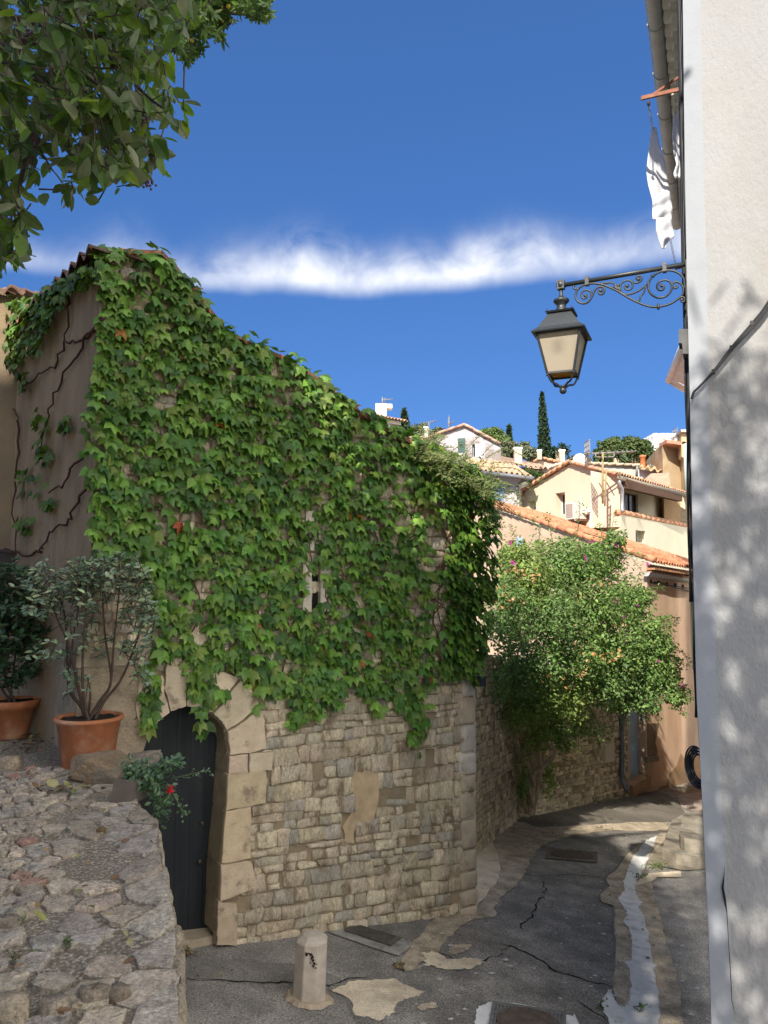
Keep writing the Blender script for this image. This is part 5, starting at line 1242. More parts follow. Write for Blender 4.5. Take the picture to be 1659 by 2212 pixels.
def garment(name, label, left, right, Y0, Y1, fold, group=None):
    """cloth hung from the line: left/right outlines top to bottom in the picture, at its own depth, with hanging folds"""
    nv, nu = 26, 9; mb = MB(); mb.smooth = True; g = []
    ly = [p[1] for p in left]; ry = [p[1] for p in right]
    for i in range(nv):
        t = i/(nv-1); yl = ly[0]+(ly[-1]-ly[0])*t; yr = ry[0]+(ry[-1]-ry[0])*t; row = []
        xl = np.interp(yl, ly, [p[0] for p in left]); xr = np.interp(yr, ry, [p[0] for p in right])
        for k in range(nu):
            u = k/(nu-1); x = xl+(xr-xl)*u; y = yl+(yr-yl)*u
            Y = Y0+(Y1-Y0)*u+fold*(.25+t)*math.sin(u*9+t*2.2)+fold*.5*math.sin(t*13+u*4)
            row.append(mb.vert(P(x, y, Y)))
        g.append(row)
    for i in range(nv-1):
        for k in range(nu-1): mb.face([g[i][k], g[i][k+1], g[i+1][k+1], g[i+1][k]])
    ob = mb.build(name, M_cloth, None, P((left[0][0]+right[0][0])/2, left[0][1], Y0)); md = ob.modifiers.new('thick', 'SOLIDIFY'); md.thickness = .006
    return tag(ob, label, 'laundry', group)
garment('shirt', 'large white garment nearest on the outer clothes line, narrow at the top', [(1408, 275), (1404, 300), (1398, 350), (1396, 372), (1400, 400), (1408, 430), (1410, 440)], [(1417, 275), (1424, 315), (1436, 352), (1446, 415), (1447, 420)], 7.6, 7.75, .014)
garment('collar_cloth', 'white garment with a scooped fold hanging below the large one', [(1410, 420), (1409, 450), (1409, 474)], [(1446, 415), (1452, 450), (1450, 478)], 7.3, 7.45, .02)
garment('pillowcase', 'lowest white cloth hanging farthest along the outer clothes line', [(1417, 470), (1417, 500), (1424, 520), (1430, 538)], [(1448, 472), (1457, 512), (1445, 520), (1437, 536)], 7.05, 7.15, .016)
garment('small_cloth', 'narrow white cloth on the inner clothes line close to the wall', [(1456, 240), (1452, 292), (1455, 330), (1461, 355), (1454, 376), (1458, 385)], [(1460, 240), (1466, 275), (1467, 330), (1470, 360), (1469, 385)], 7.4, 7.5, .012)

# coil of dark hose low on the wall of the white house
hc = P(1512, 1658, 8.0); coil = thing('hose_coil', hc, 'coil of dark blue hose hung low on the street side of the white house', 'hose')
hd = (PV*.55+DV*.83).normalized(); mb = MB()
for k in range(9):
    r_ = .125+.010*k; pts = [hc+PV*0+hd*(r_*math.cos(a))*1.0+Vector((0, 0, r_*math.sin(a)))+PV*(.016*(k % 3)) for a in np.linspace(0, 6.2832, 33)]; mb.tube(pts, .0085, 6, False)
mb.build('hose', mat('dark_hose', (.014, .02, .027), .4, .15, spec=.5), coil)

# stone steps against the white house
st = thing('stone_steps', G(1480, 1860), 'two worn rounded concrete steps against the white house', 'steps')
M_step = mat('worn_step', (.26, .23, .18), .9, .25, 5, .6, 40, second=(.19, .165, .125), sscale=3, samt=.4)
for nm, px, dz in (('lower_step', [(1431, 1833), (1443, 1838), (1460, 1844), (1478, 1848), (1492, 1850), (1560, 1858), (1575, 1765), (1500, 1762), (1453, 1770), (1444, 1792)], .17), ('upper_step', [(1467, 1802), (1470, 1806), (1478, 1810), (1496, 1813), (1518, 1815), (1570, 1818), (1575, 1750), (1515, 1750), (1488, 1752), (1478, 1757), (1474, 1765)], .36)):
    mb = MB(); p = [G(x, y, dz) for x, y in px]; mb.prism(p, (0, 0, -dz-.1)); ob = mb.build(nm, M_step, st); md = ob.modifiers.new('b', 'BEVEL'); md.width = .02; md.segments = 2; md.limit_method = 'ANGLE'

# ---------------- further along on the right: a house whose eave shows past the corner ----------------
nbh = thing('far_white_house', (7.6, 19, gz(7.6, 19)), 'white house beyond with its pale eave and shutter edge showing past the corner', 'house')
FD = Vector((.30, .954, 0)); F0 = Vector((6.05, 13.6, 0)); F1 = P(1500, 1250, 20.3); F1.z = 0
mb = MB(); dd = (F1-F0).normalized()
for a, b in ((F0, F1), (F1, F1+Vector((6, -1.2, 0)))): mb.quad(a+Vector((0, 0, -6)), b+Vector((0, 0, -6)), b+Vector((0, 0, 5.3)), a+Vector((0, 0, 5.3)))
mb.build('wall', mat('cream_plaster', (.62, .56, .44), .9, .1, 2, .3), nbh)
M_eave = mat('pale_eave', (.66, .73, .80), .85, .12, 5, .2)
e0 = P(1480, 735, 16.7); e1 = P(1444, 822, 20.1); e2 = P(1478, 843, 23); 
mb = MB(); mb.tube([e0+(e0-e1)*.3, e1], .085, 10); mb.tube([e1, e2], .07, 10)
mb.build('gutter', M_eave, nbh)
mb = MB(); w0 = Vector((F0.x, F0.y, e0.z-.1))+(F1-F0)*.3; w1 = Vector((F1.x, F1.y, e1.z-.25)); e0x = e0+(e0-e1)*.3
for k in range(14):
    a = e0x.lerp(e1, k/14); b = e0x.lerp(e1, (k+1)/14); c = w0.lerp(w1, (k+1)/14); d = w0.lerp(w1, k/14); o = Vector((0, 0, -.006*(k % 2)))
    mb.quad(a+o, b+o, c+o, d+o)
mb.quad(e1, e2, e2+Vector((.6, -.3, 0)), w1); mb.quad(e0x+Vector((0, 0, .1)), e1+Vector((0, 0, .1)), e1+Vector((3, -1, .8)), e0x+Vector((3, -1, .8)))
mb.build('soffit', M_eave, nbh)
mb = MB(); q = [P(x, y, 19.6) for x, y in ((1491, 1258), (1497, 1258), (1502, 1450), (1498, 1450))]; mb.prism(q, Vector((.1, .35, 0))); mb.build('shutter', mat('pale_green_paint', (.32, .42, .38), .7, .1), nbh)
# ================= garden wall with the climbing bougainvillea =================
V0 = G(1023, 1850); V1 = G(1120, 1768); V2 = Vector((5.34, 17.3, 0))
gw = thing('garden_wall', V1, 'rubble stone garden wall along the street under the flowering climber', 'wall')
M_gst = mat('rubble_stone', attr=True, rough=.9, var=.25, scale=14, bump=.9, bscale=36, bdist=.02, second=(.30, .24, .155), sscale=6, samt=.16)
M_gm = mat('rubble_mortar', (.34, .265, .17), .95, .3, 9, .8, 50, second=(.25, .195, .125), sscale=4, samt=.4, bdist=.02)
GC_ = [(.64, .53, .35), (.58, .47, .30), (.68, .56, .38), (.52, .43, .29), (.55, .45, .31), (.46, .385, .27)]
mb = MB(); ms = MB(); rr = random.Random(77)
for a, b, t0, t1 in ((V0, V1, -1.05, -1.35), (V1, V2, -1.35, -2.4)):
    pl = Plane((a.x, a.y), (b.x, b.y))
    mb.quad(pl.pt(0, -6.5), pl.pt(pl.len, -6.5), pl.pt(pl.len, t1), pl.pt(0, t0)); mb.quad(pl.pt(0, t0), pl.pt(pl.len, t1), pl.pt(pl.len, t1, -.45), pl.pt(0, t0, -.45))
    mb.quad(pl.pt(0, -6.5, -.45), pl.pt(pl.len, -6.5, -.45), pl.pt(pl.len, t1, -.45), pl.pt(0, t0, -.45))
    ga, gb_ = gz(a.x, a.y), gz(b.x, b.y); fgr = lambda s: ga+(gb_-ga)*s/pl.len
    coursed(ms, pl, lambda c: c[1] > fgr(c[0])-.12 and c[1] < t0+(t1-t0)*c[0]/pl.len-.02, 0, pl.len, min(ga, gb_)-.1, max(t0, t1)+.3, (.06, .13), (.07, .22), lambda s, z: (s/pl.len)*(gb_-ga)*.8+(rr.random()-.5)*.02, lambda c: rr.random() < .12, GC_, rr, (.012, .035), .010)
mb.build('core', M_gm, gw); ms.build('stones', M_gst, gw)
W2 = Plane((V1.x, V1.y), (V2.x, V2.y))
ub = thing('utility_box', W2.w(1311, 1648), 'small white utility box set in the rubble wall beside the drainpipe', 'utility box')
q = [W2.hit(x, y) for x, y in ((1301, 1647), (1322, 1645), (1322, 1604), (1301, 1608))]
mb = MB(); mb.prism([W2.pt(a, z, .06) for a, z in q], W2.n*-.06); mb.build('body', mat('cream_box', (.55, .49, .38), .6, .08, 8), ub)
mb = MB(); c = (sum(p[0] for p in q)/4, sum(p[1] for p in q)/4); mb.prism([W2.pt(c[0]+(a-c[0])*.82, c[1]+(z-c[1])*.86, .068) for a, z in q], W2.n*-.007); mb.build('door', mat('cream_box_door', (.58, .52, .41), .6, .06, 8), ub)
dp = thing('drainpipe', G(1350, 1704), 'grey drainpipe running down the end of the rubble wall beside the blue door', 'drainpipe')
mb = MB(); mb.tube([P(1341, 1440, 17.0), P(1342.5, 1560, 17.0), P(1344, 1672, 16.9), P(1347, 1692, 16.8), P(1353, 1706, 16.6)], .05, 10); mb.build('pipe', mat('grey_pipe', (.13, .14, .15), .5, .15, 8, spec=.5), dp)
for y in (1550, 1630):
    mb = MB(); c = P(1343, y, 17); mb.box(c, (.065, 0, 0), (0, .065, 0), (0, 0, .02)); mb.build('bracket', mat('grey_pipe'), dp)

# ---------------- bougainvillea ----------------
YB2 = W2.w(1140, 1752, .22).y
bg_ = thing('bougainvillea', G(1140, 1752), 'sprawling bougainvillea with twisted trunk and faded papery blooms on the rubble wall', 'climbing shrub')
M_bark = mat('pale_bark', (.42, .32, .21), .9, .3, 10, 1.0, 30, stretch=(1, 1, .4))
mb = MB()
for l, r0, dy in (([(1142, 1757), (1146, 1715), (1150, 1670), (1146, 1630), (1132, 1600), (1120, 1560)], .085, 0), ([(1148, 1757), (1160, 1700), (1165, 1650), (1162, 1600), (1170, 1550)], .06, .1), ([(1136, 1750), (1126, 1700), (1118, 1650), (1112, 1600), (1120, 1540)], .035, -.1),
                  ([(1150, 1672), (1180, 1650), (1200, 1625), (1180, 1605), (1140, 1590), (1115, 1580)], .04, -.25), ([(1155, 1700), (1140, 1650), (1125, 1640), (1150, 1630), (1170, 1600)], .03, -.3), ([(1165, 1690), (1172, 1640), (1190, 1580), (1210, 1540)], .03, .2), ([(1152, 1745), (1140, 1690), (1132, 1640), (1140, 1580)], .03, -.2), ([(1170, 1700), (1160, 1640), (1150, 1590), (1160, 1540)], .022, -.1)):
    p = bez([P(x, y, YB2+dy-.05*i) for i, (x, y) in enumerate(l)], 6); mb.tube(p, [r0*(1-.45*i/len(p)) for i in range(len(p))], 7)
mb.build('trunk', M_bark, bg_)
M_bleaf = mat('climber_leaf', attr=True, rough=.5, var=.2, scale=20, spec=.4, transl=.35)
rr = random.Random(55); pos = []; nr = []; tp = []; sc_ = []; cl = []
LG = [(.18, .29, .08), (.15, .245, .07), (.22, .33, .09), (.11, .19, .055)]; DG = [(.15, .25, .075), (.18, .29, .085), (.13, .215, .075)]; YG_ = [(.25, .33, .09), (.21, .30, .08)]
# px, py, Y, half-width px, half-height px, half-depth m, leaves, palette
BL = [(1095, 1330, 11.6, 55, 95, .5, 1500, DG), (1130, 1250, 12.6, 75, 75, .7, 1700, YG_), (1220, 1215, 13.6, 85, 60, .8, 1900, LG), (1300, 1210, 14.6, 55, 50, .7, 900, LG), (1180, 1330, 12.6, 85, 75, .8, 1900, DG), (1270, 1310, 13.6, 90, 80, .8, 2000, LG), (1350, 1300, 14.6, 60, 60, .7, 1100, LG),
      (1250, 1415, 13.2, 80, 65, .8, 1500, LG), (1330, 1400, 14.0, 80, 70, .8, 1900, LG), (1405, 1385, 14.6, 55, 65, .6, 1300, LG), (1430, 1450, 14.6, 48, 50, .5, 900, LG), (1460, 1500, 14.5, 30, 26, .35, 260, LG), (1405, 1520, 14.3, 30, 24, .3, 160, DG), (1110, 1200, 12.4, 40, 30, .4, 420, YG_), (1330, 1165, 14.4, 28, 24, .3, 200, LG), (1390, 1290, 14.7, 26, 24, .3, 180, LG), (1380, 1470, 14.4, 60, 45, .5, 900, DG), (1300, 1480, 13.6, 70, 45, .6, 900, DG), (1160, 1430, 12.5, 80, 60, .6, 1200, DG), (1165, 1520, 12.8, 70, 52, .5, 900, YG_), (1225, 1505, 13.2, 60, 50, .5, 800, YG_), (1120, 1470, 12.2, 55, 50, .4, 600, DG),
      (1132, 1650, 13.1, 16, 60, .15, 60, YG_), (1185, 1675, 13.7, 20, 55, .2, 130, YG_), (1215, 1600, 13.6, 30, 30, .2, 130, LG), (1130, 1700, 13.0, 14, 40, .15, 70, LG), (1290, 1580, 15.0, 30, 25, .2, 60, DG), (1080, 1480, 11.4, 25, 40, .2, 140, DG), (1115, 1545, 12.4, 30, 45, .22, 240, YG_), (1160, 1590, 12.9, 34, 40, .22, 230, YG_), (1200, 1570, 13.2, 34, 40, .22, 230, LG), (1255, 1560, 13.9, 30, 32, .2, 150, LG), (1345, 1520, 14.2, 40, 22, .25, 220, LG)]
for px, py, Y, rx, ry, rd, n, pal in BL:
    n = int(n*2.5)
    for _ in range(n):
        d = rnd_dirs(1)[0]; k = rr.random()**.45*(1.28 if rr.random() < .12 else 1); k *= 1+.12*math.sin(d[0]*7+px)+.1*math.sin(d[2]*9+py)
        q = P(px+rx*k*d[0], py-ry*k*d[2], Y+rd*k*d[1])
        out_ = Vector((d[0], d[1], d[2]))
        pos.append(q); nr.append(out_*.6+Vector((rr.gauss(0, .5), rr.gauss(0, .5), .55+rr.gauss(0, .4)))); tp.append(Vector((rr.gauss(0, 1), rr.gauss(0, 1), rr.gauss(-.5, .6)))); s = rr.uniform(.045, .095)*Y/13.5; sc_.append((s*.85, s)); cl.append(vary(rr.choice(pal), .3, rr, .1))
# arching and hanging shoots that break up the outline
sh = MB()
SH = [([(1200, 1200), (1190, 1150), (1180, 1110)], 13), ([(1240, 1180), (1250, 1130), (1252, 1085)], 13.5), ([(1310, 1180), (1322, 1140), (1326, 1108)], 14.3), ([(1130, 1220), (1120, 1170), (1100, 1140)], 12.5), ([(1160, 1190), (1165, 1150), (1150, 1120)], 12.8), ([(1100, 1240), (1085, 1190), (1080, 1160)], 12), ([(1340, 1220), (1365, 1195), (1390, 1200)], 14.5), ([(1370, 1290), (1410, 1270), (1435, 1272)], 14.6), ([(1420, 1340), (1450, 1330), (1460, 1345)], 14.6),
      ([(1440, 1400), (1475, 1410), (1490, 1440)], 14.6), ([(1440, 1470), (1475, 1500), (1492, 1510)], 14.5), ([(1420, 1490), (1450, 1520), (1478, 1545), (1470, 1525)], 14.4), ([(1380, 1490), (1405, 1520), (1430, 1555)], 14.4), ([(1350, 1500), (1385, 1540), (1402, 1558)], 14.3), ([(1330, 1500), (1345, 1545), (1350, 1560)], 14.2), ([(1270, 1520), (1290, 1560), (1300, 1600)], 13.8), ([(1230, 1540), (1250, 1590), (1240, 1620)], 13.5), ([(1290, 1190), (1300, 1150), (1290, 1130)], 14), ([(1260, 1150), (1340, 1180), (1390, 1240)], 14.2),
      ([(1120, 1300), (1180, 1330), (1240, 1390), (1250, 1440)], 12.0), ([(1150, 1280), (1220, 1320), (1280, 1400), (1270, 1460)], 12.4), ([(1090, 1290), (1160, 1310), (1210, 1370)], 11.7), ([(1200, 1260), (1290, 1290), (1330, 1350)], 13.0), ([(1180, 1240), (1250, 1260), (1300, 1300)], 12.8)]
for l, Y in SH:
    q = bez([P(x, y, Y+.05*i) for i, (x, y) in enumerate(l)], 8); sh.tube(q, [.009-.006*i/len(q) for i in range(len(q))], 5)
    for p in q[2:]:
        for _ in range(5):
            d = Vector((rr.gauss(0, 1), rr.gauss(0, 1), rr.gauss(0, .8))).normalized(); s = rr.uniform(.035, .07); pos.append(p+d*rr.uniform(.0, .07)); nr.append(Vector((rr.gauss(0, .6), rr.gauss(0, .6), 1))); tp.append(d); sc_.append((s*.85, s)); cl.append(vary(rr.choice(LG), .3, rr, .1))
sh.build('shoots', mat('green_stem'), bg_)
leaf_cloud('foliage', DI_V, DI_F, pos, nr, tp, sc_, cl, M_bleaf, bg_)
def bracts(name, spots, cols, s0, s1):
    for x, y, Y, rx, ry, n in spots:
        pos = []; nr = []; tp = []; sc_ = []; cl = []
        for _ in range(max(4, int(n*.24))):
            pos.append(P(x+rr.gauss(0, rx*.5), y+rr.gauss(0, ry*.5), Y+rr.gauss(0, .12))); nr.append(Vector((rr.gauss(0, .7), -.7+rr.gauss(0, .5), .6+rr.gauss(0, .5)))); tp.append(Vector((rr.gauss(0, 1), rr.gauss(0, 1), rr.gauss(0, 1)))); s = rr.uniform(s0, s1); sc_.append((s, s)); cl.append(vary(rr.choice(cols), .2, rr, .06))
        leaf_cloud(name, OV_V, OV_F, pos, nr, tp, sc_, cl, M_bleaf, bg_)
bracts('dry_flower_cluster', [(1100, 1235, 11.4, 30, 14, 60), (1145, 1245, 11.8, 25, 12, 55), (1085, 1290, 11.1, 20, 25, 55), (1290, 1418, 12.4, 28, 14, 70), (1330, 1415, 13.1, 20, 14, 60), (1255, 1455, 12.4, 25, 14, 40), (1240, 1350, 12.4, 10, 30, 36), (1300, 1260, 12.9, 14, 8, 22), (1220, 1470, 12.3, 30, 20, 30), (1340, 1350, 13.4, 18, 10, 20), (1120, 1300, 11.3, 30, 20, 30), (1250, 1300, 12.6, 20, 15, 16), (1180, 1470, 12.0, 25, 14, 16), (1365, 1460, 13.8, 16, 8, 12)], [(.50, .26, .10), (.46, .30, .13), (.52, .34, .16), (.40, .2, .08)], .05, .085)
bracts('flower_cluster', [(1110, 1215, 11.5, 8, 5, 6), (1315, 1175, 13.8, 14, 5, 10), (1330, 1180, 13.9, 6, 4, 6), (1265, 1205, 13, 5, 5, 5), (1475, 1480, 14.2, 6, 5, 9), (1330, 1300, 13.3, 4, 6, 5), (1380, 1310, 14, 5, 5, 4), (1420, 1430, 14, 6, 6, 4), (1350, 1330, 13.6, 8, 5, 4), (1100, 1180, 11.6, 5, 4, 5), (1270, 1170, 13.2, 8, 4, 5), (1395, 1215, 14.5, 6, 6, 5)], [(.42, .06, .25), (.5, .1, .34)], .05, .08)
# the wispy vine that trails over the right end of the ivy house
wv = thing('wispy_vine', MW.pt(sR-.2, .6, -.2), 'wispy fine-leaved vine waving above the crest of the ivy', 'vine')
rr = random.Random(66); sh = MB(); pos = []; nr = []; tp = []; sc_ = []; cl = []
for k in range(120):
    x, y = rr.uniform(890, 1060), 0; y = np.interp(x, [880, 960, 1060], [965, 1000, 1060])+rr.uniform(-5, 30)
    Y = MW.w(x, y, 0).y-rr.uniform(-.35, .25); a = rr.uniform(-.6, 2.6) if rr.random() < .6 else rr.uniform(-1, .4); L_ = rr.uniform(30, 85); l = [(x, y)]
    for i in range(4): x += math.cos(a)*L_/4+rr.gauss(0, 4); y -= math.sin(a)*L_/4+rr.gauss(0, 3)-i*2.2; l.append((x, y))
    dy = rr.uniform(-.15, .15); q = bez([P(u, v, Y+dy*i) for i, (u, v) in enumerate(l)], 4); sh.tube(q, .0035, 4)
    for p in q[1:]:
        for _ in range(4):
            d = Vector((rr.gauss(0, 1), rr.gauss(0, .7), rr.gauss(.1, .8))).normalized(); s = rr.uniform(.035, .07); pos.append(p+d*rr.uniform(0, .03)); nr.append(Vector((rr.gauss(0, .6), -.5, .8))); tp.append(d); sc_.append((s*.5, s)); cl.append(vary(rr.choice([(.19, .25, .08), (.22, .27, .09), (.14, .20, .06), (.28, .28, .11)]), .25, rr, .08))
for l in ([(1060, 1000), (1110, 1000), (1165, 1025), (1170, 1040)], [(1060, 1010), (1120, 1015), (1150, 1060), (1152, 1090)], [(1050, 990), (1090, 970), (1130, 985)], [(1040, 985), (1070, 955), (1100, 945)], [(1000, 980), (1040, 940), (1080, 945)]):
    q = bez([P(u, v, 8.5) for u, v in l], 8); sh.tube(q, .004, 4)
    for p in q[1:]:
        for _ in range(3):
            d = Vector((rr.gauss(0, 1), rr.gauss(0, .7), rr.gauss(0, .8))).normalized(); s = rr.uniform(.025, .05); pos.append(p+d*.01); nr.append(Vector((rr.gauss(0, .6), -.5, .8))); tp.append(d); sc_.append((s*.5, s)); cl.append(vary((.12, .17, .05), .25, rr, .08))
sh.build('shoots', mat('green_stem'), wv); leaf_cloud('foliage', DI_V, DI_F, pos, nr, tp, sc_, cl, M_bleaf, wv)

# ================= the orange house at the bend =================
F_ = Vector((.617, .787, 0)); Gd = Vector((-.451, .892, 0)); OC = Vector((6.3, 18.5, 0))
OF = Plane((OC.x, OC.y), (OC.x+F_.x, OC.y+F_.y)); OG = Plane((OC.x, OC.y), (OC.x+Gd.x, OC.y+Gd.y)); ze = .36; sl = .293
oh = thing('orange_house', (OC.x, OC.y, gz(OC.x, OC.y)), 'orange rendered house at the bend with a bright terracotta roof', 'house')
M_or = mat('orange_render', (.66, .475, .335), .92, .12, 1.5, .4, 30, second=(.58, .40, .27), sscale=1.1, samt=.4, sedge=.12, stretch=(1, 1, .45))
M_pk = mat('pink_render', (.58, .43, .315), .92, .12, 1.5, .4, 30, second=(.53, .36, .245), sscale=1, samt=.4, sedge=.2)
mb = MB(); mb.quad(OF.pt(0, -6.8), OF.pt(6, -6.8), OF.pt(6, ze-.25), OF.pt(0, ze)); mb.build('street_wall', M_or, oh)
mb = MB(); w8 = OG.hit(1122, 1168); hole = [(OG.hit(1135, 1168)[0], OG.hit(1098, 1168)[0], OG.hit(1098, 1200)[1]-.3, OG.hit(1118, 1166)[1], .2)]
wall_face(mb, OG, 0, 9, -6, [(0, ze), (9, ze+9*sl)], hole); mb.build('gable_wall', M_pk, oh)
mb = MB(); a, b = OG.hit(1129, 1160), OG.hit(1112, 1190); mb.prism([OG.pt(a[0], b[1]-.3, .03), OG.pt(b[0]-.1, b[1]-.3, .03), OG.pt(b[0]-.1, a[1], .03), OG.pt(a[0], a[1], .03)], OG.n*-.05); mb.build('shutter', mat('pale_blue_paint', (.42, .56, .66), .7, .08), oh)
mb = MB(); ov = OF.n*.28; u = Vector((0, 0, 1)); gl0 = OG.n*.12
er = Vector((0, 0, -.30))
tile_roof(mb, OC+ov+u*(ze+.02)+gl0, OC+F_*7.2+ov+u*(ze+.02)+er, OC+Gd*9+u*(ze+.1+9*sl)+gl0, OC+F_*7.2+Gd*9+u*(ze-.30+9*sl), .2, .33, (.50, .205, .11), .28, .06)
for k in range(27):   # the row of tiles along the verge
    mb.col = vary((.54, .23, .125), .2); a = OC+ov*(1-k/27)+gl0+Gd*(9*k/27)+u*(ze+.04+9*sl*k/27); b = a+Gd*.36+u*.36*sl+u*.02
    mb.tube([a+u*.05, b+u*.03], [.085, .07], 8)
mb.build('roof', mat('new_terracotta', attr=True, rough=.85, var=.2, scale=6, bump=.3, bscale=40), oh)
mb = MB(); 
for k in range(2):
    n_ = 22
    for i in range(n_):
        mb.col = vary((.50, .27, .14), .2); a = OF.pt(6*i/n_, ze-.10-.08*k-.043*i/n_*6, .20-.09*k); mb.prism([a, a+F_*(6/n_*.93), a+F_*(6/n_*.93)-OF.n*.2, a-OF.n*.2], (0, 0, -.05))
mb.build('eave_courses', M_tile, oh)
mb = MB(); a, b = P(1396, 1236, 18.35), P(1488, 1251, 21.0); mb.smooth = True; n = 8; rings = []
for i in range(12):
    c = a.lerp(b, i/11); rings.append([mb.vert(c+OF.n*(.09*math.cos(math.pi+math.pi*k/n))+u*(.10*math.sin(math.pi+math.pi*k/n))) for k in range(n+1)])
for i in range(11):
    for k in range(n): mb.face([rings[i][k], rings[i][k+1], rings[i+1][k+1], rings[i+1][k]])
mb.smooth = False; mb.face(rings[0]); mb.build('gutter', mat('light_zinc', (.5, .5, .48), .5, .1, 6, metal=.2), oh)
mb = MB(); mb.tube(bez([P(1397, 1290, 18.6), P(1405, 1262, 18.8), P(1425, 1258, 19), P(1455, 1268, 19.8), P(1490, 1278, 21)], 4), .014, 5); mb.build('wall_cable', M_cab, oh)
mb = MB(); mb.tube([P(1400, 1258, 18.6), P(1430, 1262, 19.2), P(1460, 1266, 20), P(1490, 1272, 21)], .012, 5)
for x, y, Y in ((1405, 1256, 18.7), (1422, 1259, 19.1), (1440, 1262, 19.6), (1458, 1264, 20.1), (1474, 1267, 20.6)): mb.box(P(x, y, Y), (.03, 0, 0), (0, .03, 0), (0, 0, .05))
mb.build('cable_hooks', M_cab, oh)
# the stained base course
mb = MB(); pts = [OF.pt(a, z, .006) for a, z in ((0, -6.7), (5, -6.7), (5, -4.75), (3.4, -4.72), (2.9, -4.55), (2.4, -4.65), (2.1, -4.45), (1.7, -4.72), (1.2, -4.78), (.9, -5.02), (.5, -4.95), (0, -5.05))]
mb.tess(pts); mb.build('stained_base', mat('stained_render', (.33, .225, .13), .93, .2, 2, .5, 30, second=(.46, .25, .12), sscale=1.6, samt=.35, sedge=.08), oh)
# stone niche with its ledge
mb = MB(); f = [(1398, 1563), (1423, 1562), (1419, 1585), (1416, 1605), (1421, 1622), (1420, 1638), (1399, 1638)]; mb.prism([OF.w(x, y, .02) for x, y in f], OF.n*-.03); ni = mb.build('niche_stone', mat('niche_stone', (.20, .155, .10), .9, .35, 4, .8, 20), oh)
mb = MB(); f = [(1398, 1636), (1424, 1634), (1424, 1644), (1400, 1648)]; mb.prism([OF.w(x, y, .10) for x, y in f], OF.n*-.12); mb.build('ledge', M_step, oh)
# the doorway wall to the left of the corner
D0 = OC-F_*1.56; DP = Plane((D0.x, D0.y), (OC.x, OC.y)); zg = gz(OC.x, OC.y)
dw = thing('doorway', (D0.x, D0.y, zg), 'pink doorway with a narrow blue door and stone step beside the orange house', 'doorway')
s1, s2 = DP.hit(1358, 1600)[0], DP.hit(1394, 1600)[0]; zd0 = DP.hit(1365, 1690)[1]-.05; zd1 = zd0+2.15
mb = MB(); wall_face(mb, DP, 0, DP.len, -6.8, [(0, zd1+.5), (DP.len, zd1+.5)], [(s1, s2, zd0, zd1, .24)], .012); mb.build('wall', M_pk, dw)
mb = MB(); mb.prism([DP.pt(a, z, -.165) for a, z in ((s1+.01, zd0+.034), (s2-.01, zd0+.034), (s2-.01, zd1-.02), (s1+.01, zd1-.02))], DP.n*-.05); dd_ = mb.build('door', mat('blue_grey_paint', (.30, .41, .52), .6, .08, 4), dw)
mb = MB()
for z0, z1 in ((.15, .8), (.95, 1.9)):
    mb.prism([DP.pt(a, zd0+z, -.155) for a, z in ((s1+.12, z0), (s2-.12, z0), (s2-.12, z1), (s1+.12, z1))], DP.n*-.012)
mb.build('panel', mat('blue_grey_paint2', (.33, .45, .56), .6, .08, 4), dd_)
mb = MB(); mb.prism([DP.pt(a, zd0-.22, n_) for a, n_ in ((s1-.04, .10), (s2+.02, .10), (s2+.02, -.22), (s1-.04, -.20))], (0, 0, .25)); mb.build('step', mat('terracotta_step', (.40, .25, .15), .9, .15, 4), dw)
ic = thing('intercom', DP.pt(s2-.02, zd0+1.3, -.12), 'white intercom panel inside the blue doorway', 'intercom')
c = DP.pt(s2-.012, zd0+1.35, -.07); mb = MB(); mb.box(c, F_*.01, DP.n*.055, (0, 0, .13)); mb.build('plate', mat('white_plastic', (.62, .60, .56), .5, .05), ic)
mb = MB(); mb.box(c-F_*.011+Vector((0, 0, .04)), F_*.003, DP.n*.035, (0, 0, .045)); mb.build('speaker', mat('dark_grille', (.05, .05, .05), .6, .05), ic)
mb = MB(); mb.box(c-F_*.011-Vector((0, 0, .06)), F_*.003, DP.n*.035, (0, 0, .035)); mb.build('buttons', mat('dark_grille'), ic)

# ================= the yellow house =================
def c4(x, y): return (1042.3+.281*x, 905.2+.281*y)
YC = P(1338, 1029, 28.0); YC.z = 0; YL = P(1104, 1081, 34.0); YL.z = 0
YG = Plane((YC.x, YC.y), (YL.x, YL.y)); YF = Plane((YC.x, YC.y), (YC.x+F_.x, YC.y+F_.y))
yh = thing('yellow_house', (YC.x, YC.y, -3), 'pale yellow house with a low gable and a roofed loggia above the orange roof', 'house')
M_yl = mat('yellow_render', (.58, .535, .40), .9, .05, 1.0, .2, 30, second=(.54, .48, .34), sscale=.6, samt=.2, sedge=.3)
def hole(pl, x0, y0, x1, y1, d):
    a = pl.hit(*c4(x0, (y0+y1)/2)); b = pl.hit(*c4(x1, (y0+y1)/2)); zt_ = pl.hit(*c4((x0+x1)/2, y0))[1]; zb_ = pl.hit(*c4((x0+x1)/2, y1))[1]
    return (min(a[0], b[0]), max(a[0], b[0]), zb_, zt_, d)
h1 = hole(YG, 355, 628, 410, 700, .3); h2 = hole(YG, 563, 566, 635, 735, .35)
zr, za, zl_ = YG.hit(1338, 1029)[1], YG.hit(1233, 1002), YG.hit(1104, 1081)
mb = MB(); wall_face(mb, YG, 0, zl_[0], -4, [(0, zr), (za[0], za[1]), (zl_[0], zl_[1])], [h1, h2]); mb.build('gable_wall', M_yl, yh)
zp0 = YF.hit(1338, 1108)[1]; zp1 = YF.hit(1483, 1137)[1]; h3 = hole(YF, 1178, 858, 1252, 948, .35); LF = YF.hit(1483, 1137)[0]
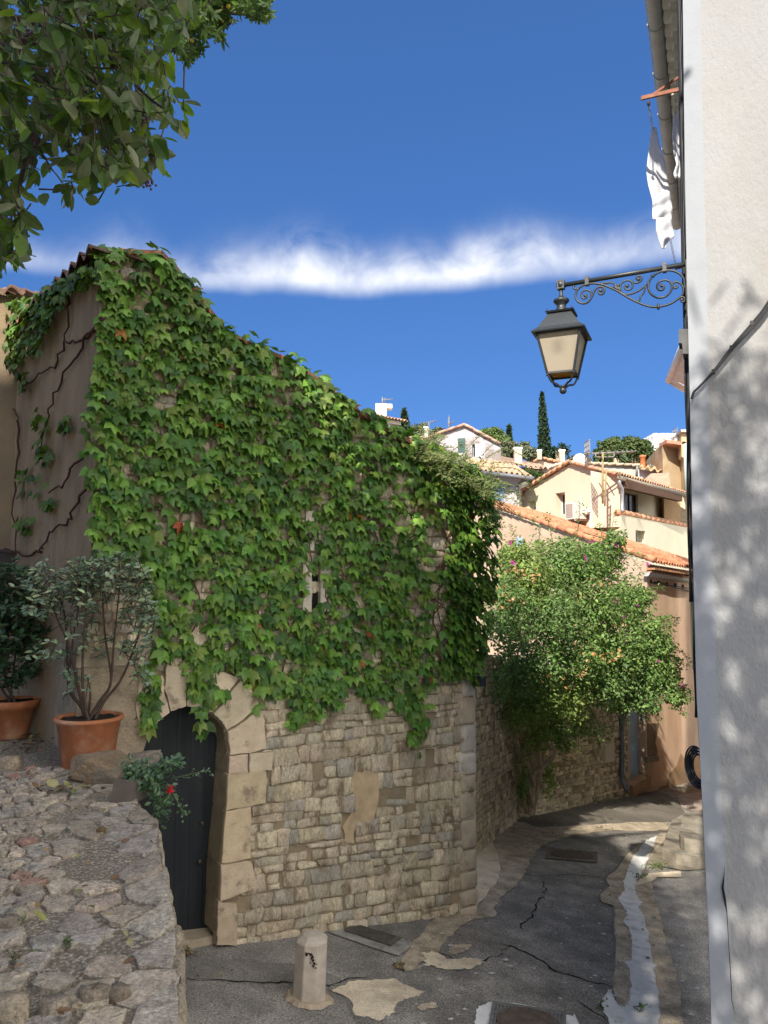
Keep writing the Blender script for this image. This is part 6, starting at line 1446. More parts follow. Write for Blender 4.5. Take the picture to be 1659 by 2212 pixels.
mb = MB(); wall_face(mb, YF, 0, LF+2, -4, [(0, zp0), (LF+2, zp1)], [h3]); 
mb.quad(YF.pt(0, zp0), YF.pt(LF, zp1), YF.pt(LF, zp1, -.25), YF.pt(0, zp0, -.25))
mb.build('street_wall', M_yl, yh)
mb = MB(); zt_ = zr+.3; hw_ = hole(YF, 1098, 572, 1196, 730, .2)
def bk(px, py): return YF.hit(px, py, -1.1)
a, b = bk(*c4(1098, 650))[0], bk(*c4(1196, 650))[0]; z0_, z1_ = bk(*c4(1150, 735))[1]-.4, bk(*c4(1150, 575))[1]
wall_face(mb, YF, 0, LF+.4, -3, zt_, [(a, b, z0_, z1_, .15)], -1.1)
q = YF.hit(*c4(1515, 700), -.3)[0]; mb.quad(YF.pt(q, -3, .0), YF.pt(q+.02, -3, -1.1), YF.pt(q+.02, zt_, -1.1), YF.pt(q, zt_-.4, .0))
mb.quad(YF.pt(0, zp0-.5, 0), YF.pt(0, zp0-.5, -1.1), YF.pt(0, zt_, -1.1), YF.pt(0, zr, 0)); mb.build('loggia_wall', mat('cream_render', (.56, .49, .36), .9, .08, 1.2, .2), yh)
# windows
M_wf = mat('white_frame', (.62, .62, .62), .6, .05); M_dg = mat('dark_glass', (.02, .025, .03), .15, .1, spec=.6); M_gf = mat('dark_frame', (.03, .03, .035), .5, .1)
def window(parent, pl, h, fr, n0=0.0, mull=1, inset=.05, sill=None):
    s0, s1, z0, z1, d = h
    mb = MB(); f = .045
    for a, b, c, e in ((s0, s0+f, z0, z1), (s1-f, s1, z0, z1), (s0+f, s1-f, z0, z0+f), (s0+f, s1-f, z1-f, z1)): mb.prism([pl.pt(p, q, n0-d+inset) for p, q in ((a, c), (b, c), (b, e), (a, e))], pl.n*-.04)
    for k in range(mull): x = s0+(s1-s0)*(k+1)/(mull+1); mb.prism([pl.pt(p, q, n0-d+inset) for p, q in ((x-.02, z0+f), (x+.02, z0+f), (x+.02, z1-f), (x-.02, z1-f))], pl.n*-.035)
    ob = mb.build('window', fr, parent)
    mb = MB(); mb.quad(*[pl.pt(p, q, n0-d+.012) for p, q in ((s0+.01, z0+.01), (s1-.01, z0+.01), (s1-.01, z1-.01), (s0+.01, z1-.01))]); mb.build('pane', M_dg, ob)
    return ob
window(yh, YG, h1, M_wf, 0, 0); window(yh, YG, h2, M_wf, 0, 1); window(yh, YF, h3, M_wf, 0, 1); window(yh, YF, (a, b, z0_, z1_, .15), M_gf, -1.1, 1)
# roofs
M_told = mat('weathered_tile', attr=True, rough=.88, var=.3, scale=5, bump=.3, bscale=40, second=(.30, .22, .15), sscale=3, samt=.3)
mb = MB(); e0, e1 = P(1336, 1027, 27.7), P(1492, 1071, 33.3); rid = YG.pt(za[0], za[1]+.05); 
tile_roof(mb, e0+u*.05, e1+u*.05, rid+YG.n*.1, rid+F_*6.6, .24, .36, (.46, .24, .14), .28, .07)
lf = YG.pt(zl_[0]+.2, zl_[1]+.0, .12); tile_roof(mb, lf+F_*6, lf, rid+F_*6+YG.n*.12, rid+YG.n*.12, .3, .4, (.46, .25, .15), .25, .05)
for a, b in ((rid+YG.n*.1, e0), (lf, rid+YG.n*.12)):
    n = int((b-a).length/.36)
    for k in range(n): mb.col = vary((.50, .27, .16), .2); mb.tube([a.lerp(b, k/n)+u*.02, a.lerp(b, (k+1.05)/n)+u*.05], .075, 7)
mb.build('roof', M_told, yh)
mb = MB(); n = 14
for k in range(n): mb.col = vary((.50, .25, .14), .2); a = YF.pt(LF*k/n-.05, zp0+(zp1-zp0)*k/n+.05, -.08); b = YF.pt(LF*(k+1)/n, zp0+(zp1-zp0)*(k+1)/n+.03, -.08); mb.tube([a, b], [.13, .115], 8)
mb.build('parapet_tiles', M_told, yh)
mb = MB(); a = P(*c4(1045, 452), 27.65); b = P(*c4(1580, 590), 33); mb.tube([a, b], .10, 9); mb.build('gutter', mat('brown_zinc', (.20, .165, .125), .6, .15, 5), yh)
mb = MB(); p = [P(*c4(1050, 455), 27.7), P(*c4(1052, 500), 27.7), P(*c4(1072, 530), 27.8), P(*c4(1072, 690), 27.9), P(*c4(1078, 712), 27.8)]; mb.tube(p, .065, 9); mb.build('drainpipe', mat('shiny_zinc', (.30, .31, .32), .4, .15, 8, metal=.4), yh)
mb = MB(); a = P(*c4(1088, 498), 28.0); b = P(*c4(1518, 604), 32.4); mb.box((a+b)/2, (b-a)/2, YF.n*.1, (0, 0, .17)); mb.build('beam', mat('old_beam', (.09, .05, .03), .9, .3, 5, stretch=(1, 1, 6)), yh)
mb = MB(); q = YF.n*1.15; mb.quad(a+u*.3, b+u*.25, b+u*.45-q, a+u*.5-q); mb.build('loggia_ceiling', mat('old_beam'), yh)
# lead flashing where the orange roof meets the yellow wall
mb = MB(); a, b = P(1103, 1086, 33.8), P(1338, 1163, 27.8); c = P(1486, 1203, 23.9)
ac0 = YG.pt(0, 0)
def roofz(p):  # height of the orange roof over a point
    dlt = Vector((p.x-OC.x, p.y-OC.y, 0)); det = F_.x*Gd.y-F_.y*Gd.x; g_ = (F_.x*dlt.y-F_.y*dlt.x)/det; return ze+.12+sl*g_
# white duct up the gable
du = thing('cable_duct', YG.w(*c4(850, 850)), 'long white cable duct running down the yellow gable wall to the roof', 'duct')
M_duct = mat('white_duct', (.78, .76, .70), .5, .04)
for l in ([(855, 518), (840, 852)], [(838, 850), (968, 888)], [(776, 728), (842, 712)]):
    mb = MB(); a, b = [YG.w(*c4(*q), .09) for q in l]; t = (b-a).normalized(); s_ = t.cross(YG.n).normalized(); mb.box((a+b)/2, (b-a)/2, s_*.075, YG.n*.06); mb.build('duct_section', M_duct, du)
# air conditioner
A0 = YG.hit(*c4(762, 720)); A1 = YG.hit(*c4(690, 720)); zt_ = YG.hit(*c4(730, 648))[1]; zb_ = YG.hit(*c4(730, 778))[1]
s0_, s1_ = YG.hit(*c4(757, 720), .4)[0], YG.hit(*c4(622, 720), .7)[0]
acr = thing('air_conditioner', YG.pt((s0_+s1_)/2, zb_, .5), 'white air conditioner unit on the yellow gable wall beside the window', 'air conditioner')
M_ac = mat('ac_white', (.66, .62, .54), .5, .05)
mb = MB(); mb.prism([YG.pt(p, q, .62) for p, q in ((s0_, zb_), (s1_, zb_), (s1_, zt_), (s0_, zt_))], YG.n*-.48); ob = mb.build('casing', M_ac, acr); md = ob.modifiers.new('b', 'BEVEL'); md.width = .03; md.segments = 2
mb = MB(); m_ = s0_+(s1_-s0_)*.32
for k in range(9): z = zb_+.09+(zt_-zb_-.18)*k/8; mb.prism([YG.pt(p, q, .635) for p, q in ((m_, z-.018), (s1_-.06, z-.018), (s1_-.06, z+.018), (m_, z+.018))], YG.n*-.014)
mb.build('grille', mat('ac_grille', (.36, .34, .30), .6, .05), acr)
for f in (.15, .85):
    mb = MB(); x = s0_+(s1_-s0_)*f; mb.prism([YG.pt(x-.03, zb_-.07, .62), YG.pt(x+.03, zb_-.07, .62), YG.pt(x+.03, zb_-.012, .62), YG.pt(x-.03, zb_-.012, .62)], YG.n*-.62); mb.build('bracket', M_ac, acr)
mb = MB(); 
for dz in (0, .08): mb.tube(bez([YG.pt(s0_-.0, zb_+.25+dz, .35), YG.pt(s0_-.15, zb_+.24+dz, .3), YG.pt(s0_-.3, zb_+.3+dz, .1)], 4), .03, 6)
mb.build('pipe', M_ac, acr)

# ---------------- television aerials ----------------
M_al = mat('aerial_metal', (.24, .235, .22), .5, .1, metal=.3); M_bam = mat('aged_pole', (.30, .23, .11), .8, .2)
def aerial(base, top, boom, els, label, group='television aerials on the roofs', r=.018, pole=None, vert=False, mesh_=None, extra=()):
    root = thing('aerial', base, label, 'aerial', group)
    mb = MB(); mb.tube([base, top], r*1.3, 6); mb.build('mast', pole or M_al, root)
    mb = MB(); a, b = boom; mb.tube([a, b], r, 6); t = (b-a).normalized(); sd_ = t.cross(u).normalized() if not vert else u
    for f, l in els: c = a.lerp(b, f); mb.tube([c-sd_*l, c+sd_*l], r*.7, 5)
    if mesh_:
        f, w_, h_ = mesh_; c = a.lerp(b, f)
        for k in range(6): z = -h_+2*h_*k/5; mb.tube([c-sd_*w_+u*z, c+sd_*w_+u*z], r*.5, 4); x = -w_+2*w_*k/5; mb.tube([c+sd_*x-u*h_, c+sd_*x+u*h_], r*.5, 4)
    for p_ in extra: mb.tube(p_, r*.8, 5)
    mb.build('antenna', M_al, root); return root
Ya = 27.0
def A4(x, y, Y=Ya): return P(*c4(x, y), Y)
mb_root = aerial(A4(924, 650), A4(924, 265), (A4(778, 268), A4(1175, 250)), [(.05, .25), (.3, .5), (.42, .42), (.6, .3), (.7, .28), (.8, .26), (.9, .24), (.97, .22)], 'tall aerial on a bamboo-coloured mast with short ladder rungs before the yellow gable', r=.03, pole=M_bam, mesh_=(.07, .35, .45),
    extra=[[A4(868, 262), A4(868, 285), A4(880, 292), A4(1000, 292), A4(1012, 285), A4(1012, 258)]])
mb = MB(); mb.tube([A4(950, 400), A4(940, 670)], .03, 6)
for y in (408, 468, 545): mb.tube([A4(922, y), A4(950, y+2)], .025, 5)
mb.build('ladder_rungs', M_bam, mb_root)

# ================= roofs and houses up the hill =================
def c3(x, y): return (795.5+.248*x, 822.9+.248*y)
def Q3(x, y, Y): return P(*c3(x, y), Y)
def Q4(x, y, Y): return P(*c4(x, y), Y)
def front(p0, p1, Y0, Y1):
    a = P(p0[0], p0[1], Y0); b = P(p1[0], p1[1], Y1); return Plane((a.x, a.y), (b.x, b.y))
def holeq(pl, x0, y0, x1, y1, d, f=c3):
    a = pl.hit(*f(x0, (y0+y1)/2)); b = pl.hit(*f(x1, (y0+y1)/2)); return (min(a[0], b[0]), max(a[0], b[0]), pl.hit(*f((x0+x1)/2, y1))[1], pl.hit(*f((x0+x1)/2, y0))[1], d)
M_cream = mat('cream_wall', (.46, .415, .33), .9, .08, .8, .2); M_lav = mat('mottled_wall', (.43, .385, .40), .92, .1, 2, .3, 20, second=(.25, .21, .185), sscale=.8, samt=.5, sedge=.05)
M_grey = mat('grey_render', (.42, .37, .315), .92, .1, 1, .3); M_tan = mat('tan_render', (.44, .335, .205), .92, .12, .8, .4, 20, second=(.34, .225, .12), sscale=.5, samt=.4); M_wht = mat('white_wall', (.46, .44, .39), .9, .06, .8)
def shut(parent, pl, x0, y0, x1, y1, m, f, n=.04, louv=True):
    h = holeq(pl, x0, y0, x1, y1, 0, f); mb = MB(); mb.prism([pl.pt(p, q, n+.03) for p, q in ((h[0], h[2]), (h[1], h[2]), (h[1], h[3]), (h[0], h[3]))], pl.n*-.05)
    if louv:
        k = 0; z = h[2]+.12
        while z < h[3]-.1: mb.prism([pl.pt(p, q, n+.045) for p, q in ((h[0]+.06, z-.03), (h[1]-.06, z-.03), (h[1]-.06, z+.01), (h[0]+.06, z+.01))], pl.n*-.02); z += .11
    return mb.build('shutter', m, parent)
def chimney(base, w_, h_, label, m, cap=True):
    root = thing('chimney', base, label, 'chimney', 'chimneys on the hillside roofs')
    w_ *= .30; h_ *= .42; mb = MB(); mb.box(base+u*(h_/2), (w_, 0, 0), (0, w_*.8, 0), (0, 0, h_/2)); mb.build('stack', m, root)
    mb = MB(); mb.box(base+u*(h_+.05), (w_*1.15, 0, 0), (0, w_*.95, 0), (0, 0, .05)); mb.build('cap', M_told, root) if cap else None
    return root
# pale house top left with the dish
h1r = thing('pale_house', Q3(140, 600, 55), 'pale house with white shutters and a satellite dish above the ivy crest', 'house')
p1 = front(c3(-200, 400), c3(262, 400), 52, 55); wl = p1.len; zt_ = p1.hit(*c3(200, 345))[1]
ha = holeq(p1, 85, 372, 132, 470, .2)
mb = MB(); wall_face(mb, p1, 0, wl, 0, zt_, [ha]); bk_ = -p1.n*7; mb.quad(p1.pt(wl, 0), p1.pt(wl, 0)+bk_, p1.pt(wl, zt_)+bk_, p1.pt(wl, zt_)); mb.build('wall', M_cream, h1r)
window(h1r, p1, ha, M_wf, 0, 1)
shut(h1r, p1, 145, 370, 200, 470, mat('white_shutter', (.60, .61, .64), .7, .04), c3); shut(h1r, p1, 236, 376, 256, 470, M_grey, c3, louv=False); 
mb = MB(); tile_roof(mb, p1.pt(0, zt_, .6), p1.pt(wl+.4, zt_, .6), p1.pt(0, zt_+.85, -4), p1.pt(wl+.4, zt_+.85, -4), .3, .45, (.45, .27, .17), .25, .08); mb.build('roof', M_told, h1r)
mb = MB(); mb.prism([p1.pt(a, z, .3) for a, z in ((0, zt_-.3), (wl, zt_-.3), (wl, zt_-.05), (0, zt_-.05))], p1.n*-.3); mb.build('eave_courses', M_grey, h1r)
ch = thing('chimney', Q3(130, 310, 52), 'broad pale chimney behind the satellite dish', 'chimney', 'chimneys on the hillside roofs')
mb = MB(); mb.abox(*(Q3(62, 308, 54.5)), *(Q3(160, 235, 56))); mb.build('stack', M_wht, ch); mb = MB(); q = Q3(148, 228, 55); mb.box(q, (.5, 0, 0), (0, .4, 0), (0, 0, .15)); mb.build('cap', M_told, ch)
ds = thing('satellite_dish', Q3(115, 300, 53.5), 'white satellite dish on the roof of the pale hilltop house', 'satellite dish')
mb = MB(); mb.smooth = True; c = Q3(116, 258, 53.4); n = 20; ax = Vector((.1, -.9, .35)).normalized(); e1_ = ax.cross(u).normalized(); e2_ = e1_.cross(ax); rg = []
for k, (r_, d_) in enumerate(((.0, .045), (.11, .035), (.21, .015), (.285, -.015))): rg.append([mb.vert(c+(e1_*math.cos(6.283*i/n)+e2_*math.sin(6.283*i/n))*max(r_, .01)-ax*d_) for i in range(n)])
for a in range(3):
    for i in range(n): mb.face([rg[a][i], rg[a][(i+1) % n], rg[a+1][(i+1) % n], rg[a+1][i]])
mb.build('dish', mat('dish_white', (.74, .73, .70), .6, .03), ds)
mb = MB(); mb.tube([Q3(108, 312, 53.4), c], .03, 6); mb.tube([c-ax*.04, c+ax*.2-e2_*.1], .015, 5); mb.build('arm', M_al, ds)
aerial(Q3(122, 225, 55), Q3(122, 140, 55), (Q3(125, 168, 55), Q3(216, 158, 55)), [(.1, .5), (.3, .4), (.5, .4), (.7, .35), (.9, .3)], 'aerial above the satellite dish on the hilltop chimney', r=.03, extra=[[Q3(120, 145, 55), Q3(150, 200, 55)], [Q3(128, 200, 55), Q3(150, 145, 55)]])
# lower roof just right of it
lr = thing('low_roof_house', Q3(380, 600, 52), 'low pale house end with a thin tiled roof between the cypress and the mottled gable', 'house')
p2 = front(c3(330, 560), c3(440, 560), 50, 50); mb = MB(); zt_ = p2.hit(*c3(380, 505))[1]; wall_face(mb, p2, 0, p2.len, 0, zt_); mb.build('wall', M_grey, lr)
mb = MB(); tile_roof(mb, p2.pt(-.3, zt_, .5), p2.pt(p2.len+.4, zt_, .5), p2.pt(-.3, zt_+.5, -2), p2.pt(p2.len+.4, zt_+.5, -2), .3, .4, (.44, .28, .18)); mb.build('roof', M_told, lr)
# mottled lavender gable
lv = thing('mottled_house', Q3(870, 700, 45), 'mottled grey and lilac gabled house with a dark green shutter', 'house')
p3 = front(c3(590, 600), c3(1155, 600), 46, 45); L3 = p3.len; zA = p3.hit(*c3(590, 470)); zB = p3.hit(*c3(845, 395)); zC = p3.hit(*c3(1155, 556))
hA = holeq(p3, 780, 500, 845, 628, .12); hB = holeq(p3, 906, 550, 968, 662, .25)
mb = MB(); wall_face(mb, p3, 0, L3, 0, [(0, zA[1]), (zB[0], zB[1]), (L3, zC[1])], [hA, hB]); mb.build('gable_wall', M_lav, lv)
sg = shut(lv, p3, 782, 502, 843, 626, mat('green_shutter', (.06, .11, .095), .7, .1), c3, -.03)
window(lv, p3, hB, M_wf, 0, 0)
mb = MB(); x0 = hB[0]; mb.prism([p3.pt(p, q, .03) for p, q in ((hB[1]-.25, hB[2]), (hB[1]+.1, hB[2]), (hB[1]+.1, hB[3]), (hB[1]-.25, hB[3]))], p3.n*-.03); mb.build('curtain', M_wf, lv)
mb = MB(); A3 = p3.pt(0, zA[1], .15); B3 = p3.pt(zB[0], zB[1]+.05, .15); C3_ = p3.pt(L3, zC[1], .15); back = Vector((-3.6, 8, 0))
tile_roof(mb, A3+back+Vector((-.2, 0, -.15)), A3+Vector((-.2, 0, -.1)), B3+back, B3, .3, .4, (.44, .26, .18)); tile_roof(mb, C3_, C3_+back, B3, B3+back, .3, .4, (.44, .26, .18)); 
for a, b in ((A3, B3), (B3, C3_)):
    n = int((b-a).length/.5)
    for k in range(n): mb.col = vary((.46, .27, .2), .2); mb.tube([a.lerp(b, k/n)+u*.02, a.lerp(b, (k+1)/n)+u*.05], .09, 6)
mb.build('roof', M_told, lv)
mb = MB(); a = p3.pt(0, 0); mb.quad(a, a+back, a+back+u*zA[1], a+u*zA[1]); mb.build('side_wall', mat('yellow_side', (.5, .43, .29), .9, .08), lv)
mb = MB(); q = [Q3(x, y, 47.5) for x, y in ((505, 560), (530, 548), (530, 640), (505, 650))]; mb.prism(q, (.0, -.1, 0)); mb.build('shutter', mat('pale_green_paint'), lv)
chimney(Q3(503, 525, 48), .42, 2.0, 'slim pale chimney left of the mottled gable', M_wht)
aerial(Q3(528, 490, 47.5), Q3(528, 360, 47.5), (Q3(495, 368, 47.5), Q3(588, 348, 47.5)), [(.05, .4), (.2, .35), (.4, .3), (.6, .3), (.8, .28), (.95, .25)], 'aerial on a pale mast left of the mottled gable roof', r=.03)
aerial(Q3(702, 480, 46), Q3(702, 380, 46), (Q3(705, 378, 46), Q3(748, 352, 46)), [(.1, .35), (.4, .3), (.7, .3), (.95, .25)], 'dark grid aerial on the left slope of the mottled gable roof', r=.025, mesh_=(-.1, .4, .5))
# house with blue shutters
bh = thing('blue_shutter_house', Q3(1180, 1100, 33), 'grey-lilac house with blue louvred shutters under a wide tiled eave', 'house')
p5 = front(c3(900, 900), c3(1312, 900), 34.5, 32.5); L5 = p5.len; zt_ = p5.hit(*c3(1312, 838))[1]
mb = MB(); wall_face(mb, p5, 0, L5, -4, zt_+.1); k_ = p5.pt(L5, 0); bk_ = Vector((2.2, 6, 0)); mb.quad(k_-u*4, k_-u*4+bk_, k_+u*zt_+bk_, k_+u*zt_); mb.build('wall', mat('lilac_render', (.50, .455, .44), .9, .06, .8), bh)
for x0, x1 in ((1060, 1122), (1126, 1184)): shut(bh, p5, x0, 895, x1, 1090, mat('blue_shutter', (.26, .40, .66), .6, .06), c3)
mb = MB(); e0 = Q3(880, 765, 33.4); e1 = Q3(1425, 830, 31.6); tile_roof(mb, e0, e1, Q3(860, 668, 38), Q3(1290, 742, 38), .26, .4, (.50, .33, .22), .22, .08); mb.build('roof', M_told, bh)
mb = MB(); mb.tube([Q3(900, 788, 33.3), Q3(1440, 850, 31.5)], .09, 8); mb.build('gutter', mat('dark_zinc', (.14, .145, .16), .5, .1), bh)
mb = MB(); mb.quad(e0-u*.12, e1-u*.12, k_+u*zt_+bk_*.2, p5.pt(0, zt_)); mb.build('soffit', mat('grey_blue_paint', (.30, .34, .38), .8, .1), bh)
mb = MB(); p = [Q3(1425, 848, 31.5), Q3(1360, 868, 31.9), Q3(1315, 890, 32.3), Q3(1298, 920, 32.4), Q3(1298, 1000, 32.4)]; mb.tube(p, .06, 8); mb.build('drainpipe', mat('dark_zinc'), bh)
# long brown roofs and chimneys between
lh = thing('long_brown_house', Q3(1300, 800, 40), 'long low brown house with a tiled roof right of the mottled gable', 'house')
p6 = front(c3(1120, 700), c3(1580, 760), 41, 38); mb = MB(); tile_roof(mb, Q3(1000, 706, 38.5), Q3(1575, 765, 36), Q3(980, 690, 41), Q3(1500, 735, 40), .28, .4, (.42, .27, .19), .25, .08); mb.build('roof', M_told, lh)
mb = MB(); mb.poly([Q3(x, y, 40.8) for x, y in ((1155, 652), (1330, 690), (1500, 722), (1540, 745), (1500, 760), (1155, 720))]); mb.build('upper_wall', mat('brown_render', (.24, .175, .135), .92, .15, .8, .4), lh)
mb = MB(); mb.poly([Q3(x, y, 38.2) for x, y in ((980, 715), (1580, 775), (1580, 860), (980, 860))]); mb.build('wall', mat('drab_render', (.33, .29, .25), .9, .1), lh)  # plain grey-brown wall colour
chimney(Q3(1304, 722, 38.8), .62, 1.75, 'stout cream chimney on the long brown roof', M_cream)
ph_ = thing('peach_house', Q3(1560, 760, 44), 'peach coloured house with a low orange-edged gable left of the tall cypress foot', 'house')
mb = MB(); mb.poly([Q3(x, y, 44) for x, y in ((1440, 705), (1505, 672), (1760, 730), (1760, 900), (1440, 900))]); mb.build('wall', mat('peach_render', (.54, .42, .31), .9, .08), ph_)
mb = MB()
for a, b in (((1440, 705), (1505, 672)), ((1505, 672), (1760, 730))):
    a, b = Q3(*a, 43.9), Q3(*b, 43.9); n = int((b-a).length/.4)+1
    for k in range(n): mb.col = vary((.55, .27, .15), .2); mb.tube([a.lerp(b, k/n), a.lerp(b, (k+1)/n)+u*.04], .09, 6)
mb.build('roof', M_told, ph_)
chimney(Q3(1490, 685, 43.5), .40, 1.1, 'small peach chimney at the foot of the tall cypress', mat('peach_render')); chimney(Q4(610, 326, 42), .48, 1.3, 'square cream chimney right of the tall cypress', M_cream)
# white houses behind the yellow gable
wb = thing('white_back_house', Q4(560, 450, 37), 'white gabled house wall rising just behind the yellow gable', 'house')
mb = MB(); mb.poly([Q4(x, y, 37) for x, y in ((440, 400), (600, 342), (680, 330), (900, 345), (1205, 358), (1190, 445), (1100, 480), (440, 480))]); mb.build('wall', M_wht, wb)
mb = MB()
for a, b in (((440, 398), (620, 336)), ((620, 336), (900, 345)), ((900, 345), (1210, 358))):
    a, b = Q4(*a, 36.9), Q4(*b, 36.9); n = int((b-a).length/.4)+1
    for k in range(n): mb.col = vary((.52, .42, .30), .2); mb.tube([a.lerp(b, k/n), a.lerp(b, (k+1)/n)+u*.03], .08, 6)
mb.build('roof', M_told, wb)
mb = MB(); a, b = Q4(1190, 352, 36.8), Q4(1185, 440, 36.8); mb.tube([a, b], .06, 6); mb.build('drainpipe', M_al, wb)
vb = thing('tiled_roof_house', Q4(1300, 440, 35), 'small house with a strongly ribbed tile roof left of the tan tower', 'house')
mb = MB(); mb.poly([Q4(x, y, 35) for x, y in ((1195, 385), (1400, 412), (1400, 480), (1195, 480))]); mb.build('wall', mat('grey_white', (.50, .49, .48), .9, .06), vb)
mb = MB(); tile_roof(mb, Q4(1200, 378, 34.6), Q4(1410, 412, 34.2), Q4(1215, 358, 37), Q4(1400, 385, 37), .3, .4, (.48, .30, .17), .25, .10); mb.build('roof', M_told, vb)
mb = MB(); mb.lathe(Q4(1233, 370, 36.2), [(.13, 0), (.13, .45), (.16, .47), (.16, .55), (.0, .6)], 12); mb.build('chimney_pot', mat('red_clay', (.5, .17, .07), .8, .1), vb)
rs = thing('rubble_stub_wall', Q4(1360, 500, 32.5), 'weathered rubble wall stub in front of the tan tower house', 'wall')
mb = MB(); mb.prism([Q4(x, y, 32.5) for x, y in ((1235, 470), (1295, 418), (1435, 412), (1440, 520), (1300, 520))], (.2, .8, 0)); mb.build('body', mat('rubble_old', (.36, .30, .22), .95, .3, 2, 1, 10, second=(.15, .08, .05), sscale=1.2, samt=.3), rs)
tn = thing('tan_tower_house', Q4(1470, 560, 34), 'tall tan rendered house end with a stepped chimney beside the white wall', 'house')
p7 = front(c4(1387, 400), c4(1560, 400), 34, 34.5); mb = MB(); wall_face(mb, p7, 0, p7.len+2, -3, p7.hit(*c4(1450, 192))[1]); k_ = p7.pt(0, 0); mb.quad(k_-u*3, k_-u*3+Vector((1, 5, 0)), k_+u*(p7.hit(*c4(1450, 192))[1])+Vector((1, 5, 0)), k_+u*p7.hit(*c4(1450, 192))[1]); mb.build('wall', M_tan, tn)
mb = MB(); n = 9; a, b = Q4(1386, 186, 33.9), Q4(1530, 204, 33.9)
for k in range(n): mb.col = vary((.50, .24, .16), .2); mb.box(a.lerp(b, (k+.5)/n), (b-a)/(2*n)*.95, (0, .5, 0), (0, 0, .08))
mb.build('coping', M_told, tn)
mb = MB(); mb.prism([Q4(x, y, 33.4) for x, y in ((1528, 95), (1620, 90), (1620, 540), (1560, 540), (1552, 300), (1530, 290))], (.2, 1, 0)); mb.build('tower', mat('tan_pale', (.50, .38, .22), .92, .12, .8, .3), tn)
mb = MB(); mb.prism([Q4(x, y, 33.2) for x, y in ((1524, 80), (1630, 76), (1630, 100), (1528, 98))], (.2, 1.2, 0)); mb.build('tower_cap', M_wht, tn)
mb = MB(); mb.tube([Q4(1562, 190, 33), Q4(1570, 560, 33)], .10, 8); mb.build('drainpipe', mat('pale_green_pipe', (.42, .50, .47), .6, .08), tn)
aerial(Q4(1458, 190, 34.3), Q4(1458, 145, 34.3), (Q4(1450, 145, 34.3), Q4(1528, 133, 34.3)), [(.2, .3), (.45, .3), (.7, .25), (.95, .25)], 'aerial on the coping of the tan tower house', r=.022, mesh_=(.4, .3, .4))
aerial(Q4(1300, 385, 36), Q4(1290, 345, 36), (Q4(1265, 362, 36), Q4(1362, 355, 36)), [(.1, .25), (.3, .2), (.5, .2), (.7, .2), (.9, .2)], 'low thin aerial over the strongly ribbed tile roof', r=.018)
ds = thing('satellite_dish', Q4(750, 345, 36), 'small white satellite dish peeping over the yellow gable ridge', 'satellite dish')
mb = MB(); mb.ball(Q4(750, 322, 36), .36, 12, (1, .3, 1)); mb.build('dish', mat('dish_white'), ds); mb = MB(); mb.tube([Q4(752, 350, 36), Q4(750, 322, 36.1)], .03, 5); mb.build('arm', M_al, ds)
gh = thing('far_grey_house', Q4(1340, 320, 70), 'plain grey house far up the hill behind the round trees', 'house')
mb = MB(); mb.abox(*Q4(1322, 320, 68), *Q4(1400, 238, 76)); mb.build('wall', M_wht, gh); mb = MB(); q0, q1 = Q4(1318, 240, 67.8), Q4(1405, 234, 76.2); mb.abox(q0.x, q0.y, q0.z, q1.x, q1.y, q1.z+.05); mb.build('roof', M_told, gh)

# ================= trees on the hill =================
M_tl = mat('tree_leaf', attr=True, rough=.6, var=.2, scale=3, spec=.2, transl=.15)
def tree(name, label, cat, base, blobs, pal, leaf, group=None, seed=1, trunk_r=.2, shape=None):
    """blobs: (centre, (rx,ry,rz), n)"""
    rr = random.Random(seed); rg = np.random.default_rng(seed); root = thing(name, base, label, cat, group)
    top = max((b[0] for b in blobs), key=lambda q: q.z); mb = MB()
    mid = sum((b[0] for b in blobs), Vector())/len(blobs)
    mb.tube([base-u*.3, base.lerp(mid, .5), mid], [trunk_r, trunk_r*.8, trunk_r*.45], 8)
    for b in blobs[:14]: mb.tube([base.lerp(mid, .55), mid.lerp(b[0], .5), b[0]], [trunk_r*.5, trunk_r*.3, trunk_r*.1], 5)
    mb.build('trunk', M_bark, root)
    pos = []; nr = []; tp = []; sc_ = []; cl = []
    for c, r_, n in blobs:
        d = rg.normal(size=(n, 3)); d /= np.linalg.norm(d, axis=1, keepdims=True); k = rg.random(n)**.36
        f = 1+.16*np.sin(d[:, 0]*6+c.x*3)+.14*np.sin(d[:, 2]*7+c.z*5)
        p = np.array(c)+d*(k*f)[:, None]*np.array(r_)
        pos.append(p); nr.append(d*.6+rg.normal(size=(n, 3))*.5+np.array([0, 0, .4])); tp.append(rg.normal(size=(n, 3))+np.array([0, 0, -.3])); s = leaf*(.7+.7*rg.random(n)); sc_.append(np.stack([s*.8, s], 1))
        ci = np.array(pal)[rg.integers(0, len(pal), n)]*(1+.3*(rg.random((n, 1))-.5)); cl.append(ci)
    leaf_cloud('crown', DI_V, DI_F, np.concatenate(pos), np.concatenate(nr), np.concatenate(tp), np.concatenate(sc_), np.concatenate(cl), M_tl, root)
    return root
CY = [(.028, .055, .026), (.035, .065, .03), (.022, .045, .022), (.045, .075, .034)]
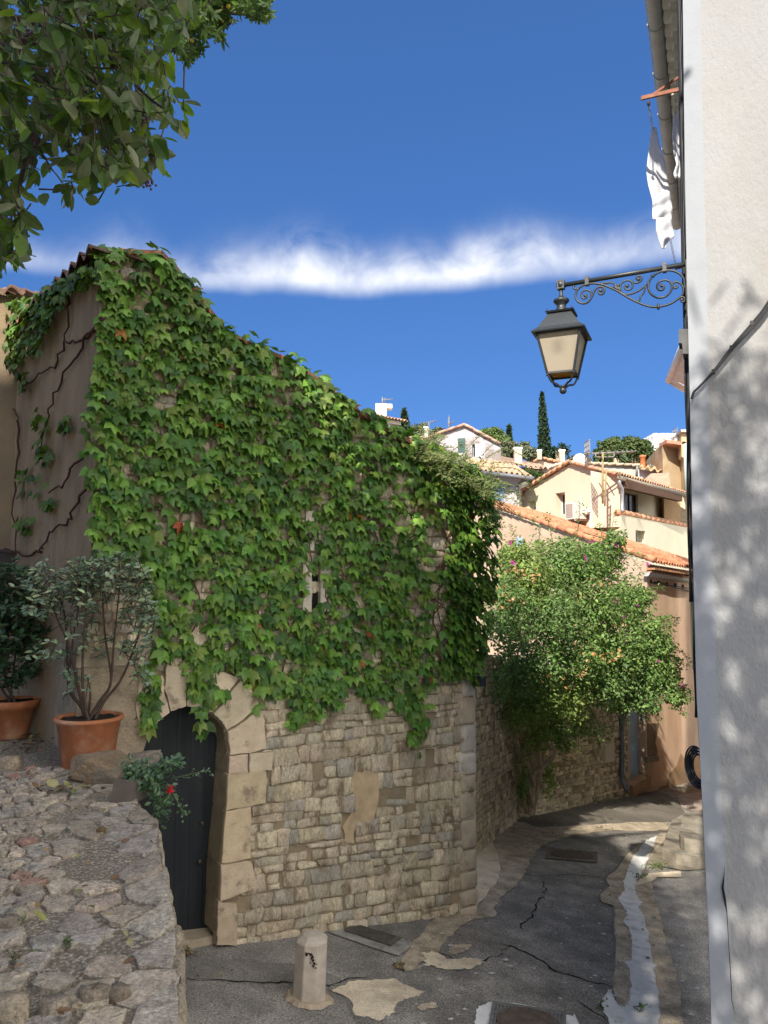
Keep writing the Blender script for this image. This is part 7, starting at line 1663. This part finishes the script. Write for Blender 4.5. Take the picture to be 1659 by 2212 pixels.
def cypress(label, xl, xr, ytop, ybot, Y, n, seed, lean=0.0):
    base = P((xl+xr)/2, ybot, Y); top = P((xl+xr)/2+lean, ytop, Y); hw = (xr-xl)/2/1661*Y; rr = random.Random(seed); bl = []
    H_ = top.z-base.z; m = 26
    for i in range(m):
        t = i/(m-1); c = base.lerp(top, t*.985); prof = (math.sin(min(1, (t+.12)/.42)*math.pi/2))*(1-max(0, t-.25)/.78)**.85 if t > .25 else .82+.18*math.sin((t/.25)*math.pi/2)
        r_ = max(.03, hw*prof); c = c+Vector((rr.uniform(-.12, .12)*hw, rr.uniform(-.1, .1)*hw, 0)); bl.append((c, (r_, r_, H_/m*1.25), int(n/m*(.35+prof))))
    base2 = Vector((base.x, base.y, hill(base.x, base.y)))
    root = tree('cypress', label, 'tree', base2, bl, CY, .17*Y/45, 'cypress trees on the hill', seed, .15*Y/45)
cypress('tall slender dark cypress rising under the lantern', 1162, 1189, 850, 992, 46, 5200, 3, -5)
cypress('broad cone-shaped cypress beside the pale house with the dish', 860, 887, 884, 950, 56, 3600, 4, 0)
cypress('small distant cypress right of the mottled gable', 1094, 1105, 919, 960, 75, 1500, 5)
OL = [(.14, .155, .085), (.11, .13, .07), (.17, .18, .11), (.09, .11, .055)]; PL_ = [(.085, .125, .04), (.065, .10, .032), (.11, .145, .05)]; LGH = [(.13, .19, .055), (.11, .165, .05)]
def bush(name, label, spots, Y, pal, leaf, n, seed, group='trees on the hillside'):
    bl = []; rr = random.Random(seed)
    for (x, y, rx, ry) in spots:
        k = Y/1661; c = P(x, y, Y+rr.uniform(-1, 1)*rx*k*.5)
        bl.append((c, (rx*k, rx*k*.8, ry*k), int(n*rx*ry/ sum(a*b for _, _, a, b in spots))))
        for _ in range(4): a = rr.uniform(0, 6.28); bl.append((c+Vector((rx*k*.75*math.cos(a), -rx*k*.4, ry*k*.7*math.sin(a))), (rx*k*.42, rx*k*.4, ry*k*.42), int(.16*n*rx*ry/sum(a_*b_ for _, _, a_, b_ in spots))))
    x, y = sum(s[0] for s in spots)/len(spots), max(s[1]+s[3] for s in spots); b = P(x, y, Y); b.z = min(b.z-.5, hill(b.x, b.y))
    return tree(name, label, 'tree', b, bl, pal, leaf, group, seed, .22)
bush('olive_tree', 'grey-green olive tree right of the cone-shaped cypress', [(898, 935, 16, 18), (912, 932, 14, 16), (900, 948, 20, 14)], 70, OL, .30, 2600, 11)
bush('olive_tree', 'grey-green olive tree left of the mottled gable ridge', [(938, 940, 14, 14), (952, 938, 14, 12), (926, 946, 14, 12)], 66, OL, .30, 1800, 12)
bush('green_tree', 'bright green feathery tree rising behind the right slope of the mottled gable', [(1062, 938, 18, 14), (1046, 940, 12, 12), (1078, 944, 14, 14), (1086, 958, 14, 14)], 72, LGH, .30, 2400, 13)
bush('olive_tree', 'silvery olive tree on the slope left of the small distant cypress', [(1095, 972, 22, 16), (1112, 972, 22, 14), (1080, 975, 18, 16)], 64, OL, .28, 3000, 14)
bush('olive_tree', 'silvery olive tree between the small cypress and the tall cypress', [(1128, 970, 16, 13), (1142, 978, 18, 12), (1158, 984, 14, 10)], 60, [(.13, .15, .08), (.16, .175, .105)], .26, 2400, 15)
bush('thin_tree', 'thin dark open tree just right of the tall cypress', [(1200, 975, 12, 12), (1215, 968, 12, 8), (1222, 977, 8, 8), (1195, 985, 8, 8)], 58, CY, .22, 420, 16)
bush('round_tree', 'large round plane tree behind the yellow ridge, left half', [(1318, 976, 28, 24), (1300, 988, 18, 20), (1330, 962, 18, 14), (1308, 1000, 24, 14)], 56, PL_, .30, 4200, 17)
bush('round_tree', 'large round plane tree behind the yellow ridge, right half', [(1362, 968, 26, 20), (1385, 975, 26, 20), (1402, 988, 18, 18), (1370, 995, 34, 18), (1340, 978, 16, 18)], 54, PL_, .30, 5200, 18)
bush('shrub', 'low dark shrub at the far right behind the tan tower', [(1415, 1000, 12, 14), (1428, 990, 10, 20)], 50, CY, .25, 900, 19)
bush('shrub', 'low olive shrub between the cream chimney and the yellow ridge', [(1240, 992, 16, 6), (1262, 995, 14, 5)], 58, OL, .22, 700, 20)
bush('creeper', 'dark green creeper massed beside the house with blue shutters', [(1150, 1038, 22, 14), (1140, 1052, 18, 18), (1168, 1030, 14, 9), (1135, 1030, 16, 12)], 36.5, [(.06, .11, .03), (.045, .085, .025)], .18, 2600, 21)
# palm
pm = thing('palm', P(1331, 1012, 50), 'small palm with arching fronds in front of the round plane trees', 'palm')
mb = MB(); c = P(1331, 990, 50); mb.tube([P(1331, 1030, 50), c], .2, 8); mb.build('trunk', M_bark, pm)
mb = MB(); rr = random.Random(9)
for k in range(26):
    a = rr.uniform(0, 6.283); el = rr.uniform(.1, 1.2); L_ = rr.uniform(.7, 1.15); pts = []
    for i in range(7): t = i/6; pts.append(c+Vector((math.cos(a)*L_*t*math.cos(el*(1-.4*t)), math.sin(a)*L_*t*.8, L_*t*math.sin(el)-.55*t*t*L_)))
    for i in range(6):
        mb.col = vary((.09, .125, .06), .25, rr); w_ = .10*(1-i/7); s_ = Vector((-math.sin(a), math.cos(a), 0))
        p, q = pts[i], pts[i+1]; mb.quad(p-s_*w_-u*.03, q-s_*w_*.8-u*.03, q, p); mb.quad(p, q, q+s_*w_*.8-u*.03, p+s_*w_-u*.03)
mb.build('fronds', M_tl, pm)
# scrubby hillside far behind reads as one mass
rg = np.random.default_rng(3); n = 9000; x = rg.uniform(-40, 70, n); y = rg.uniform(60, 150, n); z = np.array([hill(a, b) for a, b in zip(x, y)])+rg.uniform(0, 1.1, n)
hb = leaf_cloud('hill_scrub', DI_V, DI_F, np.stack([x, y, z], 1), rg.normal(size=(n, 3))*.5+np.array([0, -.4, .7]), rg.normal(size=(n, 3)), (.5+.6*rg.random((n, 1)))*np.ones((1, 2)), np.array(OL)[rg.integers(0, 4, n)], M_tl)
tag(hb, 'olive-green scrub covering the hilltop behind the houses', 'scrub', kind='stuff')

# ================= the big tree overhead on the left =================
M_big = mat('broad_leaf', attr=True, rough=.42, var=.25, scale=18, spec=.4, transl=.42)
bt = thing('overhanging_tree', (-3.4, 1.2, tz(1.2)), 'big broad-leaved tree whose leafy branches hang into the top left of the photo', 'tree')
TG = [(.095, .165, .028), (.07, .135, .024), (.135, .215, .033), (.08, .125, .032), (.05, .095, .02)]; UND = [(.17, .19, .10), (.15, .175, .085), (.19, .20, .115)]
rr = random.Random(88); mb = MB(); tb = Vector((-3.4, 1.2, tz(1.2)-.2)); fork = Vector((-3.1, 1.0, 3.2))
mb.tube(bez([tb, Vector((-3.3, 1.1, 1)), fork, Vector((-2.6, .2, 6)), Vector((-2.4, -.4, 8.4))], 5), [.26-.18*i/20 for i in range(21)], 10)
for e in ((-1.2, -1.5, 6.2), (1.6, -1, 6.0), (-5.5, -.5, 7.5), (-4.5, -2.6, 7), (.6, 1.2, 7.6), (-3.8, 1.4, 9), (2.6, -2.4, 6)):
    mb.tube(bez([fork, fork.lerp(Vector(e), .5)+Vector((rr.uniform(-.3, .3), rr.uniform(-.3, .3), .5)), Vector(e)], 5), [.12-.095*i/10 for i in range(11)], 7)
mb.build('trunk', mat('dark_bark', (.075, .055, .042), .9, .3, 8, 1, 25), bt)
tree_px = [(-60, -60), (420, -60), (440, 20), (425, 70), (400, 120), (392, 160), (372, 205), (350, 240), (372, 245), (405, 240), (408, 260), (385, 275), (375, 300), (355, 300), (352, 350), (356, 385), (330, 420), (310, 425), (300, 395), (272, 405), (250, 400), (235, 425), (200, 400), (186, 415), (180, 445), (150, 445), (140, 420), (160, 365), (150, 345), (112, 345), (90, 380), (95, 410), (50, 430), (40, 450), (70, 490), (88, 520), (70, 560), (70, 605), (40, 595), (20, 600), (-60, 560)]
gaps = [(30, 290, 26, 16), (100, 160, 20, 14), (85, 285, 18, 12), (10, 325, 14, 10), (200, 200, 14, 12), (330, 280, 18, 14), (300, 230, 12, 10), (240, 330, 12, 10), (60, 100, 16, 10), (150, 60, 12, 8), (345, 190, 12, 14), (290, 340, 14, 10), (120, 220, 14, 10), (55, 210, 14, 12), (205, 300, 10, 12)]
pos = []; nr = []; tp = []; sc_ = []; cl = []; tw = MB()
def cluster(x, y, Y, k, sc0=1.0):
    c = P(x, y, Y); ax = Vector((rr.uniform(-.2, 1.0), rr.uniform(-.4, .4), rr.uniform(-1.1, .3))).normalized(); tw.tube([c-ax*.17+u*.02, c-ax*.1, c-ax*.04], [.0035, .003, .002], 4)
    for j in range(k):
        s = rr.uniform(.055, .108)*sc0; p = c-ax*rr.uniform(0, .16); d = Vector((rr.gauss(0, .6), rr.gauss(0, .6), -.75+rr.gauss(0, .45)))+ax*.3
        nn = Vector((rr.gauss(0, .8), -.55+rr.gauss(0, .6), .35+rr.gauss(0, .5))); pos.append(p); tp.append(d); nr.append(nn); sc_.append((s*rr.uniform(.75, .95), s)); cl.append(vary(rr.choice(TG if rr.random() < .80 else UND), .25, rr, .07))
cnt = 0
while cnt < 760:
    x, y = rr.uniform(-90, 440), rr.uniform(-90, 600)
    if not inside((x+8, y+34), tree_px) or not inside((x, y), tree_px): continue
    if any(((x-a)/(rx*1.2))**2+((y+16-b)/(ry*1.4))**2 < 1 for a, b, rx, ry in gaps): continue
    cnt += 1; cluster(x, y, rr.uniform(2.5, 4.4), rr.randint(3, 6))
for x, y in ((150, 398), (172, 395), (186, 400), (205, 380), (320, 385), (335, 370), (345, 345), (300, 370), (385, 238), (398, 240), (395, 262), (380, 270), (372, 255), (60, 500), (40, 540), (65, 545), (25, 545), (70, 520), (15, 500), (30, 560), (390, 150), (375, 190), (420, 40), (410, 90), (240, 385), (262, 380), (95, 370), (80, 385)): cluster(x, y, rr.uniform(2.6, 3.2), 3)
# branches seen through the leaves
for l in ([(-40, 60), (60, 140), (110, 230), (95, 300)], [(-40, 20), (120, 60), (230, 90), (300, 190), (370, 245)], [(-60, 160), (20, 210), (60, 300), (40, 420), (45, 520)], [(60, 140), (150, 220), (210, 330), (250, 380)], [(230, 90), (270, 190), (300, 280), (330, 350)], [(-40, 100), (80, 90), (180, 160), (260, 220)]):
    q = bez([P(x, y, 3.4-.15*i) for i, (x, y) in enumerate(l)], 6); tw.tube(q, [.016-.012*i/len(q) for i in range(len(q))], 6)
mb2 = tw.build('branches', mat('dark_bark'), bt)
# the rest of the crown, above and behind the photographer: it shades the path, the ivy and the street
CR = [((-2.05, -1.6, 5.1), (1.5, 2.0, 2.8), 3000), ((.3, -1.6, 4.8), (1.7, 1.8, 2.9), 4200), ((-.2, -1.6, 6.8), (1.4, 1.8, 1.0), 300), ((-3.4, .6, 7.0), (2.2, 2.0, 1.8), 700)]
for c, r_, n in CR:
    d = rnd_dirs(n); k = rng.random(n)**.4; p = np.array(c)+d*k[:, None]*np.array(r_)
    keep = ~((p[:, 1] > .6) & (p[:, 2]/np.maximum(p[:, 1], .01) < .95) & (np.abs(p[:, 0])/np.maximum(p[:, 1], .01) < .75)); p = p[keep]; m = len(p)
    pos += [Vector(q) for q in p]; nr += [Vector(q) for q in (rng.normal(size=(m, 3))*.6+np.array([0, 0, .6]))]; tp += [Vector(q) for q in rng.normal(size=(m, 3))+np.array([0, 0, -2.2])]
    s = rng.uniform(.10, .20, m); sc_ += [(a*.6, a*1.8) for a in s]; cl += [vary(rr.choice(TG), .25, rr, .07) for _ in range(m)]
leaf_cloud('crown', OV_V, OV_F, [tuple(p) for p in pos], [tuple(p) for p in nr], [tuple(p) for p in tp], sc_, cl, M_big, bt)
# little dark berry clusters on it
mb = MB()
for x, y in ((75, 300), (70, 335), (78, 318), (322, 395), (310, 270), (308, 260), (60, 70), (75, 90)):
    for _ in range(16): mb.ball(P(x+rr.gauss(0, 6), y+rr.gauss(0, 8), 2.9+rr.gauss(0, .03)), rr.uniform(.0045, .007), 6)
mb.build('berries', mat('berry', (.09, .035, .04), .4, .3, 40), bt)
# a second, fine-leaved tree with yellow fruit at the top
at = thing('strawberry_tree', (-2.6, 4.6, tz(4.6)), 'fine-leaved tree with small yellow fruit at the top, right of the broad-leaved branches', 'tree')
mb = MB(); 
for l in ([(-300, -350, 5), (100, -150, 5), (420, -20, 5), (480, 20, 5), (520, 30, 5), (545, 25, 5)], [(420, -20, 5), (440, 40, 5), (430, 90, 5)], [(480, 20, 5), (490, 50, 5), (500, 45, 5)], [(100, -150, 5), (400, -80, 5), (540, -30, 5), (570, 10, 5)]): q = bez([P(*p) for p in l], 5); mb.tube(q, [.03-.025*i/len(q) for i in range(len(q))], 6)
q = P(-300, -350, 5); mb.tube([Vector((q.x-.6, 4.6, tz(4.6)-.2)), Vector((q.x-.3, 4.8, 2)), q], [.14, .1, .03], 8)
mb.build('branches', mat('dark_bark'), at)
pos = []; nr = []; tp = []; sc_ = []; cl = []; fm = MB()
for x, y, rx, ry, n in ((440, 30, 35, 40, 42), (420, 80, 28, 30, 26), (405, 110, 25, 25, 14), (455, 60, 25, 25, 18), (500, 5, 40, 14, 18), (490, 42, 12, 10, 8), (545, 8, 40, 18, 30), (560, 25, 22, 16, 18), (470, -30, 80, 30, 40), (380, 60, 30, 60, 22)):
    for _ in range(n):
        c = P(x+rx*rr.uniform(-.9, .9), y+ry*rr.uniform(-.9, .9), 5+rr.uniform(-.3, .3)); ax = Vector((rr.gauss(.3, .5), rr.gauss(0, .5), rr.gauss(0, .5))).normalized()
        if rr.random() < .05: fm.ball(c-u*.03, .016, 8)
        for j in range(9):
            a = 2.4*j; s1_ = ax.cross(u).normalized(); s2_ = ax.cross(s1_); d = ax*.5+s1_*math.cos(a)+s2_*math.sin(a); s = rr.uniform(.05, .085); pos.append(c); tp.append(d); nr.append(ax+Vector((rr.gauss(0, .3), rr.gauss(0, .3), .4))); sc_.append((s*.55, s)); cl.append(vary(rr.choice([(.075, .13, .03), (.055, .10, .028), (.09, .15, .04)]), .25, rr, .07))
leaf_cloud('crown', OV_V, OV_F, pos, nr, tp, sc_, cl, M_big, at); fm.build('fruit', mat('yellow_fruit', (.55, .40, .06), .5, .1), at)

# ================= an added, unseen tall house behind the camera, shaped to shade path and lane =================
bk = thing('shade_house', (-6, -8, tz(-7)), 'tall house added out of view behind the camera to cast shade', 'house')
mb = MB(); mb.abox(-16, -14, -6, -7, -7, 15.4); mb.abox(-7, -9.4, -6, -4.3, -7.02, 14.0); mb.build('wall', mat('warm_plaster', (.62, .52, .38), .9, .1, 1.5, .3), bk)
mb = MB(); tile_roof(mb, (-16.3, -6.7, 15.42), (-7, -6.7, 15.42), (-16.3, -10.5, 16.4), (-7, -10.5, 16.4), .4, .6); mb.build('roof', M_tile, bk)
for x in (-14, -11, -8.5, -5):
    for z in (0, 4.2, 8.4, 12):
        mb = MB(); mb.abox(x-.5, -7.0, z, x+.5, -6.93, z+1.7); f = mb.build('window', M_wf, bk)
        mb = MB(); mb.abox(x-.42, -6.93, z+.08, x+.42, -6.92, z+1.62); mb.build('pane', M_dg, f)
